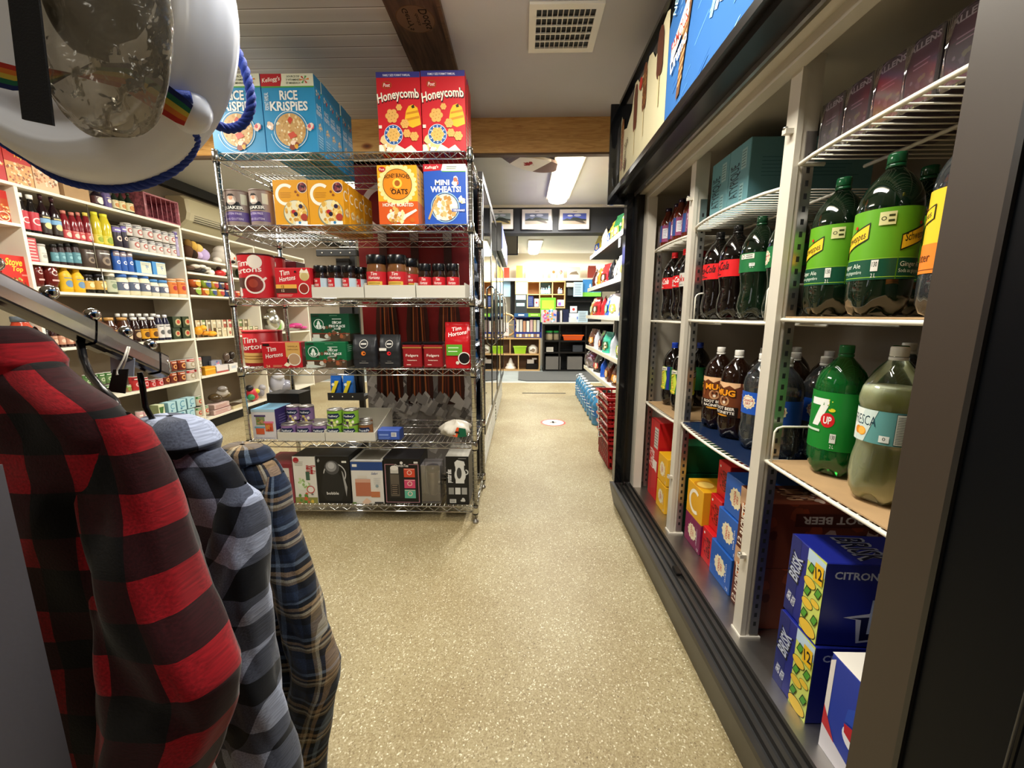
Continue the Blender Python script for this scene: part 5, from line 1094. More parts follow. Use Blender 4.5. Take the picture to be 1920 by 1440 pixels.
rbox('cereal_box', 'blue rice cereal box, left of the front pair, partly behind the blue cord', 'cereal box', 403, 500, 138, 0, 0.072, '#2b8fc4', f_rice, s_rice, group='blue rice cereal boxes')
rbox('cereal_box', 'blue rice cereal box, right of the front pair on top of the rack', 'cereal box', 501.5, 598, 138, 0, 0.068, '#2b8fc4', f_rice, s_rice, group='blue rice cereal boxes', n=6, backlab='blue rice cereal box, %s from the front in the right column, only side showing')
def hexflake(A, x, y, r, c='#e0a85a'):
    for i in range(6): A.C(x+r*.62*math.cos(i*1.047), y+r*.62*math.sin(i*1.047)*A.W/A.H, r*.42, c, seg=10); A.n -= .8
    A.C(x, y, r*.6, c, seg=12)
    for i in range(6): A.C(x+r*.5*math.cos(i*1.047+.3), y+r*.5*math.sin(i*1.047+.3)*A.W/A.H, r*.075, '#a8742e', seg=6); A.n -= .8
    A.C(x, y, r*.08, '#a8742e', seg=6)
def f_honey(A):
    A.R(0, .93, 1, 1, '#3a3a86'); A.T('FAMILY SIZE FORMAT FAMILIAL', .47, .96, .62, .026, '#e8e4f0', bold=.03); A.C(.24, .84, .11, '#8a6a1e', .075); A.C(.24, .84, .1, '#b81c24', .065); A.T('Post', .24, .84, .15, .045, '#f4e8dc', it=.2)
    A.T('Honeycomb', .5, .675, .98, .17, '#3a0e10', rot=6, bold=.08, arc=.03); A.T('Honeycomb', .49, .685, .96, .15, '#f6eedd', rot=6, bold=.045, arc=.03)
    A.P([(.60, .36), (.66, .52), (.72, .58), (.82, .60), (.92, .56), (.97, .45), (.99, .35), (.8, .31)], '#e8b428'); A.P([(.63, .42), (.95, .46), (.96, .43), (.62, .39)], '#c8841c'); A.P([(.67, .5), (.94, .53), (.94, .5), (.66, .475)], '#c8841c'); A.P([(.78, .58), (.84, .60), (.86, .56), (.8, .55)], '#3a2a10')
    hexflake(A, .33, .46, .15); hexflake(A, .50, .565, .07); hexflake(A, .62, .36, .10); hexflake(A, .66, .24, .09); hexflake(A, .83, .20, .10); A.bits(.2, .05, .25, 12, ['#f0ead8', '#e8c88a'], .09, 4); A.P([(.3, 0), (.42, .1), (.6, .04), (.75, .09), (.9, .0)], '#e8e0d0')
    A.C(.35, .22, .215, '#e8eef4', seg=30); A.C(.35, .22, .205, '#2a5a9a', seg=30); A.C(.35, .22, .145, '#efe8da', seg=24)
    for i in range(12): a = i*.5236; A.R(.35+.172*math.cos(a)-.012, .22+.172*math.sin(a)*A.W/A.H-.008, .35+.172*math.cos(a)+.012, .22+.172*math.sin(a)*A.W/A.H+.008, '#e8eef4'); A.n -= 1
    A.n += 1; hexflake(A, .35, .22, .15, '#e0b060'); A.R(.02, .30, .09, .34, '#e8e0d0')
rbox('cereal_box', 'red honeycomb cereal box, left of the pair on top rack shelf', 'cereal box', 712, 792, 134.5, 0, 0.07, '#c4202a', f_honey, group='red honeycomb cereal boxes')
rbox('cereal_box', 'red honeycomb cereal box, right of the pair on top rack shelf', 'cereal box', 793.5, 874, 132, 0, 0.07, '#c4202a', f_honey, lambda A: A.lines(.2, .8, .1, .5, 8, '#e8c8a0'), group='red honeycomb cereal boxes', n=3, backlab='red honeycomb cereal box, %s behind the right front one, only edge visible')
# ---------------- second shelf
def cyl(name, label, cat, px0, px1, pyt, s, body, art=None, lid=None, Y=2.13, z=None, lidh=0.006, group=None, span_deg=150, prof=None, rim=None, mid=-90, dz=0.0):
    z = SZ[s]+G0 if z is None else z
    cx, w = span(px0, px1, z, Y); r = w/2; h = top((px0+px1)/2, pyt, Y-r)-z
    b = MB()
    if prof: b.lathe([(r*a, h*q) for a, q in prof], body, 24)
    else: b.lathe([(r*.97, 0), (r, 0.003), (r, h-0.003), (r*.97, h-0.0005), (r*.9, h)] , body, 24, mats=[rim or body, body, rim or body, rim or body])
    if art: art(wrap(b, r, 0, h, mid, span_deg))
    if lid: b.lathe([(r*1.02, h), (r*1.03, h+lidh), (r*.98, h+lidh+0.001), (0, h+lidh+0.0012)], lid, 24)
    o = b.obj(name, loc=(cx, Y, z)); return tag(o, label, cat, group)
def a_oats(A): A.R(0, .0, 1, 1, '#8f7d74'); A.R(0, .12, 1, .40, '#5a4586'); A.T('GLUTEN FREE', .5, .34, .55, .06, '#d0c4e0'); A.T('SANS GLUTEN', .5, .19, .6, .06, '#d0c4e0'); A.P([(.15, .45), (.85, .45), (.72, .68), (.28, .68)], '#17181e'); A.T('QUAKER', .5, .51, .68, .11, '#f0ece4', bold=.06); A.C(.5, .74, .16, '#b4a49a'); A.P([(.36, .66), (.44, .86), (.56, .86), (.64, .66)], '#e8dcd0'); A.C(.5, .80, .07, '#d09a7a'); A.P([(.38, .85), (.62, .85), (.56, .91), (.44, .91)], '#241c1a'); A.R(.78, .62, .96, .92, '#c9c8b4')
cyl('oat_canister', 'grey and purple oat canister, left one on second rack shelf', 'canister', 432, 474, 357, 1, '#8a7870', a_oats, '#7d6a62', group='oat canisters')
cyl('oat_canister', 'grey and purple oat canister, right one beside the yellow boxes', 'canister', 476.5, 516, 356, 1, '#8a7870', a_oats, '#7d6a62', group='oat canisters', mid=-100)
def f_comp(A):
    A.ring(.36, .68, .30, .085, '#f4f0e2', 50, 310); A.lines(.2, .55, .60, .74, 4, '#b87a1e', .3); A.C(.86, .83, .15, '#e8dcd0'); A.C(.86, .83, .135, '#4a2230'); A.bits(.86, .83, .1, 10, ['#7a3040', '#2a1420', '#a05a50'], .04, 5); A.C(.66, .74, .035, '#8a4a1e'); A.C(.72, .67, .035, '#8a4a1e')
    A.C(.62, .27, .36, '#7d8a7a', seg=28); A.C(.62, .28, .335, '#e0d8b8', seg=28); A.bits(.62, .28, .3, 50, ['#e8c878', '#d8a848', '#f0dca0', '#c89038'], .06, 6); A.C(.56, .3, .06, '#b01e28'); A.C(.62, .25, .06, '#241430'); A.C(.78, .42, .06, '#2a1c40'); A.C(.86, .18, .1, '#a83a2a'); A.R(.6, .0, .95, .09, '#e8ece8'); A.C(.72, .06, .04, '#2a7ab0')
rbox('cereal_box', 'yellow cereal box with big white letter C, left of the front pair', 'cereal box', 518, 581, 337, 1, 0.06, '#dd9a1c', f_comp, group='yellow cereal boxes')
rbox('cereal_box', 'yellow cereal box with big white letter C, right of the front pair', 'cereal box', 582, 647, 337, 1, 0.062, '#dd9a1c', f_comp, lambda A: (A.ring(.5, .68, .4, .1, '#f4f0e2', 50, 310), A.C(.6, .3, .4, '#e0d8b8', .3), A.bits(.6, .3, .3, 10, ['#e8c878', '#c89038'], .1)), group='yellow cereal boxes', n=6, backlab='yellow cereal box, %s from the front in the right column of yellow boxes')
def f_hbo(A):
    A.R(0, .0, 1, .40, '#d2561c'); A.C(.5, .68, .46, '#f4d88a', seg=30)
    for i in range(24): a = i*.2618; A.C(.5+.45*math.cos(a), .68+.45*math.sin(a)*A.W/A.H, .05, '#f4dc98', seg=8); A.n -= .9
    A.n += 1; A.C(.5, .68, .37, '#6a3a10', seg=30); A.C(.5, .68, .355, '#e2871c', seg=30); A.T('HONEY BUNCHES', .5, .80, .62, .07, '#2a1408', bold=.05, arc=.03); A.C(.5, .70, .12, '#f4c84a'); A.C(.5, .70, .07, '#a85a1e'); A.T('OF', .36, .60, .1, .05, '#2a1408'); A.T('OATS', .55, .56, .42, .09, '#2a1408', bold=.05)
    A.C(.13, .93, .09, '#b81c24', .06); A.T('Post', .13, .93, .13, .04, '#f4e8dc'); A.T('HONEY ROASTED', .5, .34, .78, .06, '#f2ead8', bold=.05); A.P([(.55, .14), (.95, .27), (.98, .24), (.6, .08)], '#e8e2d8'); A.C(.45, .14, .25, '#e8ddd0', .13); A.bits(.45, .16, .2, 30, ['#e0b060', '#b87a30', '#f0d8a0'], .045, 3); A.C(.85, .08, .06, '#c8641c')
rbox('cereal_box', 'orange oat flake cereal box with round logo on second rack shelf', 'cereal box', 712, 785, 309.5, 1, 0.06, '#e8a820', f_hbo, lambda A: (A.R(0, 0, 1, .40, '#d2561c'), A.lines(.2, .8, .5, .9, 6, '#8a5a10')), n=2, backlab='orange oat flake cereal box standing %s behind the front orange one')
def f_mini(A):
    A.P([(0, .88), (.42, .90), (.46, 1), (0, 1)], '#b8202c'); A.P([(.42, .89), (1, .87), (1, 1), (.46, 1)], '#e4e6d4'); A.T("Kellogg's", .2, .945, .32, .06, '#f4e8dc', rot=4, it=.2, bold=.03); A.lines(.55, .8, .91, .97, 2, '#4a5a44'); A.R(.44, .872, 1, .885, '#4fa04a')
    A.T('MINI', .44, .70, .34, .09, '#f4f2ec', bold=.07); A.T('WHEATS!', .52, .59, .72, .10, '#f4f2ec', bold=.07); A.bits(.76, .73, .08, 8, ['#e86a4a', '#f0e8e8', '#d8d8e8'], .05, 3); A.C(.5, .29, .34, '#9ac0d8', seg=30); A.C(.5, .29, .32, '#1c3a6a', seg=30); A.C(.5, .29, .30, '#dcd4c4', seg=28)
    A.bits(.5, .29, .28, 34, ['#d8b070', '#c49a5a', '#f0ead8', '#b8843e'], .065, 7, 4); A.R(.66, .215, .98, .265, '#1c3f96'); A.T('ORIGINALE', .82, .24, .28, .035, '#f0f0f0', bold=.04); A.P([(.08, .1), (.12, .08), (.3, .4), (.26, .42)], '#c49a5a'); A.bits(.9, .42, .05, 4, ['#e0b88a', '#f0e4d0'], .07, 2, 4)
rbox('cereal_box', 'royal blue wheat cereal box with bowl, rightmost on second rack shelf', 'cereal box', 797, 875, 307.5, 1, 0.06, '#1f4fb0', f_mini)
# ---------------- third shelf: coffee and cocoa
def a_tim(A):
    A.R(0, 0, 1, 1, '#c0202a'); A.T('Tim', .36, .80, .34, .14, '#f2e8e0', bold=.03, rot=6, it=.15); A.T('Hortons', .42, .64, .72, .13, '#f2e8e0', bold=.03, rot=6, it=.15); A.C(.66, .84, .14, '#e8dcd0'); A.R(0, .22, .55, .47, '#4a2a20'); A.T('2kg', .12, .36, .14, .06, '#e8d8c8')
    A.C(.62, .32, .20, '#e8ddd4', seg=26); A.C(.62, .32, .165, '#7a1e1a', seg=26); A.C(.60, .34, .09, '#9a3a2a'); A.P([(.74, .42), (.84, .50), (.87, .47), (.79, .39)], '#e8ddd4'); A.bits(.28, .14, .08, 6, ['#f0e8e0'], .05, 3)
cyl('cocoa_can', 'tall red cocoa can with steaming cup picture, front left on third shelf', 'can', 459, 517, 477, 2, '#b01c26', a_tim, '#3a0d12', group='tall red cans', span_deg=165, lidh=0.008, Y=2.15)
cyl('cocoa_can', 'tall red cocoa can half hidden behind the front left can', 'can', 493, 538, 482, 2, '#b01c26', a_tim, '#3a0d12', group='tall red cans', span_deg=165, lidh=0.008, Y=2.27)
def a_dkr(A): A.C(.5, .74, .28, '#8a6a66'); A.C(.5, .74, .2, '#5a1a20')
rbox('coffee_box', 'dark red box behind the cocoa box, left of the two dark ones', 'coffee box', 519, 537, 485, 2, 0.10, '#6a1420', a_dkr, Y=2.36); rbox('coffee_box', 'low dark red box behind the cocoa box, right of the two', 'coffee box', 538, 561, 490, 2, 0.10, '#5a1018', lambda A: A.lines(.1, .9, .5, .9, 3, '#7a3038'), Y=2.36)
def f_timbox(A):
    A.T('Tim', .28, .84, .28, .17, '#f2e8e0', bold=.03, rot=8, it=.15); A.T('Hortons', .35, .65, .46, .16, '#f2e8e0', bold=.03, rot=8, it=.15); A.C(.84, .74, .14, '#d8c890'); A.C(.84, .70, .11, '#c0aa70'); A.P([(.7, .84), (.78, .98), (.84, .86), (.92, .97), (.97, .82)], '#e8dcc8'); A.R(0, .32, .6, .45, '#e0a84a'); A.R(0, .17, .6, .32, '#4a2a20')
    A.C(.80, .31, .15, '#e8ddd4'); A.C(.80, .31, .125, '#8a2a20'); A.lines(.05, .5, .04, .13, 2, '#e8c8b8', .25); A.T('12', .2, .385, .08, .08, '#5a2a10'); A.T('12', .2, .245, .08, .08, '#f0d8c0'); A.R(.56, .84, .62, .9, '#2a1410')
rbox('cocoa_box', 'red cocoa pod box with cup and cream picture beside white trays', 'coffee box', 518, 586, 502, 2, 0.09, '#c0202a', f_timbox, Y=2.09, rz=-4)
def tray(name, label, px0, px1, pyt, s, depth=0.24, Y=2.078, side_h=None, grp='white cardboard trays', rside=0.0):
    z = SZ[s]+G0; cx, w = span(px0, px1, z, Y); h = top((px0+px1)/2, pyt, Y)-z; t_ = 0.003; bh = h+0.012
    b = MB().box((-w/2, 0, 0), (w/2, t_, h), 'tray_white').box((-w/2, depth-t_, 0), (w/2, depth, max(bh, rside)), 'tray_white').box((-w/2, t_, 0), (w/2, depth-t_, t_), 'tray_white')
    b.box((-w/2, t_, t_), (-w/2+t_, depth-t_, bh), 'tray_white')
    if rside: b.hexa([(w/2-t_, t_, t_), (w/2, t_, t_), (w/2, depth-t_, t_), (w/2-t_, depth-t_, t_), (w/2-t_, t_, h), (w/2, t_, h), (w/2, depth-t_, rside), (w/2-t_, depth-t_, rside)], 'tray_white')
    else: b.box((w/2-t_, t_, t_), (w/2, depth-t_, bh), 'tray_white')
    return tag(b.obj(name, loc=(cx, Y, z)), label, 'tray', grp), cx, w, h
tray('cardboard_tray', 'white cardboard tray holding four small instant coffee jars', 585.5, 682.5, 538, 2); tray('cardboard_tray', 'white cardboard tray holding the two large coffee jars', 684.5, 779, 534.5, 2); tray('cardboard_tray', 'white cardboard tray holding three green banded coffee jars, at right post', 781, 872, 535, 2)
JAR = [(.9, 0), (1, .03), (1, .62), (.93, .72), (.86, .78), (.86, .80)]
def jar(label, px0, px1, pyt, s, glass, lab, art, cap, Y, group, z=None):
    z = SZ[s]+G0+0.004 if z is None else z; cx, w = span(px0, px1, z, Y); r = w/2; h = top((px0+px1)/2, pyt, Y-r)-z
    t = thing('coffee_jar', label, 'jar', (cx, Y, z), 0, group)
    MB().lathe([(r*a, h*q) for a, q in JAR], glass, 24).obj('glass', t)
    b = MB().lathe([(r*1.006, h*.05), (r*1.006, h*.60)], lab, 24, close=False); art(wrap(b, r*1.012, h*.05, h*.60, -90, 150)); b.obj('label', t)
    MB().lathe([(r*.93, h*.79), (r*.95, h*.80), (r*.95, h*.98), (r*.9, h), (0, h*1.001)], cap, 24).obj('lid', t)
def a_j1(A): A.R(0, .48, .62, 1, '#c0202a'); A.T('Tim', .3, .86, .3, .18, '#f2e8e0', it=.2); A.T('Hortons', .3, .64, .46, .18, '#f2e8e0', it=.2); A.bits(.35, .22, .2, 12, ['#8a8480', '#3a2a20', '#c0b8b0'], .08, 3); A.R(.62, 0, 1, 1, '#b8ccd8')
def a_j2(A): A.T('Tim', .5, .90, .24, .14, '#f2e8e0', it=.2); A.T('Hortons', .5, .74, .42, .14, '#f2e8e0', it=.2); A.R(.2, .34, .8, .58, '#d8b048'); A.lines(.25, .75, .38, .55, 2, '#5a3a10'); A.C(.62, .1, .16, '#e8ddd4'); A.C(.62, .1, .12, '#1c0f0a'); A.R(.1, 0, .3, .2, '#a81c24')
def a_j3(A): A.T('Tim', .5, .88, .24, .16, '#f2e8e0', it=.2); A.T('Hortons', .5, .68, .42, .16, '#f2e8e0', it=.2); A.R(.1, .16, .9, .44, '#5f9a30'); A.lines(.2, .8, .2, .4, 2, '#d8e8c0'); A.C(.6, .06, .14, '#20120c')
for i, c in enumerate((605, 631, 657.5, 679)): jar('small instant coffee jar with black lid and pale label, %s of four in left tray' % ('first', 'second', 'third', 'fourth')[i], c-12.3, c+12.3, 497+(i == 3)*3, 2, '#2a1810!', '#cfd0cc', a_j1, 'plastic_black', 2.125+(i == 3)*0.06, 'small instant coffee jars')
for i, c in enumerate((709.5, 747.5, 770)): jar(('large coffee jar with red label, left one in the middle tray', 'large coffee jar with red label, centre one in the middle tray', 'large coffee jar behind the centre one in the middle tray')[i], c-18.5, c+18.5, 476+(i == 2)*7, 2, '#6a4426!', '#b81f28', a_j2, 'plastic_black', 2.135+(i == 2)*0.115, 'large coffee jars')
for i, c in enumerate((798, 824, 850)): jar('small coffee jar with red label and green band, %s of three in right tray' % ('left', 'middle', 'right')[i], c-12.3, c+12.3, 493.5, 2, '#2a1810!', '#c0202a', a_j3, 'plastic_black', 2.13, 'green banded coffee jars')
# ---------------- fourth shelf
cyl('coffee_can', 'red coffee can with tan band behind the vanilla pod box', 'can', 466, 521, 624, 3, '#b81f28', lambda A: (A.R(0, .10, 1, .40, '#d8b06a'), A.lines(.2, .8, .18, .34, 2, '#8a5a20'), A.T('Tim', .45, .78, .36, .17, '#f2e8e0', rot=6, it=.15, bold=.03), A.T('Hortons', .5, .58, .7, .16, '#f2e8e0', rot=6, it=.15, bold=.03)), '#c0222c', Y=2.22, span_deg=165, lidh=0.010, group='red coffee cans')
cyl('coffee_can', 'red coffee can standing behind and right of the tan banded can', 'can', 497, 532, 623, 3, '#a81a24', lambda A: (A.R(.2, .80, .8, .92, '#3a2a28'), A.lines(.2, .8, .1, .3, 2, '#d8b06a')), '#c0222c', Y=2.33, lidh=0.010, group='red coffee cans')
def f_van(A):
    A.R(.60, .42, .96, 1, '#d2a45c'); A.T('VANILLA', .78, .84, .26, .06, '#5a3410'); A.T('CAPPUCCINO', .78, .72, .28, .05, '#5a3410'); A.T('Tim', .24, .74, .24, .18, '#f2e8e0', rot=8, it=.15, bold=.03); A.T('Hortons', .30, .50, .44, .17, '#f2e8e0', rot=8, it=.15, bold=.03); A.R(.03, .86, .2, .95, '#2a1410')
    A.C(.80, .32, .17, '#e8dccb'); A.C(.80, .33, .145, '#b79472'); A.P([(.52, .1), (.6, .22), (.7, .12), (.62, .04)], '#f0e8c8'); A.R(.62, .2, .66, .36, '#3a2010'); A.T('24', .12, .07, .1, .1, '#e8b88a'); A.lines(.25, .5, .03, .12, 2, '#e8b88a')
rbox('coffee_box', 'red and tan vanilla coffee pod box with cup, fourth rack shelf', 'coffee box', 497, 566, 642, 3, 0.09, '#c0202a', f_van, lambda A: (A.R(0, 0, 1, 1, '#8a1a24'), A.C(.5, .6, .3, '#c08a9a')), Y=2.085, rz=7)
def f_star(A):
    A.R(0, .0, 1, .27, '#4a3a2c'); A.bits(.62, .12, .4, 30, ['#6a4a34', '#2f3a28', '#8a8478', '#c9c8bc', '#a05a3a'], .05, 4); A.R(.03, .02, .2, .25, '#cfcdc0'); A.R(0, .265, 1, .295, '#8a3a28'); A.P([(0, .13), (.2, .12), (.45, .05), (.2, 0), (0, 0)], '#c9d0c4')
    A.C(.2, .62, .13, '#dfe8e0', seg=26); A.C(.2, .62, .115, '#145c3c', seg=24); A.C(.2, .64, .045, '#e6ede6'); A.P([(.12, .55), (.2, .66), (.28, .55), (.24, .47), (.16, .47)], '#e6ede6'); A.P([(.17, .70), (.2, .76), (.23, .70)], '#e6ede6'); A.P([(.19, .48), (.21, .48), (.205, .62), (.195, .62)], '#145c3c')
    A.T('DECAF', .68, .68, .24, .09, '#e8eee8', bold=.05); A.T('PIKE PLACE', .68, .55, .42, .09, '#e8eee8', bold=.05); A.T('ROAST', .68, .45, .16, .05, '#e8eee8', bold=.04); A.R(.56, .79, .8, .82, '#b9cfc0'); A.R(.04, .90, .22, .96, '#26382c'); A.R(.5, .92, .7, .935, '#7ab08e')
rbox('coffee_pod_box', 'green decaf coffee pod box, lower of the two stacked', 'coffee box', 575, 651, 641, 3, 0.10, '#14663f', f_star, lambda A: (A.lines(.2, .8, .6, .9, 4, '#9ac0a8'), A.R(0, 0, 1, .27, '#3a3428')), Y=2.085, group='green coffee pod boxes')
z2 = top(620, 641, 2.085)+0.0015
o_, w_, h_ = rbox('coffee_pod_box', 'green decaf coffee pod box, upper one set back on the lower box', 'coffee box', 586, 657, 588, 3, 0.14, '#114a32', f_star, lambda A: A.R(0, 0, 1, .27, '#2a2a20'), Y=2.115, z=z2, group='green coffee pod boxes')
def bagmesh(b, w, d, h, mat, seed=1, gusset=0.55, top_w=0.97, crimp=True, art=None):
    """a filled upright foil bag: full at the base, pinched flat at the top"""
    rnd = random.Random(seed); ph = [rnd.random()*6 for _ in range(4)]
    def P(u, v):
        t = 2*math.pi*u; e = 0.42
        cx, cy = math.cos(t), math.sin(t); cx = math.copysign(abs(cx)**e, cx); cy = math.copysign(abs(cy)**e, cy)
        k = 1.0 if v < gusset else max(0.06, 1-((v-gusset)/(0.93-gusset))**1.3*0.94) if v < 0.93 else 0.06
        ww = w/2*(0.96+0.04*math.sin(min(1, v*5)*1.57))*(1-(1-top_w)*v)
        q = 0.012*w*(math.sin(9*u*6.28+ph[0]+v*7)+math.sin(5*v*6.28+ph[1]+u*12))
        return Vector((cx*ww+q*0.4, cy*d/2*k+q*(1 if v < .95 else .2), h*v))
    b.grid(P, 28, 16, mat, close_u=True)
    b.add([P(i/28, 0) for i in range(28)], [tuple(range(27, -1, -1))], mat)
    if art:
        def mp(u, v, n): return (u-w*0.46, -d/2*(1.0 if v/h < gusset else max(0.06, 1-((v/h-gusset)/(0.93-gusset))**1.3*0.94) if v/h < .93 else .06)-n-0.012*w*1.6*0.9-0.001, v)
        class BA(Art): pass
        A = Art(b, mp, w*0.92, h)
        _R = A.R
        def R2(x0, y0, x1, y1, col, k=8):
            A.put([(x, y0+(y1-y0)*j/k) for j in range(k+1) for x in (x0, x1)], [(2*j, 2*j+1, 2*j+3, 2*j+2) for j in range(k)], col); return A
        A.R = R2; art(A)
    return b
def rbag(label, px0, px1, pyt, s, mat, art, d=0.07, Y=2.13, seed=1, name='coffee_bag', cat='bag', group=None, rz=0):
    z = SZ[s]+G0; cx, w = span(px0, px1, z, Y-d/2); h = top((px0+px1)/2, pyt, Y)-z
    return tag(bagmesh(MB(), w, d, h, mat, seed, art=art).obj(name, loc=(cx, Y, z), rz=math.radians(rz)), label, cat, group)
def a_blk(dot):
    def f(A): A.ring(.5, .72, .19, .025, '#d8d4cc'); A.R(.38, .70, .62, .74, '#d8d4cc', 1); A.C(.5, .44, .10, dot); A.C(.53, .44, .04, '#141416'); A.R(.3, .14, .7, .16, '#8a8680', 1); A.R(.4, .2, .6, .21, '#8a8680', 1)
    return f
rbag('matt black coffee bag with orange dot, left of the two black ones', 661, 706, 627, 3, '#25262a', a_blk('#e0782a'), seed=2, group='black coffee bags'); rbag('matt black coffee bag with red dot and price sticker, right one', 711, 751, 627, 3, '#222326', lambda A: (a_blk('#d8242c')(A), A.R(.02, .52, .38, .60, '#dcd8cc', 1)), seed=5, group='black coffee bags')
def f_folg(A): A.R(0, .82, 1, .90, '#7a3a20'); A.R(0, .86, 1, .885, '#c89a4a'); A.T('Folgers', .5, .52, .66, .14, '#f0e4d8', bold=.03); A.T('Instantane', .5, .33, .5, .06, '#f0d8c8'); A.R(.2, .12, .42, .15, '#f0d8c8')
for i, (p0, p1) in enumerate(((756, 791), (795, 830))):
    o, w, h = rbox('coffee_tub', ('dark red plastic coffee tub with black lid, left of two', 'dark red plastic coffee tub with black lid, right of two beside red bag')[i], 'tub', p0, p1, 646, 3, 0.085, '#8e1a20', f_folg, Y=2.10, group='dark red coffee tubs', bev=0.006)
    MB().box((-w/2-0.002, -0.002, h), (w/2+0.002, 0.087, h+0.012), 'plastic_black', 0.003).obj('lid', o)
rbag('shiny red coffee bag with green band, rightmost on fourth shelf', 834, 883, 604, 3, '#b81c22!', lambda A: (A.T('Tim', .45, .86, .4, .08, '#f2e8e0', rot=10, it=.15), A.T('Hortons', .5, .76, .75, .09, '#f2e8e0', rot=10, it=.15), A.R(.05, .28, .7, .52, '#5fa832'), A.R(.12, .44, .55, .46, '#d8ecc8', 1), A.R(.12, .36, .5, .38, '#d8ecc8', 1), A.C(.78, .22, .26, '#e8e0d8'), A.C(.78, .22, .22, '#141010'), A.C(.5, .12, .07, '#e8dcc8')), seed=7, d=0.075)
# ---------------- fifth shelf
def f_cont(A):
    A.R(0, .92, 1, 1, '#a8c4d4'); A.R(.18, .48, .55, .78, '#7a8a5a'); A.bits(.37, .62, .12, 16, ['#8a6a4a', '#5a7a3a', '#b08a5a'], .06, 2); A.R(.12, .76, .6, .82, '#4a3a6a'); A.R(.55, .28, .88, .56, '#c8543a'); A.bits(.7, .4, .12, 14, ['#d8743a', '#a83a20', '#c8903a'], .05, 3); A.R(.5, .55, .92, .61, '#d87a9a'); A.R(.15, .18, .5, .38, '#c85a34'); A.R(.1, .38, .54, .44, '#6a9ab0'); A.T('Storage Containers', .5, .06, .8, .05, '#8a8aa0')
rbox('storage_container_box', 'white and purple food container box, left end of fifth rack shelf', 'box', 476, 520, 768, 4, 0.16, '#d0ccd0', f_cont, lambda A: (A.R(0, 0, 1, 1, '#3a2f6a'), A.lines(.2, .8, .1, .8, 8, '#8a80b0', .2)), lambda A: A.R(0, 0, 1, 1, '#6aa0c0'), Y=2.09)
_, cx, w, h = tray('cardboard_tray', 'low white tray of purple cans on the fifth rack shelf', 521, 609.5, 811, 4, depth=0.26)
_, cx, w, h = tray('cardboard_tray', 'low white tray with tall right side around the green cans', 611, 704, 811, 4, depth=0.30, rside=0.115)
def a_can(c1, c2, nm):
    def f(A): A.R(0, 0, 1, 1, c1); A.bits(.5, .25, .35, 12, [c2, '#f0ead8', '#3a2a4a'], .08, 3); A.P([(.12, .6), (.3, .85), (.8, .85), (.88, .6), (.7, .42), (.25, .42)], '#14244a'); A.T(nm, .5, .63, .6, .2, '#e8ecf0', it=.15, bold=.04)
    return f
z4 = SZ[4]+G0+0.0035
def fcan(label, c, w, pyt, z, col, art, Y, grp, pyb=None):
    cx, wd = span(c-w/2, c+w/2, z, Y); r = wd/2; h = 0.082
    b = MB().lathe([(r*.96, 0), (r, .004), (r, h-.006), (r*.985, h-.003), (r*.99, h), (r*.9, h), (r*.88, h-.003), (0, h-.003)], col, 22, mats=['steel', col, 'steel', 'steel', 'steel', 'steel', 'steel']); art(wrap(b, r, .006, h-.008, -90, 150))
    return tag(b.obj('food_can', loc=(cx, Y, z)), label, 'can', grp)
PUR, GRN = a_can('#8a6a9a', '#d8c46a', 'Valley'), a_can('#7fb03a', '#d8e08a', 'Valley')
for i, c in enumerate((545, 574, 603)): fcan('purple label can, %s of the three in front row of the low tray' % ('left', 'middle', 'right')[i], c, 27.5, 0, z4, '#8a6a9a', PUR, 2.122, 'purple cans')
for i, c in enumerate((553, 577)): fcan('purple label can, %s of the two stacked on top' % ('left', 'right')[i], c, 25, 0, z4+0.083, '#8a6a9a', PUR, 2.20, 'purple cans')
for i, c in enumerate((553, 577)): fcan('purple label can beneath the stacked pair, second row %s' % ('left', 'right')[i], c, 25, 0, z4, '#8a6a9a', PUR, 2.20, 'purple cans')
for k, z in enumerate((z4, z4+0.083)):
    for i, c in enumerate((630, 659)): fcan('lime green label can, %s %s in the white tray' % (('bottom', 'top')[k], ('left', 'right')[i]), c, 27.5, 0, z, '#7fb03a', GRN, 2.122, 'green cans')
fcan('brown label can lying low in the tray right of the green cans', 687, 26, 0, z4, '#8a5a34', a_can('#8a5a34', '#c8a070', 'Bush'), 2.14, 'brown cans'); fcan('brown label can behind the front brown one in the tray', 687, 25, 0, z4, '#8a5a34', a_can('#8a5a34', '#c8a070', 'Bush'), 2.225, 'brown cans')
def f_lider(A): A.T('LIDER', .28, .62, .26, .14, '#e0e0e0', bold=.05); A.R(.08, .44, .55, .47, '#9a9a9a'); A.T('E6', .25, .12, .3, .2, '#c9c9c9')
rbox('appliance_box', 'black cardboard appliance box behind the cans on fifth shelf', 'box', 505, 566, 738, 4, 0.13, '#15161c', f_lider, None, lambda A: A.R(.4, 0, .5, 1, '#24262e'), Y=2.345, rz=-2)
rbox('blue_pack', 'small blue wrapped pack on the front edge of fifth shelf', 'pack', 708, 750, 806, 4, 0.07, '#3a56a8', lambda A: (A.R(.62, .35, .85, .75, '#dcdce0'), A.lines(.64, .83, .4, .7, 4, '#333333', .4), A.R(.08, .45, .5, .6, '#7f98d8'), A.lines(.05, .6, .1, .35, 2, '#7f98d8')), lambda A: A.R(0, 0, 1, 1, '#2c4488'), Y=2.09, bev=0.006)
b = MB()
def lump(u, v):
    t = 2*math.pi*u; a = math.pi*v; r = 1+.10*math.sin(5*t+3*a)+.07*math.sin(9*t-5*a)
    return Vector((0.085*r*math.sin(a)*math.cos(t), 0.07*r*math.sin(a)*math.sin(t), 0.045*(1-math.cos(a))*(1+.08*math.sin(4*t))))
b.grid(lump, 30, 14, 'mullion_white', close_u=True)
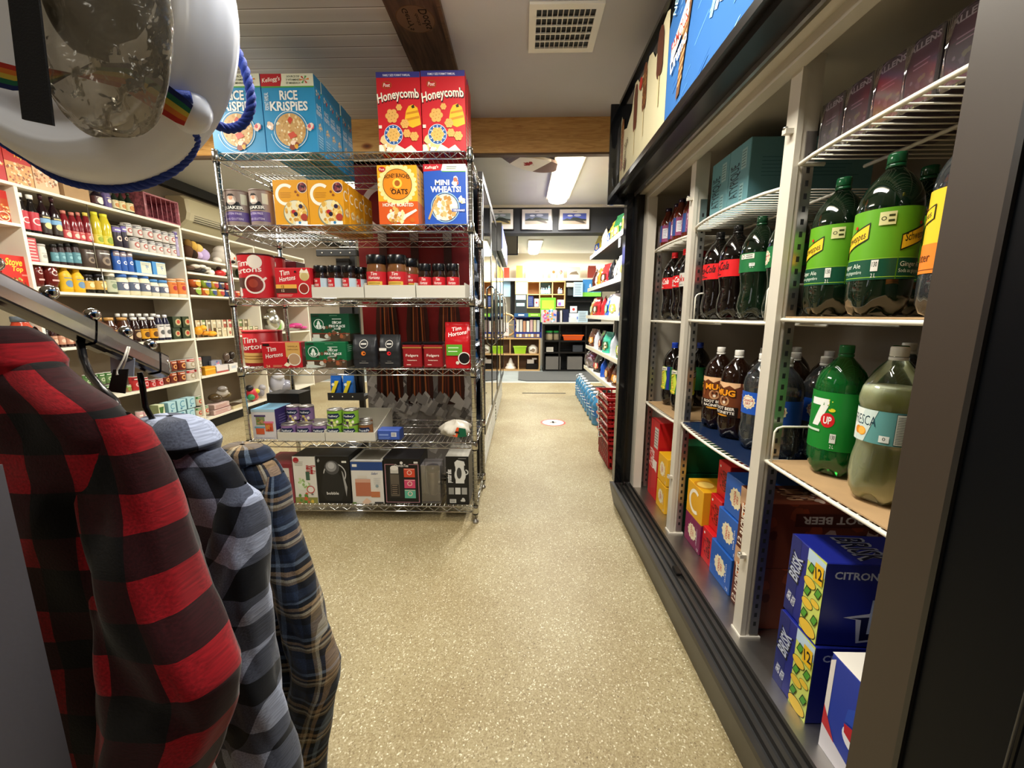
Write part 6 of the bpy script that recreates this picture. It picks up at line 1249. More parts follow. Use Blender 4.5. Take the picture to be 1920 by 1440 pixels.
A = Art(b, lambda u, v, n: (-0.02+u, -0.072-n+abs(u-0.05)*.25-v*.5*0+max(0, v-.045)*.9, 0.012+v), 0.10, 0.062); A.P([(0, .2), (.4, .05), (.5, .9), (.2, .95)], '#d8542a'); A.P([(.4, .05), (.9, .1), (.85, .8), (.5, .9)], '#14583a'); A.P([(.25, .45), (.55, .4), (.5, .6), (.3, .6)], '#14181a')
cx, w = span(824, 884, SZ[4], 2.16); bo = b.obj('peanut_bag', loc=(cx, 2.17, SZ[4]+0.002)); tag(bo, 'small clear white bag with orange and green label near the right post', 'bag')
# ---------------- bottom shelf: small appliance boxes
def f_ket(A): A.R(0, .90, 1, 1, '#7a2430'); A.R(.9, 0, 1, .9, '#8a3040'); A.T('WHOLE', .42, .82, .3, .07, '#b8a888', bold=0); A.T('KETTLE', .42, .74, .34, .07, '#b8a888', bold=0); A.C(.45, .42, .22, '#e8e6e2', .3); A.ring(.68, .42, .14, .04, '#c9c6c0'); A.R(.3, .2, .6, .55, '#efeeea'); A.lines(.8, .88, .2, .7, 6, '#8a8078', .3)
rbox('kettle_box', 'white and maroon kettle box, leftmost on the bottom rack shelf', 'box', 494, 554, 870, 5, 0.20, '#c9c5c0', f_ket, lambda A: A.R(0, 0, 1, 1, '#7a2430'), lambda A: A.R(0, 0, 1, 1, '#7a2430'), Y=2.085)
def f_star2(A): A.C(.16, .92, .13, '#a8202c'); A.T('Starfrit', .8, .72, .42, .20, '#a8202c', rot=-90, bold=.06); A.lines(.1, .5, .80, .9, 4, '#9a9a94', .3); A.C(.35, .38, .22, '#d8e0d0'); A.R(.55, .50, .72, .68, '#3a5a4a'); A.bits(.45, .45, .25, 20, ['#b8d09a', '#8fb070', '#e0e8d8'], .06, 2); A.R(0, 0, 1, .13, '#8a8a4a'); A.bits(.5, .07, .4, 14, ['#c85a3a', '#d8b84a', '#5a8a3a'], .08, 3); A.C(.72, .3, .18, '#b83a3a'); A.C(.72, .3, .14, '#e0dcd8'); A.T('6', .78, .2, .1, .04, '#333333')
rbox('kitchen_gadget_box', 'white kitchen gadget box with red sideways lettering and salad picture', 'box', 555.5, 597, 856, 5, 0.20, '#dad7d0', f_star2, None, lambda A: A.R(0, 0, 1, 1, '#2a2a28'), Y=2.085)
def f_bob(A): A.ring(.55, .62, .34, .03, '#b9b9b9', -30, 190); A.P([(.2, .62), (.35, .72), (.62, .70), (.78, .5), (.82, .28), (.7, .06), (.25, .06), (.1, .25)], '#1f2022'); A.C(.48, .76, .22, '#4a4a4c'); A.C(.46, .78, .16, '#8a8a8c'); A.C(.46, .80, .1, '#b0b0b2'); A.T('bobble', .45, .22, .36, .06, '#dcdcdc', bold=.03); A.P([(.76, .7), (.8, .66), (.9, .35), (.86, .15), (.83, .3)], '#9a9a9a'); A.R(.78, .86, .92, .9, '#d8d8d0'); A.P([(.05, .9), (.1, .95), (.13, .9), (.08, .86)], '#9a9a9a')
rbox('pitcher_box', 'black box with a dark water pitcher printed on it', 'box', 598, 660, 855, 5, 0.20, '#121214', f_bob, lambda A: A.R(0, 0, 1, 1, '#1c1c1f'), Y=2.085)
def f_tea(A): A.R(0, .78, 1, 1, '#20407c'); A.R(0, .975, 1, 1, '#a8a49c'); A.R(.05, .86, .2, .92, '#e0dcd4'); A.T('Safari', .74, .71, .2, .05, '#4a5a8a', it=.3); A.R(.12, .18, .6, .58, '#b06a50'); A.R(.12, .5, .6, .58, '#c99a84'); A.R(.2, .6, .5, .66, '#cfc8be'); A.R(.60, .16, .88, .34, '#b8704a'); A.R(.60, .29, .88, .34, '#dccdbf'); A.C(.8, .42, .05, '#8a9aa0'); A.lines(.7, .95, .45, .62, 4, '#b8b8b8', .2); A.P([(.3, .04), (.45, .14), (.6, .06), (.5, .0), (.35, 0)], '#d8b8a0'); A.R(0, .0, .12, .04, '#5a7a3a'); A.R(.7, .01, .98, .05, '#2a2a2a')
rbox('tea_maker_box', 'white and blue iced tea maker box with amber jug picture', 'box', 662, 721, 864, 5, 0.20, '#d3d0ca', f_tea, lambda A: A.R(0, 0, 1, 1, '#15151a'), lambda A: A.R(.1, .1, .9, .9, '#7a7466'), Y=2.085)
def f_dav(A):
    for q in ((.04, .04, .055, .88), (.945, .04, .96, .88), (.04, .04, .96, .05), (.04, .87, .3, .88), (.7, .87, .96, .88)): A.R(q[0], q[1], q[2], q[3], '#c08a94')
    A.T("DavidsTea", .5, .85, .38, .06, '#dcd8d4', it=.2); A.C(.5, .91, .04, '#dcd8d4'); A.R(.14, .14, .92, .80, '#1d1a1c'); A.R(.18, .18, .42, .66, '#5a5248'); A.R(.20, .22, .40, .44, '#2c2624'); A.lines(.22, .38, .22, .44, 5, '#8a7a6a', .3); A.R(.19, .68, .41, .80, '#bfbab2'); A.C(.3, .8, .11, '#d8d4cc', .07)
    for y, c in ((.60, '#c8432c'), (.36, '#c8446a'), (.14, '#5aa890')): A.R(.56, y, .86, y+.19, c); A.ring(.71, y+.10, .07, .02, '#e8c8b8', 0, 360, 8); A.R(.57, y+.17, .85, y+.18, '#e8c8b8')
    A.T('12 g / 0.4 oz', .52, .02, .35, .025, '#dcd8d4'); A.R(.84, .9, .95, .94, '#d8d4cc')
rbox('tea_gift_box', 'black tea gift box with bottle and three coloured sachets', 'box', 722.5, 790, 860, 5, 0.19, '#0e0d10', f_dav, None, lambda A: A.R(0, 0, 1, 1, '#1a181c'), Y=2.085)
# steel tumbler in a clear box
z = SZ[5]+G0; cx, w = span(793, 829, z, 2.12)
t = thing('travel_mug', 'steel travel tumbler packed in a clear plastic box', 'tumbler', (cx, 2.15, z))
MB().lathe([(.024, .035), (.026, .04), (.036, .17), (.037, .175)], 'steel', 22).obj('cup', t); MB().lathe([(.038, .175), (.040, .18), (.039, .195), (.034, .205), (.012, .21)], 'plastic_black', 20).obj('lid', t)
h = top(810, 873, 2.09)-z
bb = MB().box((-w/2, -0.055, 0), (w/2, 0.055, h), 'wrap_clear', 0.002); bb.box((-w/2+.001, -0.053, 0), (w/2-.001, 0.053, 0.012), '#6a6a68'); bb.obj('clear_box', t)
b = MB().box((-w/2+0.002, 0.045, 0.012), (w/2-0.002, 0.053, h-0.004), '#8c8c88'); A = face(b, 'F', (-w/2+.002, 0.045, 0.012), (w/2-.002, .053, h-.004)); A.R(0, .82, 1, .93, '#c9c8c4'); A.bits(.75, .3, .1, 6, ['#d8d8d4', '#5a5a5a'], .07); b.obj('backing_card', t)
def f_proc(A): A.T('proctor silex', .16, .60, .62, .13, '#dedede', rot=90, bold=.07); A.C(.62, .62, .25, '#cfcfcc', .36); A.R(.42, .45, .80, .85, '#d4d4d0'); A.P([(.38, .88), (.5, .93), (.8, .9), (.85, .82), (.4, .8)], '#d4d4d0'); A.C(.58, .66, .11, '#3a3a3a', .26); A.ring(.86, .68, .13, .05, '#c4c4c0', -90, 90); [A.R(.10+i*.29, .22, .33+i*.29, .36, c) for i, c in enumerate(('#8a8a86', '#d0d0cc', '#a0a09c'))]; A.R(.14, .04, .42, .12, '#c8c8c4'); A.lines(.16, .4, .05, .11, 3, '#333333', .4); A.bits(.72, .09, .08, 6, ['#c8c8c4'], .05); A.R(.55, .955, .9, .965, '#9a9a9a')
rbox('kettle_box', 'black box with white electric kettle, rightmost on bottom rack shelf', 'box', 838, 880, 856, 5, 0.20, '#131315', f_proc, None, lambda A: A.R(0, 0, 1, 1, '#b4b0a6'), Y=2.085)

# ================================================================== white shelving along the left wall
LX = -3.10; BX = -3.44
def unit(label, y0, y1, zs, ztop, ys_div, extra=None):
    t = thing('wall_shelf_unit', label, 'shelf unit', (LX, y0, 0), 0, 'white wall shelving'); L = y1-y0
    for i, y in enumerate(ys_div): MB().box((BX-LX, y-0.009, 0.10), (0, y+0.009, ztop-0.018), 'white_laminate').obj('side_panel', t)
    for z in zs+[ztop]: MB().box((BX-LX, 0.010 if z != ztop else 0, z-0.018), (0.0 if z != ztop else 0.004, L-0.010 if z != ztop else L, z), 'white_laminate').obj('shelf', t)
    MB().box((BX-LX, 0, 0), (-0.07, L, 0.098), 'black_matt').obj('kick_base', t)
    MB().box((BX-LX-0.008, 0, 0.1), (BX-LX, L, ztop), 'wall_tan').obj('back_panel', t)
    if extra: extra(t)
    return t
MZ_ = [1.66, 1.48, 1.30, 0.925, 0.535, 0.165]; MT = 1.94
def braces(t):
    for y, z in ((0.10, 1.28), (0.10, 0.905)):
        b = MB().hexa([(-0.02, y, z-0.17), (-0.0, y, z-0.15), (-0.0, y+.018, z-0.15), (-0.02, y+.018, z-0.17), (-0.32, y, z), (-0.16, y, z), (-0.16, y+.018, z), (-0.32, y+.018, z)], 'white_laminate')
        b = MB().add([(-0.01, y, z), (-0.12, y, z), (-0.30, y, z-0.26), (-0.33, y, z-0.26), (-0.33, y, z-0.16), (-0.01, y+.018, z), (-0.12, y+.018, z), (-0.30, y+.018, z-0.26), (-0.33, y+.018, z-0.26), (-0.33, y+.018, z-0.16)],
              [(0, 1, 2, 3, 4), (9, 8, 7, 6, 5), (0, 5, 6, 1), (1, 6, 7, 2), (2, 7, 8, 3), (3, 8, 9, 4), (4, 9, 5, 0)], 'white_laminate')
        b.obj('brace', t)
    for y, z0, z1 in ((0.405, 1.48, 1.92), (0.43, 1.30, 1.48)): MB().tube([(0.004, y, z0), (0.004, y, z1)], 0.003, 'steel', 6).obj('support_rod', t)
unit('white wall shelf unit at the far left holding stuffing boxes', 1.35, 2.55, [1.70, 1.285, 0.925, 0.535, 0.165], MT, [0.009])
unit('white wall shelf unit full of bottles, cans and jars beside the toy shelves', 2.55, 3.75, MZ_[:1]+MZ_[2:], MT, [0.0, 1.2], lambda t: (braces(t), MB().box((BX-LX, 0.010, 1.462), (0.0, 0.985, 1.48), 'white_laminate').obj('shelf', t, label='short white shelf')))
RZ_ = [1.67, 1.54, 1.33, 0.92, 0.55, 0.13]; RT = 1.925
unit('white wall shelf unit with plush toys and spice packets on its shelves', 3.76, 4.76, RZ_, RT, [1.0])
unit('white wall shelf unit seen through the wire rack, with a steel pitcher', 4.77, 5.85, [1.60, 1.28, 0.92, 0.55, 0.13], RT, [1.08])
tag(MB().box((-3.09, 2.135, 0), (-2.86, 2.152, 1.19), 'white_laminate').obj('end_board'), 'plain cream end board standing before the far left shelf unit', 'panel')
PROT = {}
def lit(name, label, cat, px0, px1, pyt, z, kind, key, make, group=None, back=0.0, hh=None):
    """one product on the left wall: width and height follow from its edges on the shelf front plane"""
    Xp = LX-0.045-back; zz = z+0.001
    pyb = (1-0)*0
    ya = at(px0, 560, X=Xp).y; yb = at(px1, 560, X=Xp).y
    # follow the tilt of the verticals: re-read at the item's own height
    for _ in range(3):
        d = Vector((Xp, (ya+yb)/2, zz))-Vector((0, 0, CAM_H)); py = 720-F_PX*d.dot(cu)/d.dot(cf); ya = at(px0, py, X=Xp).y; yb = at(px1, py, X=Xp).y
    w = yb-ya; h = hh or max(0.04, at((px0+px1)/2, pyt, X=Xp).z-zz)
    k = (key, round(w, 2), round(h, 2))
    if k not in PROT:
        b = MB(); make(b, round(w, 2)*0.97, round(h, 2)); PROT[k] = b.mesh(name)
    o = bpy.data.objects.new(name, PROT[k]); COL.objects.link(o); o.location = (Xp, (ya+yb)/2, zz); o.rotation_euler = (0, 0, math.pi/2)
    return tag(o, label, cat, group)
# makers: w wide, h high, centred, front to -y
def mk_can(col, spot, top='#b8b4ac!', band=None):
    def f(b, w, h):
        r = w/2; b.lathe([(r*.95, 0), (r, .004), (r, h-.006), (r*.95, h-.002), (r*.9, h-.004), (0, h-.004)], col, 14, mats=['steel', col, top, 'steel', 'steel'])
        A = wrap(b, r, .004, h-.006, -90, 140)
        if band: A.R(0, .72, 1, .96, band)
        A.C(.5, .42, .24, spot); A.C(.5, .42, .13, col); A.R(.2, .8, .8, .86, '#f0ece0')
    return f
def mk_jar(body, lab, cap, spot='#d8d4c8', lz=(.12, .62), capf=.86, neck=.8):
    def f(b, w, h):
        r = w/2; b.lathe([(r*.9, 0), (r, h*.04), (r, h*.68), (r*neck, h*.80), (r*neck, h*capf)], body, 14).lathe([(r*(neck+.05), h*(capf-.02)), (r*(neck+.07), h*.98), (r*neck, h), (0, h)], cap, 14)
        b.lathe([(r*1.01, h*lz[0]), (r*1.01, h*lz[1])], lab, 14, close=False); A = wrap(b, r*1.015, h*lz[0], h*lz[1], -90, 140); A.C(.5, .5, .2, spot); A.R(.25, .8, .75, .86, spot)
    return f
def mk_bot(body, lab, cap, spot='#efe6d8', lz=(.1, .5), neckr=.3, sh=.62, two=None, ringl=False):
    def f(b, w, h):
        r = w/2; b.lathe([(r*.9, 0), (r, h*.03), (r, h*(sh-.06)), (r*.85, h*sh), (r*neckr*1.2, h*(sh+.16)), (r*neckr, h*(sh+.2)), (r*neckr, h*.93)], body, 14).lathe([(r*neckr*1.25, h*.88), (r*neckr*1.3, h*.99), (0, h)], cap, 12)
        b.lathe([(r*1.01, h*lz[0]), (r*1.01, h*lz[1])], lab, 14, close=False); A = wrap(b, r*1.015, h*lz[0], h*lz[1], -90, 150)
        if two: A.R(0, .55, 1, .8, two)
        if ringl: A.ring(.5, .5, .30, .09, spot, 50, 310)
        else: A.C(.5, .42, .26, spot); A.R(.2, .84, .8, .9, spot)
    return f
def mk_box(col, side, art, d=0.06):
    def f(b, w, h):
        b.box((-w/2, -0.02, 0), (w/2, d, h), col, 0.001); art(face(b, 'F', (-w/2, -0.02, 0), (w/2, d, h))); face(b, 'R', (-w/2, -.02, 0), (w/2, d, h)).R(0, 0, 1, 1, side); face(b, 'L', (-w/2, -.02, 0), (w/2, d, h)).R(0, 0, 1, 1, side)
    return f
def a_stuff(A):
    A.R(.0, 0, 1, .5, '#d8a060'); A.bits(.5, .26, .48, 60, ['#c07a4a', '#e8c898', '#b0502c', '#f0d8b0', '#8a5030'], .05, 3); A.T('Stove', .45, .84, .7, .17, '#e8b83a', it=.2, bold=.04); A.T('Top', .55, .66, .4, .14, '#e8b83a', it=.2, bold=.04)
def a_stuff2(A): A.T('Stove', .5, .82, .62, .2, '#f0c03a', it=.2, bold=.05); A.T('Top', .58, .62, .42, .18, '#f0c03a', it=.2, bold=.05); A.bits(.5, .2, .3, 40, ['#c8803a', '#8aa040', '#e0b060', '#7a3a1e'], .05, 5); A.R(.7, .45, .98, .5, '#e87a6a')
def a_meat(A): A.R(0, 0, 1, 1, '#dcb48a'); A.bits(.5, .45, .5, 50, ['#b0643a', '#e8d0b0', '#c88a5a', '#f0e0c8', '#8a5a34'], .06, 8)
T1 = MT
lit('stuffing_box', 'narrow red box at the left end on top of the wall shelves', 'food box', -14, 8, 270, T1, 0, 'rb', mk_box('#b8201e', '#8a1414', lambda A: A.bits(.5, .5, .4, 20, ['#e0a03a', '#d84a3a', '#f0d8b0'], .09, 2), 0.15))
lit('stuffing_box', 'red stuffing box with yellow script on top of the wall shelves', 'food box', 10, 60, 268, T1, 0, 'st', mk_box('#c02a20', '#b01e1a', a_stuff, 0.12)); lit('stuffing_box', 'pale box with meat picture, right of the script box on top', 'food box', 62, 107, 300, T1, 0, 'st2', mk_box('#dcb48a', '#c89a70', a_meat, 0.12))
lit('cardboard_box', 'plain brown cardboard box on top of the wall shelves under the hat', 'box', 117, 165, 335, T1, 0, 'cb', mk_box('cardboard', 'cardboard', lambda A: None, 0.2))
lit('dressing_bottle', 'dark bottle lying between cardboard box and dressings on top', 'bottle', 174, 192, 352, T1, 0, 'dk', mk_bot('#1c1420!', '#5a3a3a', '#c8c4bc'))
lit('sauce_jar', 'purple labelled jar left of the three dressings on top shelf', 'jar', 194, 208, 356, T1, 0, 'pj', mk_jar('#6a5a8a', '#5a4a86', '#d8d8d8', '#e8d8c0'))
for i, (a, c) in enumerate(((211, 223), (224, 236), (238, 250))): lit('dressing_bottle', 'dark green dressing bottle with cream label, %s of three on top shelf' % ('left', 'middle', 'right')[i], 'bottle', a, c, 357+i*3, T1, 0, 'dr', mk_bot('#16241a!', '#e0d8a8', '#1a2a1a', '#c8843a'), 'dressing bottles on top')
# row A
for i, (a, c, y) in enumerate(((40, 58, 363), (58, 77, 368))): lit('ketchup_bottle', 'dark bottle with tall white cap and red label, %s of two' % ('left', 'right')[i], 'bottle', a, c, y, 1.66, 0, 'wr', mk_bot('#141010!', '#b4303c', '#e8e6de', '#e8c8c8', (.08, .55), .42, .6, ringl=True), 'white capped bottles')
for i, (a, c, y) in enumerate(((78, 98, 368), (99, 118, 374))): lit('sauce_bottle', 'dark soy sauce bottle with blue band label, %s of two' % ('left', 'right')[i], 'bottle', a, c, y, 1.66, 0, 'sy', mk_bot('#1c0a10!', '#2c2018', '#3a1c24!', '#e0c88a', (.06, .50), .3, .62, two='#7aa8cc'), 'soy sauce bottles')
for i, (a, c, y) in enumerate(((119, 134, 397), (135, 149, 400), (149, 160, 401), (161, 175, 400))): lit('barbecue_bottle', 'dark red ridged sauce bottle, %s in the row of four' % which(i, 4), 'bottle', a, c, y, 1.66, 0, 'bb%d' % (i == 3), mk_bot('#7a1c24!', '#c0484a', '#c87a6a' if i < 3 else '#e0cc5a', '#e8c0b0', (.05, .32), .45, .7), 'red sauce bottles')
for i, (a, c, y) in enumerate(((177, 193, 400), (194, 210, 403))): lit('mustard_bottle', 'bright yellow squeeze bottle with yellow cap, %s of the pair' % ('left', 'right')[i], 'bottle', a, c, y, 1.66, 0, 'lm', mk_bot('#c8b830!', '#d8cc50', '#e0d83a', '#8a9a1e', (.05, .3), .5, .74), 'yellow squeeze bottles')
for i, (a, c) in enumerate(((212, 228), (229, 241))): lit('soup_can', 'tall black and purple soup can, %s of the pair' % ('left', 'right')[i], 'can', a, c, 424, 1.66, 0, 'pc', mk_can('#241c2c', '#e8c8b8', band='#6a5aa0'), 'purple banded cans')
for k, row in enumerate((((243, 260), (261, 276), (277, 290), (291, 304), (305, 318), (319, 330)), ((231, 246), (248, 265), (266, 284), (285, 301), (301, 314), (314, 327)))):
    for i, (a, c) in enumerate(row): lit('soup_can', 'white and grey soup can, %s in %s row of the two stacked rows' % (which(i, 6), ('bottom', 'top')[k]), 'can', a, c, 440, 1.66+k*0.103, 0, 'wc', mk_can('#cfc8c0', '#a85a50', band='#7a7678'), 'white soup cans', hh=0.10)
# row B
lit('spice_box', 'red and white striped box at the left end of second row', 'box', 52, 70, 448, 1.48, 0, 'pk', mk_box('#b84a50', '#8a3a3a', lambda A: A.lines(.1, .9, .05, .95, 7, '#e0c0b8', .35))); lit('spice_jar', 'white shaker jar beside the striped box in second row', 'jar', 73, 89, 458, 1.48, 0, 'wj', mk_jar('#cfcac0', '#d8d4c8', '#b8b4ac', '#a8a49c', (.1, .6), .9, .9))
for i, (a, c) in enumerate(((99, 112), (112, 125), (126, 138), (139, 153))): lit('spice_jar', 'dark jar with teal label, %s in second row' % which(i, 4), 'jar', a, c, 458, 1.48, 0, 'tj', mk_jar('#2c1c1c', '#5a8a94', '#151515', '#8ab8c0', (.15, .6)), 'teal label jars')
for i, (a, c) in enumerate(((156, 177), (178, 205))): lit('gravy_tub', 'dark brown round tub, %s in second row' % which(i, 2), 'tub', a, c, 468+i, 1.48, 0, 'gt', mk_can('#4a3c34', '#8a7a68', '#5a4a3c'), 'brown tubs')
for i, (a, c) in enumerate(((215, 226), (227, 239), (240, 250))): lit('salt_carton', 'blue salt carton with white curl, %s in second row' % which(i, 3), 'carton', a, c, 470, 1.48, 0, 'bs', mk_can('#2f5aa8', '#dfe4f0', '#6a6a78', '#8a7a80'), 'blue salt cartons')
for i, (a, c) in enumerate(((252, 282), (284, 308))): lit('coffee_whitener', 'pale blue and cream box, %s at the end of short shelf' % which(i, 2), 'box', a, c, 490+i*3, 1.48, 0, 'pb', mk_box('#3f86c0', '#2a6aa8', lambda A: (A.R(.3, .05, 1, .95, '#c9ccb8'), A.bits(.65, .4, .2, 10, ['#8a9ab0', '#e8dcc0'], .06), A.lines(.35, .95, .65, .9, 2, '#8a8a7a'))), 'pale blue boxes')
# row C
for i, (a, c) in enumerate(((65, 86), (87, 112))): lit('ketchup_bottle', 'upside down brown red squeeze bottle on white cap, %s' % which(i, 2), 'bottle', a, c, 494, 1.30, 0, 'ud', lambda b, w, h: (b.lathe([(w*.36, 0), (w*.38, .002), (w*.36, h*.14)], '#e6e0d0', 12), b.lathe([(w*.34, h*.14), (w*.46, h*.3), (w*.5, h*.6), (w*.46, h*.95), (w*.3, h)], '#5c1a16!', 14), (lambda A: (A.ring(.5, .62, .22, .07, '#e8c8c0', 40, 320), A.R(.25, .22, .8, .3, '#d8a8a0')))(wrap(b, w*.5, h*.2, h*.95, -90, 120))), 'upside down squeeze bottles')
for i, (a, c) in enumerate(((115, 137), (139, 159))): lit('mustard_bottle', 'large yellow mustard bottle with blue disc, front %s' % ('left', 'right')[i], 'bottle', a, c, 502+i*3, 1.30, 0, 'mu', mk_bot('#d8a81c', '#dcae22', '#e6bc2a', '#6a8aa8', (.12, .62), .4, .74), 'large mustard bottles')
for i, (a, c) in enumerate(((108, 124), (131, 147))): lit('mustard_bottle', 'large yellow mustard bottle in the back row, only cap showing, %s' % ('left', 'right')[i], 'bottle', a, c, 500, 1.30, 0, 'mu', mk_bot('#d8a81c', '#dcae22', '#e6bc2a', '#6a8aa8', (.12, .62), .4, .74), 'large mustard bottles', back=0.09)
for i, (a, c) in enumerate(((159, 177), (179, 199))): lit('relish_jar', 'small dark jar with yellow label, %s beside the mustard' % which(i, 2), 'jar', a, c, 516, 1.30, 0, 'rj', mk_jar('#1c1a14!', '#c8a04a', '#14141a', '#e8d8a0', (.2, .66)), 'yellow label jars')
lit('tartar_jar', 'olive sauce jar with white lid and pale label', 'jar', 199, 219, 511, 1.30, 0, 'oj', mk_jar('#4a4a34', '#b8bca0', '#e8e4d4', '#7a8a70', (.1, .66), .84))
for i, (a, c) in enumerate(((220, 240), (241, 261), (262, 281))): lit('mayonnaise_jar', 'large mayonnaise jar with blue lid, %s' % which(i, 3), 'jar', a, c, 514+i, 1.30, 0, 'ma', mk_jar('#e0d8b8', '#5a6278', '#3a6ab8', '#e0d4d8', (.2, .6), .84, .85), 'large mayonnaise jars')
for i, (a, c) in enumerate(((281, 297), (298, 314))): lit('mayonnaise_jar', 'smaller mayonnaise jar with blue lid, %s' % which(i, 2), 'jar', a, c, 525+i, 1.30, 0, 'mb', mk_jar('#dcd8c0', '#5a6278', '#4a86c0', '#e0d4d8', (.22, .6), .84, .85), 'small mayonnaise jars')
for i, (a, c) in enumerate(((315, 331), (332, 347))): lit('sauce_jar', 'orange sandwich spread jar, %s at the end of the jar row' % which(i, 2), 'jar', a, c, 523+i, 1.30, 0, 'or', mk_jar('#dcd8c0', '#d07a34', '#d8a070', '#a82a30', (.18, .82), .88, .9), 'orange jars')
# row D
lit('pasta_sauce_jar', 'large orange red sauce jar with grey lid above the red shirt', 'jar', 30, 66, 594, 0.925, 0, 'ps', mk_jar('#b0402a!', '#c85028', '#5a626c', '#e8b8a0', (.1, .7), .86, .78))
lit('molasses_bottle', 'dark bottle with small blue label beside the red sauce jar', 'bottle', 68, 95, 600, 0.925, 0, 'mo', mk_bot('#180c0c!', '#6a86a8', '#1c1616', '#e0e0e0', (.08, .34), .45, .66))
for i in range(4): a = 97+i*14.3; lit('syrup_bottle', 'brown syrup bottle below the chrome arm, %s' % which(i, 4), 'bottle', a, a+13.5, 606, 0.925, 0, 'sb', mk_bot('#2c0f0c!', '#b8846a', '#3a1c14', '#d8b8a0', (.12, .5), .45, .66), 'brown syrup bottles')
for i in range(4):
    a = 155+i*11.5; lit('syrup_bottle', 'amber syrup bottle with gold cap in the back row, %s' % which(i, 4), 'bottle', a, a+11, 596, 0.925, 0, 'gc', mk_bot('#4a2410!', '#b8843a', 'gold_cap', '#e0b870', (.12, .5), .5, .7), 'gold capped back row', back=0.08)
for i, (a, c) in enumerate(((200, 222), (223, 247))): lit('syrup_bottle', 'amber syrup bottle with gold cap, %s of front two' % ('left', 'right')[i], 'bottle', a, c, 596, 0.925, 0, 'gd%d' % i, mk_bot('#3a1c10!', ('#b8843a', '#5a4a44')[i], 'gold_cap', '#d8c0a0', (.1, .52), .5, .7), 'gold capped syrup')
for i, (a, c) in enumerate(((249, 264), (265, 280), (281, 296))): lit('syrup_bottle', ('dark syrup bottle with white cap beside gold capped ones', 'dark syrup bottle with white cap and yellow label, left', 'dark syrup bottle with white cap and yellow label, right')[i], 'bottle', a, c, 594, 0.925, 0, 'wy%d' % (i > 0), mk_bot('#200c0a!', '#3a2014' if i == 0 else '#d89a24', '#e0ddd6', '#5a3a1a' if i else '#b89a70', (.12, .52), .5, .68), 'white capped syrup')
for i in range(6): a = 222+i*13; lit('syrup_bottle', 'white capped bottle in the back row, %s' % which(i, 6), 'bottle', a, a+12.5, 588, 0.925, 0, 'wb', mk_bot('#281210!', '#4a2a20', '#dedbd4', '#8a7a60', (.12, .52), .5, .68), 'white capped back row', back=0.10)
for i, (a, c) in enumerate(((297, 308), (309, 320))): lit('sauce_bottle', 'slim bottle with tall white label, %s of two' % ('left', 'right')[i], 'bottle', a, c, 590, 0.925, 0, 'sl', mk_bot('#1c1c34!', '#d4d0cc', '#d8d8dc', '#5a5a5a', (.1, .62), .42, .72), 'white label bottles')
for k in range(2):
    for i, (a, c) in enumerate(((322, 337), (340, 355))): lit('soup_carton', 'dark green can with round red mark, %s %s' % (('bottom', 'top')[k], ('left', 'right')[i]), 'can', a, c, 614, 0.925+k*0.103, 0, 'gn', mk_box('#2f3a22', '#232c1a', lambda A: (A.C(.62, .5, .34, '#b8a878'), A.C(.65, .52, .2, '#b0402c'))), 'dark green cartons', hh=0.10)
# row E
for k in range(2):
    for i in range(4): a = 158+i*13; lit('vegetable_can', 'green vegetable can beneath the chrome arm, %s %s' % (('bottom', 'top')[k], which(i, 4)), 'can', a, a+12.5, 700, 0.535+k*0.095, 0, 'gv', mk_can('#5a7a4a', '#b8c0a0', band='#3f6a34'), 'green vegetable cans', hh=0.092)
lit('vegetable_can', 'small green and brown can beside the red cans', 'can', 234, 246, 722, 0.535, 0, 'gb', mk_can('#8a6a4a', '#7aa84a', band='#5f9a3a'))
for i, (a, c, y) in enumerate(((247, 262, 705), (263, 277, 706), (278, 291, 710), (291, 304, 708))): lit('tomato_can', 'red tomato can, %s in the lower left row' % which(i, 4), 'can', a, c, y, 0.535, 0, 'tc', mk_can('#b02a2c', '#d8a0a0', band='#8a1c20'), 'red tomato cans')
for k in range(2):
    for i, (a, c) in enumerate(((305, 317), (318, 330), (332, 346))): lit('bean_can', 'brown baked bean can, %s row %s' % (('bottom', 'top')[k], which(i, 3)), 'can', a, c, 695, 0.535+k*0.106, 0, 'bn', mk_can('#6a2a20', '#d89a5a', band='#a8502c'), 'brown bean cans', hh=0.103)
    for i, (a, c) in enumerate(((348, 363), (364, 376))): lit('soup_can', 'white soup can with red band, %s %s' % (('bottom', 'top')[k], ('left', 'right')[i]), 'can', a, c, 695, 0.535+k*0.106, 0, 'rw', mk_can('#d0c8b8', '#a89a80', band='#b02a30'), 'red banded cans', hh=0.103)
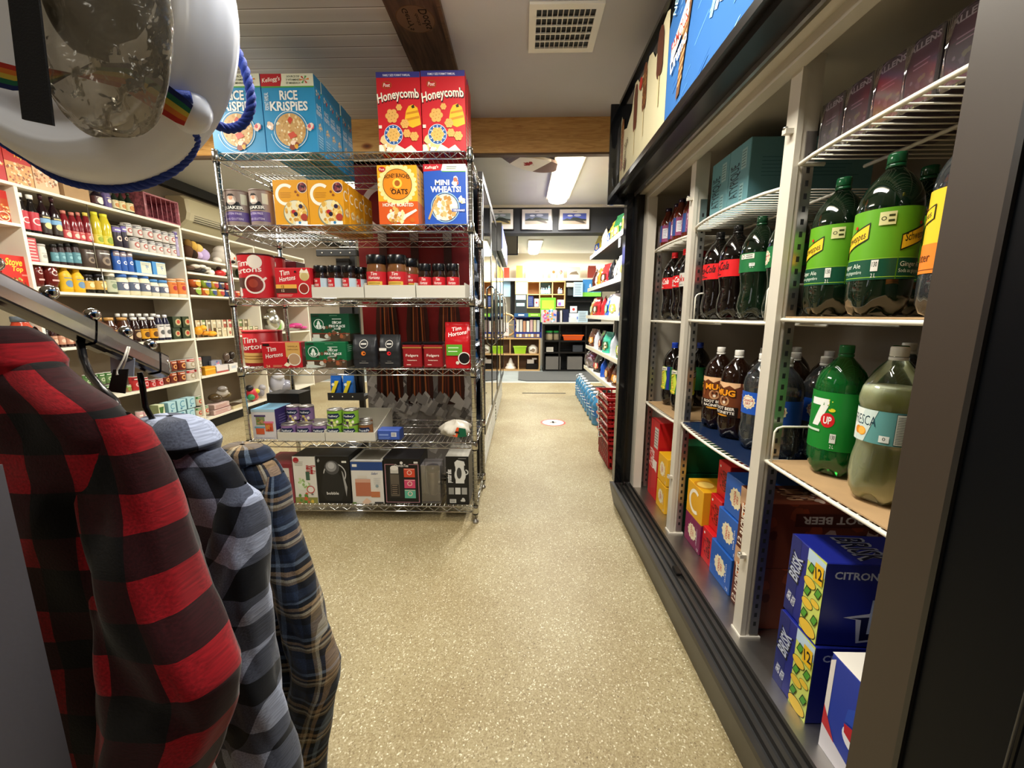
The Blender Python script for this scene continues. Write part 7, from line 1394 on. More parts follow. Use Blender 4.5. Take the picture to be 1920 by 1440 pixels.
# row F
for i, (a, c) in enumerate(((262, 272), (273, 283))): lit('soup_can', 'small pink and white tub on the lowest shelf, %s' % which(i, 2), 'can', a, c, 768, 0.165, 0, 'pt', mk_can('#c8a0a0', '#b04a4a'), 'pink tubs')
for i, (a, c) in enumerate(((279, 294), (295, 310))): lit('tomato_can', 'red lidded tub in front on the lowest shelf, %s' % which(i, 2), 'can', a, c, 790, 0.165, 0, 'rt', mk_can('#c9b0a0', '#b0303a', '#b8242c!'), 'red lidded tubs')
lit('juice_carton', 'white and green carton beside the pale blue cartons', 'carton', 299, 310, 758, 0.165, 0, 'wg', mk_box('#cfd4b0', '#8a946a', lambda A: A.P([(.1, .9), (.9, .9), (.3, .3)], '#3f6a34')))
for k in range(2):
    for i, (a, c) in enumerate(((313, 328), (330, 347), (349, 364))): lit('milk_carton', 'pale blue evaporated milk carton, %s %s' % (('bottom', 'top')[k], which(i, 3)), 'carton', a, c, 774, 0.165+k*0.108, 0, 'bm', mk_box('#a8ccd4', '#7aa4b0', lambda A: (A.ring(.62, .6, .32, .09, '#4a8aa8', 50, 310), A.R(.3, .12, .5, .3, '#4a7a9a'))), 'pale blue cartons', hh=0.105)
    for i, (a, c) in enumerate(((366, 377), (379, 390))):
        if k and i: continue
        lit('tomato_can', 'green and red tomato can at the right end, %s %s' % (('bottom', 'top')[k], ('left', 'right')[i]), 'can', a, c, 774, 0.165+k*0.108, 0, 'gr', mk_can('#c8bfa8', '#c0402c', band='#3f7a44'), 'green and red cans', hh=0.105)
# far left bay
lit('stuffing_box', 'orange red box with pasta picture at the left edge', 'food box', -14, 22, 358, 1.70, 0, 'ob', mk_box('#b84a2a', '#8a3420', lambda A: (A.R(0, .75, 1, 1, '#c0302a'), A.bits(.5, .35, .42, 40, ['#e0a05a', '#c8602c', '#f0d0a0'], .06), A.ring(.5, .2, .3, .05, '#e8d8c0')), 0.12), back=0.03)
for i, (a, c) in enumerate(((-30, 3), (6, 56))): lit('stuffing_box', ('red stuffing box cut off by the left edge of view', 'red stuffing box with yellow script beside the white shelf upright')[i], 'food box', a, c, 476+i*4, 1.285, 0, 'sx%d' % i, mk_box('#c0281e', '#b01e1a', a_stuff2, 0.10), 'lower stuffing boxes')
# ---------------- toy and spice bay
Rm = lambda name, label, cat, a, c, y, z, key, mk, group=None, back=0.0, hh=None: lit(name, label, cat, a, c, y, z, 0, key, mk, group, back, hh)
for i, (a, c) in enumerate(((331, 337), (338, 344))): Rm('candle_tube', 'slim purple and white tube, %s by the white upright' % which(i, 2), 'tube', a, c, 435+i*4, 1.67, 'ct', mk_can('#b0a4c8', '#e0dce8', band='#6a5a9a'), 'purple tubes')
def toy(name, label, px0, px1, pyt, z, parts, cat='toy', group=None):
    Xp = LX-0.09; ya = at(px0, 560, X=Xp).y; yb = at(px1, 560, X=Xp).y
    d = Vector((Xp, (ya+yb)/2, z))-Vector((0, 0, CAM_H)); py = 720-F_PX*d.dot(cu)/d.dot(cf); ya = at(px0, py, X=Xp).y; yb = at(px1, py, X=Xp).y
    w = yb-ya; h = max(.03, at((px0+px1)/2, pyt, X=Xp).z-z); b = MB()
    for (x, y, zz, r, col, sc) in parts: b.sphere((x*w, y*w, max(zz, r*sc[2])*h), r*w, col, 12, 8, (sc[0], sc[1], sc[2]*h/w))
    o = b.obj(name, loc=(Xp, (ya+yb)/2, z+0.001), rz=math.pi/2); return tag(o, label, cat, group)
S1 = (1, 1, 1)
toy('plush_toy', 'brown and gold ceramic animals clustered at the left of upper toy shelf', 347, 369, 450, 1.67, [(-.2, 0, .35, .35, '#4a2f1e~', S1), (.2, 0, .3, .3, '#a8783c~', S1), (-.1, 0, .75, .25, '#7a5a2a~', S1), (.2, -.1, .7, .24, '#caa04a~', S1), (0, -.2, .25, .25, '#2a1c14~', S1)])
toy('plush_toy', 'lavender round toy with gold face on upper toy shelf', 366, 390, 458, 1.67, [(.1, 0, .38, .38, '#b8a4cc~', S1), (-.2, 0, .7, .27, '#d8b86a~', S1), (.1, -.1, .62, .14, '#e8e0ec~', S1), (-.3, -.1, .3, .2, '#c8b4d8~', S1)])
toy('plush_toy', 'large white plush toy with orange nose behind the chrome post', 403, 437, 463, 1.67, [(0, 0, .35, .42, '#d8d0c4~', S1), (-.05, 0, .72, .3, '#e0d8cc~', S1), (-.35, 0, .2, .16, '#e0d8cc~', S1), (.3, 0, .2, .2, '#d8d0c4~', S1), (.05, -.3, .38, .12, '#d8602a~', S1), (0, -.35, .16, .09, '#241c18~', S1)])
toy('ceramic_figurines', 'brown and white spotted ornaments in a heap on lower toy shelf', 350, 389, 490, 1.54, [(-.35, 0, .4, .18, '#5a4230', S1), (-.2, -.1, .55, .17, '#e0d8c8', S1), (-.05, 0, .4, .18, '#3a2a20', S1), (.1, -.1, .6, .16, '#e8e4d8', S1), (.2, 0, .3, .17, '#2c2c2c', S1), (.3, -.1, .5, .15, '#e0dcd0', S1), (.4, 0, .3, .13, '#cfcabc', S1)])
toy('duck_figurine', 'small white bird figurine on lower toy shelf', 390, 403, 500, 1.54, [(0, 0, .35, .42, 'ceramic_white', (1, .7, .8)), (-.25, 0, .75, .2, 'ceramic_white', S1)], 'figurine')
toy('red_figurine', 'red and white figurine beside the small white bird', 404, 423, 498, 1.54, [(0, 0, .3, .4, '#c02c2c!', (1.1, .8, .7)), (.2, -.1, .55, .22, 'ceramic_white', S1), (-.1, 0, .7, .16, '#3a1c1c', S1)], 'figurine')
toy('green_toy', 'dark green and yellow toy behind the rack post', 446, 459, 500, 1.54, [(0, 0, .4, .45, '#2a3a20', S1), (.3, -.1, .3, .2, '#c8d04a', S1)])
CUPS = ['#5a3a2c', '#c8602c', '#8aa83a', '#d0a03a', '#3a4a7a', '#b03a34']
for k, row in enumerate((((355, 374), (375, 389), (390, 404), (405, 418), (419, 431), (438, 448), (449, 458)), ((356, 373), (375, 392), (393, 407), (408, 419), (420, 431)))):
    for i, (a, c) in enumerate(row): Rm('noodle_cup', 'small %s snack bowl, %s in the %s row' % (('brown', 'orange', 'green', 'yellow', 'blue', 'red')[(i+k) % 6], which(i, len(row)), ('bottom', 'top')[k]), 'food cup', a, c, 540, 1.33+k*0.074, 'nc%d' % ((i+k) % 6), (lambda col, c2: (lambda b, w, h: (b.lathe([(w*.36, 0), (w*.46, h*.5), (w*.5, h*.9), (w*.5, h), (0, h)], col, 12), (lambda A: (A.C(.5, .5, .28, c2), A.R(.1, .75, .9, .92, '#e8e0c8')))(wrap(b, w*.49, h*.2, h*.95, -90, 130)))))(CUPS[(i+k) % 6], CUPS[(i+k+2) % 6]), 'snack bowls', hh=0.072)
toy('gloves_bundle', 'bundle of yellow rubber gloves on the spice shelf', 368, 402, 607, 0.92, [(-.35, 0, .5, .16, '#e09a1c', (1, 1, 2)), (-.2, -.1, .7, .13, '#e8a828', (1, 1, 1.6)), (0, 0, .3, .17, '#d8901a', S1), (.25, -.1, .25, .2, '#e8a424', S1), (.4, 0, .2, .14, '#e09a1c', S1)], 'gloves')
SP = ['#8a7a5a', '#b8a078', '#a85a44', '#c8b890', '#7a8a54', '#b04a44', '#d0c0a0']
for k in range(2):
    xs_ = [366+i*9.8 for i in range(12)] if k else [404+i*9.8 for i in range(8)]
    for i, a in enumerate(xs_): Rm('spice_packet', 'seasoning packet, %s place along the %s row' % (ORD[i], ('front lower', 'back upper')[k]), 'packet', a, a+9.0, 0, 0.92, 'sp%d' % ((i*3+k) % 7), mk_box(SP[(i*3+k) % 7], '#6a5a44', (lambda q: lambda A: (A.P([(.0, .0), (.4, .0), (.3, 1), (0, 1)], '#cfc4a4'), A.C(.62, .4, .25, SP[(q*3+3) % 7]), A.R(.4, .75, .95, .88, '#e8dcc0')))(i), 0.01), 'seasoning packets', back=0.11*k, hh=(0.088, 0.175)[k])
Rm('display_tin', 'black box at the left of the yellow tube', 'box', 379, 396, 668, 0.55, 'db', mk_box('#16161c', '#0c0c10', lambda A: A.R(.2, .3, .8, .4, '#4a4a5a')), back=0.1)
toy('glass_ornament', 'dark glass ornament behind the white packages', 421, 440, 655, 0.55, [(0, 0, .3, .3, '#3a2c24!', S1), (-.2, 0, .65, .22, '#5a4a40!', S1), (.25, -.1, .7, .2, '#2c2420!', S1)], 'ornament')
Rm('tool_pack', 'grey and pink packaged item above the yellow tube', 'packet', 394, 415, 676, 0.55, 'gp', mk_box('#8a8a94', '#6a6a72', lambda A: A.bits(.5, .5, .3, 8, ['#c87a8a', '#5a6a9a', '#d8d8d8'], .09)), back=0.08)
Rm('foil_roll', 'yellow tube pack lying on the fifth shelf', 'packet', 382, 402, 687, 0.55, 'yt', mk_box('#d8981c', '#b07a14', lambda A: A.R(0, .6, 1, .75, '#f0c04a'))); Rm('paper_pack', 'white and red flat pack beside the yellow tube', 'packet', 403, 426, 686, 0.55, 'wp', mk_box('#d4ccc8', '#a8a09c', lambda A: A.R(.0, .0, 1, .25, '#a84a44'))); Rm('paper_pack', 'white wrapped pack at the chrome post', 'packet', 427, 448, 682, 0.55, 'wq', mk_box('#dcd8d0', '#a8a49c', lambda A: A.R(.2, .3, .6, .7, '#b8c0c8')))
for i, (a, c, y, z) in enumerate(((397, 431, 768, 0.13), (398, 428, 757, 0.185))): Rm('cookie_box', 'pale pink flat box, %s of two on lowest toy bay shelf' % ('bottom', 'top')[i], 'box', a, c, y, z, 'pb%d' % i, mk_box('#cbb0a8', '#9a8078', lambda A: (A.lines(.1, .9, .2, .8, 3, '#a85a54', .3), A.R(0, 0, 1, .1, '#8a3a3a')), 0.1), 'pale pink boxes', hh=0.052)
Rm('wooden_tray', 'cream tray holding brown goods on the lowest shelf', 'tray', 432, 458, 752, 0.13, 'wt', lambda b, w, h: (b.box((-w/2, -.03, 0), (w/2, .12, h*.5), '#c8b890'), b.box((-w/2+.005, -.02, h*.5), (w/2-.005, .11, h*.52), '#4a3828')))
toy('snack_bag_heap', 'heap of brown and silver snack bags on the lowest shelf', 396, 430, 722, 0.245, [(-.3, 0, .3, .25, '#4a3a24!', S1), (0, -.1, .5, .28, '#b8b0a8!', (1, .7, 1)), (.25, 0, .3, .24, '#6a5a3a!', S1), (-.1, -.2, .8, .18, '#8a8480!', S1)], 'bags')
toy('parrot_toy', 'bright red and green parrot toy behind the chrome post', 462, 484, 722, 0.13, [(0, 0, .4, .3, '#c0303a', (1, 1, 1.4)), (-.15, 0, .85, .2, '#1c1c20', S1), (.15, -.2, .6, .16, '#d8c83a', S1), (-.25, -.1, .3, .2, '#3a8a5a', S1), (.25, 0, .2, .18, '#d85a3a', S1)])
toy('clear_bag', 'grey clear bag of goods right of the parrot toy', 485, 506, 718, 0.13, [(0, 0, .4, .42, '#9a9aa4!', (1, .7, 1.1)), (-.15, -.1, .75, .25, '#b8b8c0!', S1), (.2, -.15, .3, .2, '#6a6a78!', S1)], 'bag')
toy('steel_pitcher', 'shiny steel pitcher on a shelf seen through the rack', 497, 522, 580, 0.935, [(0.05, 0, .45, .36, 'chrome', (1, 1, 1.2)), (-.35, 0, .65, .13, 'chrome', (1.4, 1, .7)), (.1, 0, .85, .2, 'chrome', S1)], 'pitcher')
toy('tea_tins', 'green and white tins on the shelf seen through the rack', 518, 531, 598, 0.92, [(-.2, 0, .5, .28, '#7ab04a', (1, 1, 1.6)), (.25, 0, .5, .27, '#d8dcc8', (1, 1, 1.6))], 'tin')
toy('candy_bags', 'bright pink candy bags on the shelf seen through the rack', 539, 567, 602, 0.92, [(-.35, 0, .5, .2, '#c8327a!', S1), (-.1, -.1, .6, .22, '#d84a94!', S1), (.15, 0, .4, .2, '#b02468!', S1), (.35, -.1, .3, .17, '#d84a94!', S1)], 'candy')
toy('silver_bag', 'silver grey bag on the lower shelf seen through the rack', 507, 542, 698, 0.13, [(-.1, 0, .5, .32, '#a8a8b4!', (1, .6, 1.5)), (.15, -.1, .3, .3, '#8a8a98!', (1, .7, 1)), (-.2, -.1, .85, .18, '#c8c8d0!', S1)], 'bag')
# wicker basket and air conditioner, pipe
c = at(330, 415, X=-3.2); z = MT
t = thing('wicker_basket', 'pink wicker basket on its side on top of the wall shelves', 'basket', (-3.24, 3.60, MT+0.001), math.pi/2)
b = MB(); w, h = 0.33, 0.20
b.hexa([(-w*.5, .12, 0), (w*.5, .12, 0), (w*.5, .12, h), (-w*.5, .12, h), (-w*.48, -.13, 0), (w*.5, -.13, 0), (w*.5, -.13, h*1.05), (-w*.48, -.13, h*1.05)], 'pink_wicker'); b = MB()
o = 0.012
for q in (((-w/2, -.13, 0), (w/2, .12, o)), ((-w/2, -.13, h-o), (w/2, .12, h)), ((-w/2, -.13, o), (-w/2+o, .12, h-o)), ((w/2-o, -.13, o), (w/2, .12, h-o)), ((-w/2+o, .108, o), (w/2-o, .12, h-o))): b.box(q[0], q[1], 'pink_wicker')
b.obj('body', t)
b = MB()
for z in (0.004, h-.004): b.tube([(-w/2, -.133, z), (w/2, -.133, z)], .006, 'clear_pink', 6)
for x in (-w/2, w/2): b.tube([(x, -.133, 0.004), (x, -.133, h)], .006, 'clear_pink', 6)
for k in range(7): b.tube([(-w/2+.02+k*.048, -.128, .012), (-w/2+.02+k*.048, -.128, h-.012)], .0025, 'clear_pink', 5)
b.obj('rim', t)
t = thing('air_conditioner', 'cream wall air conditioner above the shelves behind the basket', 'air conditioner', (-3.455, 4.45, 1.99), math.pi/2)
def acs(x, k): return [(x, 0, 0.0), (x, -.10, 0.0), (x, -.19, .07), (x, -.21, .14), (x, -.20, .27), (x, -.16, .30), (x, 0, .30)]
b = MB(); n = 7; L = 0.80
for i, (x0_, x1_) in enumerate(((-L/2, -L/2+.03), (-L/2+.03, L/2-.03), (L/2-.03, L/2))):
    k0 = 0.93 if i == 0 else 1; k1 = 0.93 if i == 2 else 1; p = [(x0_, y*k0, .15+(z-.15)*k0) for _, y, z in acs(0, 1)]; q = [(x1_, y*k1, .15+(z-.15)*k1) for _, y, z in acs(0, 1)]
    b.add(p+q, [(j, (j+1) % n, n+(j+1) % n, n+j) for j in range(n)]+([tuple(range(n-1, -1, -1))] if i == 0 else [])+([tuple(range(n, 2*n))] if i == 2 else []), 'beige_plastic')
b.obj('casing', t)
b = MB()
for k in range(4): b.box((-L/2+.08, -.208+.012*k*0, .06+k*.02), (L/2-.06, -.172-.008*k, .064+k*.02), '#5a5444')
b.obj('louvres', t); MB().tube([(-.2, -.02, -.03), (.38, -.02, -.05), (.6, -.02, -.05)], .02, 'beige_plastic').obj('pipe', t)
tag(MB().lathe([(0.022, 0), (0.022, 0.508)], 'steel', 12).obj('vertical_pipe', loc=(-3.40, 3.02, MT+0.001)), 'grey vertical pipe on the wall above the shelves beside dressings', 'pipe')

# black wire display stand between shelves and fridge
sx = at(640, 600, Y=3.2).x
t = thing('display_stand', 'black metal display stand with hooks behind the wire rack', 'display stand', (sx, 3.2, 0))
MB().box((0.10, 0.0, 0), (0.14, 0.04, 1.72), 'black_matt').box((-0.2, -0.16, 0), (0.16, 0.2, 0.02), 'black_matt').obj('post', t)
zt_ = at(625, 474, Y=3.1).z; x0_ = at(592, 474, Y=3.1).x-sx; x1_ = at(668, 474, Y=3.1).x-sx
b = MB().box((x0_, -0.10, zt_-0.025), (x1_, -0.085, zt_+0.025), 'black_matt', 0.005)
for k in range(4): b.tube([(x0_+.05+k*.07, -.1005, zt_), (x0_+.05+k*.07, -.104, zt_)], .005, 'ceramic_white', 6)
b.obj('hook_bar', t)
z5 = at(640, 742, Y=3.1).z; b = MB().box((x0_+.02, -.13, z5-.03), (x1_, .02, z5), 'black_matt').box((x0_+.02, -.135, z5-.03), (x1_, -.13, z5+.03), 'black_matt')
for k in range(3): b.tube([(x0_+.06+k*.08, -.1355, z5), (x0_+.06+k*.08, -.139, z5)], .005, 'ceramic_white', 6)
b.obj('lower_shelf', t)
b = MB().box((0.0, -0.02, z5), (0.10, 0.0, zt_-.03), 'black_matt'); b.obj('back_strip', t)
for i, xx in enumerate((x0_+.07, x0_+.17)):
    b = bagmesh(MB(), .09, .05, .17, ('#1f56a8!', '#2a66b8!')[i], 3+i); A = face(b, 'F', (-.04, -.032, .02), (.04, 0, .12)); A.P([(0, 0), (.35, 0), (.9, 1), (.5, 1)], '#e0cc2a'); A.C(.3, .7, .15, '#e8ece8')
    tag(b.obj('chip_bag', loc=(sx+xx, 3.13, z5+.001)), 'blue and yellow snack bag, %s on the black display stand' % ('left', 'right')[i], 'snack bag', 'blue snack bags')
o = bagmesh(MB(), .10, .05, .15, '#c03a24!', 9).obj('chip_bag', loc=(sx+x0_-.06, 3.3, z5+.16)); bpy.data.objects.remove(o)

# ================================================================== snack shelving right of the aisle, beyond the cooler
GX = 0.93
g = thing('snack_shelving', 'white and black snack shelving beyond the end of the cooler', 'shelf unit', (GX, 3.0, 0))
GY0, GY1 = 2.95, 5.75
MB().box((0.42, 0, 0), (0.46, GY1-3.0, 2.15), 'black_matt').obj('back_panel', g)
MB().box((0.05, 0, 0), (0.42, GY1-3.0, 0.12), 'black_matt').obj('base', g)
for y in (0.02, 1.0, 1.95, GY1-3.02): MB().box((0.38, y, 0.12), (0.42, y+0.03, 2.15), 'white_wire').obj('upright', g)
GZ = [(1.92, 0.02), (1.49, 0.0), (1.125, -0.01), (0.71, 0.0), (0.42, -0.02)]
for z, dx in GZ:
    s = MB().box((dx, 0, z-0.03), (0.38, GY1-3.0, z-0.012), 'black_matt').box((dx, 0, z-0.012), (0.38, GY1-3.0, z), 'white_wire'); so = s.obj('shelf', g)
    MB().box((dx-0.006, 0, z-0.035), (dx, GY1-3.0, z+0.012), 'white_wire').obj('price_rail', so)
    b = MB()
    b.box((dx-0.0072, 0.05, z-0.026), (dx-0.0062, GY1-3.05, z+0.005), '#e6dfc0'); b.obj('price_strip', so, label='cream price strip')
SN = [('#d8902a!', 'orange'), ('#e0cc4a!', 'yellow'), ('#1c5a34!', 'dark green'), ('#b02a2c!', 'red'), ('#c8ccd4!', 'silver'), ('#2a5ac0!', 'blue'), ('#9ac03a!', 'lime'), ('#5a2c1c!', 'brown'), ('#e8dcc8!', 'cream'), ('#3aa88a!', 'teal'), ('#242428!', 'black')]
ROWS = [(0, [(3.45, 1), (3.66, 0), (3.9, 0), (4.15, 1), (4.45, 2), (4.8, 1), (5.15, 8), (5.5, 1)], .19, .26), (1, [(3.5, 0), (3.74, 5), (3.98, 8), (4.25, 4), (4.6, 10), (4.95, 3), (5.3, 0), (5.6, 7)], .19, .25),
        (2, [(3.5, 6), (3.76, 6), (4.02, 5), (4.3, 8), (4.62, 5), (4.95, 3), (5.3, 3), (5.6, 0)], .19, .24), (3, [(3.5, 7), (3.76, 4), (4.05, 2), (4.35, 4), (4.65, 9), (5.0, 10), (5.3, 4), (5.6, 7)], .2, .24), (4, [(3.5, 1), (3.76, 6), (4.05, 7), (4.4, 7), (4.75, 5), (5.1, 10)], .2, .22)]
bm = {}
SNM = ['top', 'second', 'third', 'fourth', 'lowest']
for r, items, w, h in ROWS:
    z, dx = GZ[r]
    for i, (y, k) in enumerate(items):
        if (k, r) not in bm:
            b = bagmesh(MB(), w, 0.09, h, SN[k][0], k*3+r); A = Art(b, lambda u, v, n: (u-w*.4, -0.0475-n-.004, .03+v), w*.8, h*.45); A.P([(0, .3), (.5, .05), (1, .3), (.9, .9), (.1, .85)], SN[(k+4) % 11][0]); A.C(.5, .5, .22, '#e8dcc0'); A.bits(.5, .35, .3, 8, [SN[(k+1) % 11][0], '#e0b060'], .07, k); bm[(k, r)] = b.mesh('snack_bag')
        o = bpy.data.objects.new('snack_bag', bm[(k, r)]); COL.objects.link(o); o.location = (GX+dx+0.075+(i % 3)*.006, y, z+0.001); o.rotation_euler = (-0.06, 0, -math.pi/2+0.25*((i*5+r) % 3-1))
        tag(o, '%s snack bag, %s from the near end on the %s snack shelf' % (SN[k][1], ORD[i], SNM[r]), 'snack bag', 'snack bags on the right shelving')
# tilting header board above and dangling tag
tag(MB().box((1.0, 3.2, 1.78), (1.003, 3.27, 1.86), '#e8e8f0').obj('price_tag', loc=(-.085, .7, -.01)), 'small white tag hanging under the top snack shelf', 'tag')
# big clear bag at the far end and large water jugs
b = MB(); b.grid(lambda u, v: Vector((0.14*math.sin(math.pi*v)**.6*math.cos(6.283*u)*(1+.06*math.sin(18*u)), 0.13*math.sin(math.pi*v)**.6*math.sin(6.283*u), 0.12*(1-math.cos(math.pi*v))+.01*math.sin(25*u))), 24, 12, 'wrap_clear', close_u=True)
b.sphere((0.02, 0, .115), .10, '#b8546a!', 14, 9, (1, .8, 1)).sphere((-.07, -.02, .09), .06, '#d8ccd0!', 10, 7)
tag(b.obj('tissue_pack', loc=(1.02, 5.52, 0.421)), 'large clear wrapped pink and white pack above the far water jugs', 'pack')
jt = thing('water_jug', 'jug', 'water jug', (0, 0, -6))
b = MB().lathe([(.060, 0), (.068, .01), (.070, .03), (.067, .045), (.070, .06), (.067, .075), (.070, .09), (.070, .17), (.066, .185), (.069, .20), (.066, .22), (.05, .255), (.026, .285), (.022, .30)], 'water_blue', 20); b.obj('body', jt)
b = MB().lathe([(.0705, .095), (.0705, .165)], '#2a6ab0!', 20, close=False); A = wrap(b, .071, .095, .165, -90, 140); A.P([(.1, .2), (.5, .6), (.9, .2)], '#9fd0e0'); A.R(.2, .7, .8, .88, '#e8f0f4'); b.obj('label', jt)
MB().lathe([(.026, .295), (.027, .32), (0, .322)], '#e8ecec', 14).obj('cap', jt)
MB().tube([(0, -.022, .297), (0, -.05, .305), (0, -.062, .29), (0, -.055, .262)], .006, '#dfe8ea', 6).obj('handle', jt)
for i in range(9):
    y = 4.12+i*0.19; lab = 'blue water jug with white cap, %s from the near end of the floor row' % ORD[i]
    if i == 0: jt.location = (0.815, y, 0); jt.rotation_euler = (0, 0, -math.pi/2); jt['label'] = lab; jt['group'] = 'water jugs along the floor'
    else: dup(jt, (0.815+0.004*i, y, 0), -math.pi/2+.1*(i % 3-1), lab, 'water jugs along the floor')
# red shopping baskets, stacked
def basket(b):
    for k, z in enumerate((0.0, 0.055, 0.11, 0.165, 0.205)):
        f = 1-.12*(1-z/.205); x, y = .15*f, .21*f
        b.box((-x, -y, z), (x, -y+.006, z+.016), '#a82424!').box((-x, y-.006, z), (x, y, z+.016), '#a82424!').box((-x, -y+.006, z), (-x+.006, y-.006, z+.016), '#a82424!').box((x-.006, -y+.006, z), (x, y-.006, z+.016), '#a82424!')
    for i in range(9):
        y = -.18+i*.045; b.box((-.146, y, .01), (-.134, y+.010, .21), '#981e1e!').box((.134, y, .01), (.146, y+.010, .21), '#981e1e!')
    for i in range(7):
        x = -.12+i*.04; b.box((x, -.205, .01), (x+.010, -.19, .21), '#981e1e!').box((x, .19, .01), (x+.010, .205, .21), '#981e1e!')
    b.box((-.13, -.185, 0), (.13, .185, .004), '#8a1a1a!').box((-.162, -.222, .205), (.162, -.205, .222), '#b42828!').box((-.162, .205, .205), (.162, .222, .222), '#b42828!').box((-.162, -.205, .205), (-.146, .205, .222), '#b42828!').box((.146, -.205, .205), (.162, .205, .222), '#b42828!')
    return b
bt = thing('shopping_basket', 'b', 'basket', (0.80, 3.05, 0.0), 0, 'stacked red shopping baskets')
basket(MB()).obj('body', bt); MB().tube([(-.155, -.06, .215), (-.17, -.06, .225), (-.185, 0, .20), (-.17, .06, .225), (-.155, .06, .215)], .005, 'chrome', 6).obj('handle', bt)
names = ['bottom', 'second', 'third', 'fourth', 'fifth', 'top']
bt['label'] = 'red plastic shopping basket, bottom of the stack beside the cooler end'
for i in range(1, 6): dup(bt, (0.80-.004*i, 3.05, 0.0+i*0.066), 0.0, 'red plastic shopping basket, %s of the stack beside the cooler end' % names[i], 'stacked red shopping baskets')

# ================================================================== clothes rail in the left foreground
simple('rope_blue', '#1c3a9a', 0.7, bump=0.4, bscale=400); simple('webbing_black', '#15161c', 0.8, bump=0.4, bscale=500)
t = thing('clothes_rail', 'chrome clothes rail arm with ball studs sloping down over the hanging shirts', 'clothes rail', (-0.57, 0.02, 0))
O = Vector((-0.57, 0.02, 0))
def L_(p): return tuple(Vector(p)-O)
A0, A1 = Vector((-0.512, 0.10, 1.345)), Vector((-0.575, 0.615, 1.072)); dd = (A1-A0).normalized(); sx_ = dd.cross(Vector((0, 0, 1))).normalized(); uz = sx_.cross(dd)
def bar_(b, p, q, w, h, mat, roll=0.22):
    s_ = sx_*math.cos(roll)+uz*math.sin(roll); u_ = uz*math.cos(roll)-sx_*math.sin(roll); c = []
    for P in (p, q):
        for i in range(16):
            a = 2*math.pi*i/16; x = math.copysign(abs(math.cos(a))**.28, math.cos(a)); y = math.copysign(abs(math.sin(a))**.28, math.sin(a)); c.append(tuple(P-O+s_*x*w/2+u_*y*h/2))
    b.add(c, [(i, (i+1) % 16, 16+(i+1) % 16, 16+i) for i in range(16)]+[tuple(range(15, -1, -1)), tuple(range(16, 32))], mat)
b = MB(); bar_(b, A0, A1, 0.017, 0.034, 'arm_chrome'); b.obj('arm', t)
b = MB(); bar_(b, A1-dd*.005, A1+dd*.012, 0.020, 0.038, 'arm_chrome'); b.sphere(tuple(A1+dd*.012-O), .013, 'bright_chrome', 14, 10, (.8, 1, 1.35)); b.obj('end_cap', t)
b = MB(); bar_(b, A0.lerp(A1, .80), A0.lerp(A1, .84), 0.020, 0.038, 'arm_chrome'); b.obj('collar', t)
for f in (0.60, 0.70, 0.795, 0.885, 0.965):
    P = A0.lerp(A1, f)+uz*.024-O; MB().sphere(tuple(P), .0085, 'bright_chrome', 16, 12).tube([tuple(P-uz*.01), tuple(P)], .003, 'bright_chrome', 8).obj('ball_stud', t)
MB().tube([(0.03, 0.04, 0), (0.03, 0.04, 1.40)], .016, 'chrome', 14).box((-.25, -.2, 0), (.25, .25, .02), 'chrome').obj('stand', t)
MB().tube([(0.03, 0.04, 1.38), L_(A0+dd*.02)], .012, 'chrome', 10).obj('bracket', t)
tag(MB().box((-0.41, 0.12, 0), (-0.385, 0.274, 1.04), 'grey_paint').obj('grey_board'), 'plain grey upright board at the lower left corner before the red shirt', 'panel')

def lerp_rows(rows, v):
    k = v*(len(rows)-1); i = min(int(k), len(rows)-2); f = k-i; f = f*f*(3-2*f)*.5+f*.5
    return [a+(c-a)*f for a, c in zip(rows[i], rows[i+1])]
def loft(b, rows, mat, fold=0.05, seed=0, nu=72, nv=60, ref=None, e=.75, vo=0.0, slant=0.0):
    """rows (z, centre, half width, depth, y) down the cloth; the check follows the cloth"""
    ref = ref or sum(r[2] for r in rows)/len(rows)
    def P(u, v):
        z, s, hw, th, y = lerp_rows(rows, v); t = 2*math.pi*u; c, q = math.cos(t), math.sin(t)
        m_ = 1+fold*(math.sin(3*t+5*z*6+seed)+.6*math.sin(5*t-9*z*5+seed*2)+.45*math.sin(9*t+4*z*9+seed))*min(1, v*4)
        m_ -= fold*1.1*(max(0, math.sin(2*t+34*z+2*s*30+seed))**6+.8*max(0, math.sin(4*t-27*z+seed*3))**8)*min(1, v*5)
        return Vector((s+math.copysign(abs(c)**e, c)*hw*(1+.25*(m_-1)), y+math.copysign(abs(q)**e, q)*th/2*m_, z+.006*math.sin(6*t+seed)*(v > .95)))
    L = [0.0]
    for a, c in zip(rows, rows[1:]): L.append(L[-1]+math.hypot(a[0]-c[0], a[1]-c[1]))
    def UV(u, v):
        k = v*(len(rows)-1); i = min(int(k), len(rows)-2); l_ = L[i]+(L[i+1]-L[i])*(k-i)
        w = u*2*math.pi; x = math.cos(w) if w >= math.pi else 2-math.cos(w)
        return (x*ref+1+slant*l_, 1-l_-vo+slant*x*ref*.5)
    return b.grid(P, nu, nv, mat, UV, close_u=True)
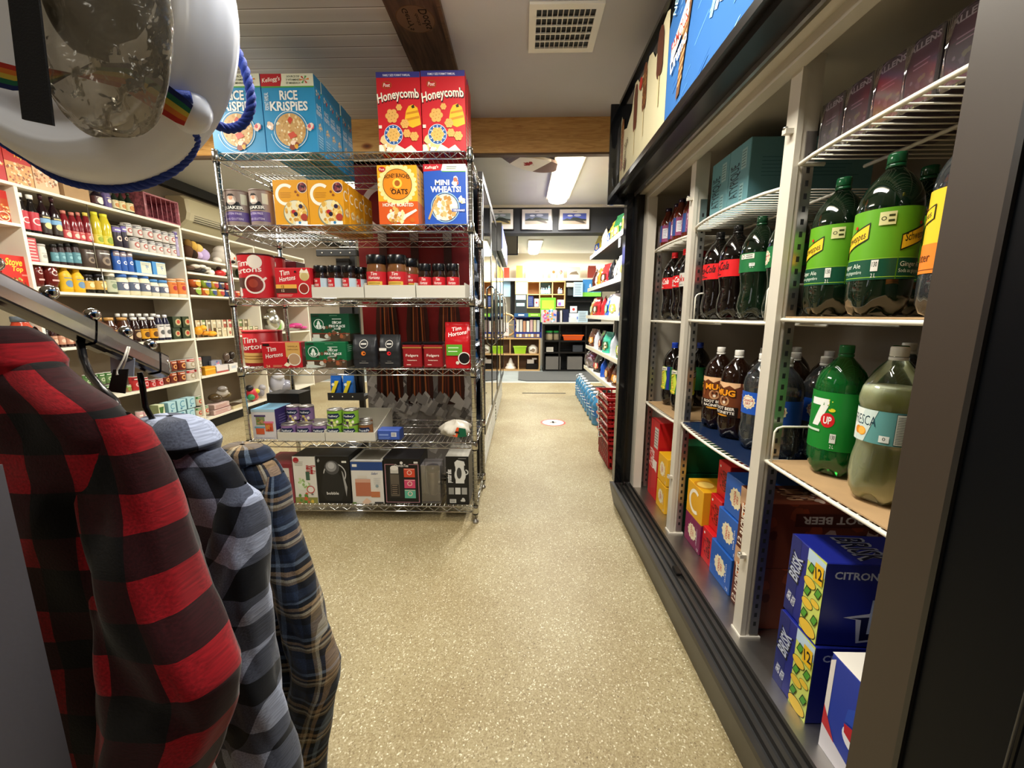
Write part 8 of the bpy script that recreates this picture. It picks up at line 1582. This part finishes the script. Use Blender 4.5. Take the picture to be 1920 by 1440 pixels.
def shirt(name, label, loc, rz, mat, hw_rows, sleeve, collar, seed, fold=.05, slant=0, hang=None):
    t = thing(name, label, 'shirt', loc, math.radians(rz), None)
    loft(MB(), hw_rows, mat, fold, seed).obj('body', t)
    loft(MB(), sleeve, mat, fold*1.1, seed+2, nu=56, nv=60, slant=slant, vo=.02).obj('sleeve', t)
    loft(MB(), [(z, -s, w, th, y) for z, s, w, th, y in sleeve], mat, fold, seed+4, nu=56, nv=40, slant=-slant).obj('sleeve', t)
    b = MB(); loft(b, collar, mat, .02, seed, nu=48, nv=14); b.obj('collar', t)
    if hang: MB().tube([tuple(Matrix.Rotation(-math.radians(rz), 3, 'Z') @ (p-Vector(loc))) for p in hang], .0042, 'plastic_black', 8).obj('hanger', t, label='black plastic hanger')
    return t
shirt('red_shirt', 'red and black buffalo check flannel shirt filling the lower left corner', (-.535, .385, -.014), -8, 'plaid_red',
      [(1.128, 0, .050, .05, 0), (1.118, 0, .075, .06, 0), (1.100, 0, .098, .07, 0), (1.078, 0, .135, .075, 0), (1.050, 0, .160, .075, 0), (1.01, 0, .168, .075, 0), (.95, 0, .162, .085, 0), (.85, 0, .165, .09, 0), (.70, 0, .17, .10, 0), (.52, 0, .18, .10, 0), (.38, 0, .185, .10, 0)],
      [(1.068, .128, .028, .03, 0), (1.052, .134, .034, .045, .004), (1.018, .140, .040, .055, .004), (.975, .148, .044, .062, .002), (.93, .158, .047, .070, -.004), (.885, .168, .050, .075, -.010), (.85, .182, .056, .080, -.014), (.815, .192, .064, .080, -.018), (.77, .185, .063, .08, -.022), (.725, .170, .060, .078, -.028), (.66, .145, .058, .075, -.035), (.57, .128, .056, .07, -.05), (.47, .115, .05, .065, -.05)],
      [(1.153, 0, .006, .008, 0), (1.152, 0, .043, .05, 0), (1.140, 0, .058, .075, 0), (1.118, 0, .074, .085, 0), (1.112, 0, .072, .082, 0)], 1.0, fold=.055, hang=[at(150, 640, Y=.50), at(156, 672, Y=.49), at(168, 702, Y=.46), at(190, 728, Y=.43), at(215, 752, Y=.40), at(228, 790, Y=.39)])
shirt('grey_shirt', 'grey, navy and white buffalo check flannel shirt hanging behind the red one', (-.580, .625, -.018), -15, 'plaid_grey',
      [(.972, 0, .05, .05, 0), (.962, 0, .07, .06, 0), (.950, 0, .090, .07, 0), (.925, 0, .120, .075, 0), (.885, 0, .145, .075, 0), (.84, 0, .155, .08, 0), (.76, 0, .150, .09, 0), (.62, 0, .15, .10, 0), (.45, 0, .16, .10, 0), (.30, 0, .165, .10, 0), (.20, 0, .17, .10, 0)],
      [(.900, .122, .022, .03, 0), (.880, .130, .032, .055, 0), (.84, .133, .038, .072, -.002), (.79, .131, .044, .08, -.008), (.72, .128, .048, .085, -.02), (.65, .126, .050, .08, -.022), (.57, .132, .052, .08, -.025), (.48, .140, .054, .078, -.025), (.38, .160, .054, .075, -.025), (.28, .170, .05, .07, -.025), (.2, .17, .045, .06, -.02)],
      [(1.004, .004, .006, .008, 0), (1.002, .004, .046, .050, 0), (.990, .004, .062, .085, 0), (.965, .008, .080, .10, -.004), (.955, .008, .078, .096, -.004)], 3.2, fold=.06, slant=.55, hang=[at(262, 698, Y=.60), at(268, 730, Y=.60), at(272, 762, Y=.60), at(285, 785, Y=.61), at(325, 812, Y=.62)])
shirt('blue_shirt', 'navy, tan and cream plaid flannel shirt, farthest of the three, over open floor', (-.612, .83, -.01), -15, 'plaid_blue',
      [(.852, 0, .045, .05, 0), (.848, 0, .06, .06, 0), (.842, 0, .075, .07, 0), (.83, 0, .085, .075, 0), (.80, 0, .100, .08, 0), (.74, 0, .105, .08, 0), (.66, 0, .105, .09, 0), (.5, 0, .11, .10, 0), (.34, 0, .12, .10, 0), (.18, 0, .12, .10, 0), (.06, 0, .12, .10, 0)],
      [(.82, .078, .018, .04, 0), (.79, .082, .028, .06, -.005), (.73, .085, .034, .07, -.01), (.65, .102, .040, .075, -.012), (.56, .122, .046, .08, -.015), (.46, .142, .050, .08, -.015), (.385, .160, .054, .08, -.018), (.33, .155, .054, .078, -.02), (.27, .140, .052, .075, -.02), (.18, .122, .048, .07, -.02), (.08, .11, .044, .065, -.02), (.03, .105, .04, .06, -.02)],
      [(.878, 0, .006, .008, 0), (.877, 0, .038, .045, 0), (.868, 0, .055, .075, 0), (.85, .004, .064, .085, 0), (.846, .004, .062, .082, 0)], 5.1, fold=.06, slant=.12)
P = at(235, 648, Y=.545)
t = thing('swing_tag', 'matt black swing tag tied by white string to the chrome arm', 'tag', tuple(P))
q = [at(212, 693, Y=.52)-P, at(240, 692, Y=.52)-P, at(234, 738, Y=.52)-P, at(202, 734, Y=.52)-P]; n_ = Vector((0, .0012, 0))
MB().hexa([tuple(v) for v in (q[3], q[2], q[2]+n_, q[3]+n_, q[0], q[1], q[1]+n_, q[0]+n_)], 'black_matt').obj('card', t)
MB().tube([tuple(at(240, 650, Y=.535)-P), tuple(at(232, 672, Y=.525)-P), tuple(at(220, 694, Y=.519)-P), tuple(at(219, 703, Y=.518)-P), tuple(at(222, 702, Y=.518)-P)], .0011, 'ceramic_white', 6).tube([tuple(at(243, 650, Y=.535)-P), tuple(at(236, 675, Y=.53)-P), tuple(at(229, 694, Y=.525)-P)], .0011, 'ceramic_white', 6).obj('string', t, label='white string')
q = [at(206, 662, Y=.56), at(252, 672, Y=.56), at(250, 706, Y=.56), at(208, 700, Y=.56)]
tag(MB().hexa([tuple(v) for v in (q[3], q[2], q[2]+n_, q[3]+n_, q[0], q[1], q[1]+n_, q[0]+n_)], '#a9b4cc').obj('price_ticket'), 'pale blue paper ticket behind the black swing tag', 'tag')

# ================================================================== white moulded disc with rope, clear bag, strap
C0 = Vector((-.554, .56, 1.517))
t = thing('moulded_disc', 'white moulded plastic disc with blue rope and rainbow strap hanging upper left', 'float', tuple(C0), 0)
yaw = math.radians(-2); ax = Vector((math.sin(yaw), -math.cos(yaw), 0)); lx = Vector((math.cos(yaw), math.sin(yaw), 0)); up_ = Vector((0, 0, 1))
tilt = math.radians(-1); n0 = (ax*math.cos(tilt)-up_*math.sin(tilt)); u0 = (up_*math.cos(tilt)+ax*math.sin(tilt))
def D(r, a, h): a = math.radians(a); return lx*(r*math.cos(a))+u0*(r*math.sin(a))+n0*h
R_ = .196
prof = [(0.0, .022), (.25, .021), (.50, .014), (.60, .012), (.68, .018), (.76, .034), (.83, .042), (.90, .036), (.96, .020), (1.0, -.004), (.99, -.018), (.95, -.024), (.9, -.018), (.6, -.006), (.3, .004), (0, .006)]
def prof_at(v): k = v*(len(prof)-1); i = min(int(k), len(prof)-2); f = k-i; return (prof[i][0]+(prof[i+1][0]-prof[i][0])*f, prof[i][1]+(prof[i+1][1]-prof[i][1])*f)
b = MB(); b.grid(lambda u, v: D(R_*max(1e-4, prof_at(v)[0]), 360*u, prof_at(v)[1]), 72, 46, 'hat_white', close_u=True); b.obj('shell', t)
for a in (-40, 160):
    b = MB(); pc = D(R_*.93, a, .012); b.sphere(tuple(pc), .026, 'hat_white', 14, 10, (1, .8, 1.0)); b.obj('lug', t)
    b = MB(); b.tube([tuple(D(R_*.86, a-2, .034)), tuple(D(R_*.92, a+1, .040)), tuple(D(R_*.99, a+5, .03))], .0062, 'rope_blue', 10); b.obj('rope_stub', t)
def rope(pts, r=.0058, n=60):
    pts = [Vector(p) for p in pts]; b = MB(); path = []
    m_ = len(pts)-1
    for i in range(n+1):
        k = i/n*m_; j = min(int(k), m_-1); f = k-j; p0, p1, p2, p3 = pts[max(j-1, 0)], pts[j], pts[j+1], pts[min(j+2, m_)]
        path.append(.5*((2*p1)+(-p0+p2)*f+(2*p0-5*p1+4*p2-p3)*f*f+(-p0+3*p1-3*p2+p3)*f**3))
    for s_ in range(3):
        q = []
        for i, p in enumerate(path):
            d = (path[min(i+1, n)]-path[max(i-1, 0)]).normalized(); a_ = d.cross(Vector((.3, .9, .2))).normalized(); c_ = d.cross(a_); w = i*.75+s_*2.094
            q.append(p+(a_*math.cos(w)+c_*math.sin(w))*r*.5)
        b.tube(q, r*.62, 'rope_blue', 7)
    return b
PP = lambda px, py, Y: at(px, py, Y=Y)-C0
rope([PP(425, 60, .60), PP(440, 85, .60), PP(462, 140, .60), PP(471, 195, .60), PP(455, 232, .60), PP(425, 241, .59), PP(392, 226, .57), PP(372, 214, .56)], n=70).obj('rope', t, label='blue braided rope loop')
rope([PP(358, 222, .54), PP(366, 262, .56), PP(345, 302, .57), PP(290, 338, .57), PP(225, 353, .57), PP(160, 347, .57), PP(110, 332, .57), PP(60, 300, .58), PP(0, 262, .58), PP(-60, 200, .58)], n=120).obj('rope', t, label='blue braided rope along the rim')
cols = ['#1a2350~', '#1f5a40~', '#b0983a~', '#b8662a~', '#a02c24~']
b = MB()
sp = [((345, 236), (362, 198)), ((330, 230), (350, 186)), ((300, 212), (322, 164)), ((262, 188), (288, 138)), ((225, 165), (240, 118)), ((170, 150), (170, 118)), ((90, 128), (80, 170)), ((30, 124), (24, 170)), ((-60, 100), (-60, 150))]
for i in range(len(sp)-1):
    for k in range(5):
        def E_(j, f): (a, c) = sp[j]; return at(a[0]+(c[0]-a[0])*f, a[1]+(c[1]-a[1])*f, Y=.505-.004*j*0)-C0
        f0, f1 = k/5, (k+1)/5; b.quad([tuple(E_(i, f0)), tuple(E_(i+1, f0)), tuple(E_(i+1, f1)), tuple(E_(i, f1))], cols[4-k])
b.obj('rainbow_strap', t, label='rainbow striped webbing strap')
rope([tuple(D(R_*.9, 90, 0)), tuple(D(R_*1.3, 90, 0)), (0, .02, CEIL-C0.z-.4), (0, .02, CEIL-C0.z-.002)], n=30).obj('hanging_cord', t)
# clear bag with black cloth inside
Cb = at(188, 50, Y=.44)
t = thing('clear_bag', 'clear plastic bag with folded black cloth hanging before the white disc', 'bag', tuple(Cb))
def bagP(k, sc=1.0, lo=0.0, seed=0):
    def P(u, v):
        a = 2*math.pi*u; ph = math.pi*(lo+(1-lo)*v); z = -math.cos(ph); w = math.sin(ph)**.55
        wr = 1+k*(math.sin(7*a+3*z*3+seed)+.7*math.sin(11*a-6*z*2)+.5*math.sin(4*a+11*z))
        return Vector((.070*sc*w*math.cos(a)*(1+.10*z)+.006*z, .024*sc*w*math.sin(a)*wr, .095*sc*z*(1+.05*math.sin(3*a))))
    return P
MB().grid(bagP(.16), 48, 34, 'bag_clear', close_u=True).obj('film', t)
simple('black_cloth', '#15171f', 0.35, spec=0.5, bump=0.3, bscale=40)
MB().grid(lambda u, v: Vector((.056*math.sin(math.pi*v)**.35*math.cos(6.283*u)+.004, .019*math.sin(math.pi*v)**.5*math.sin(6.283*u)*(1+.1*math.sin(9*u*6.28)), -.022+.108*v+.010*math.sin(5*u)+.014*math.cos(6.283*u)*(1-v))), 36, 16, 'black_cloth', close_u=True).obj('folded_cloth', t)
MB().tube([(0, 0, .094), (0, .01, CEIL-Cb.z-.002)], .0015, 'ceramic_white', 6).obj('hanging_cord', t)
a, c, e, f = at(0, -120, Y=.40), at(58, -120, Y=.40), at(99, 235, Y=.40), at(41, 223, Y=.40); n_ = Vector((0, .002, 0)); Cs = (a+c)*.5
t = thing('webbing_strap', 'black webbing strap hanging at the upper left over the white disc', 'strap', tuple(Cs))
MB().hexa([tuple(v-Cs) for v in (f, e, e+n_, f+n_, a, c, c+n_, a+n_)], 'webbing_black').obj('webbing', t)
MB().tube([(0, .001, 0), (0, .001, CEIL-Cs.z-.002)], .0015, 'webbing_black', 6).obj('hanging_cord', t)
for k_, t_ in BOT.items():
    if k_ not in USED: raise RuntimeError(k_)
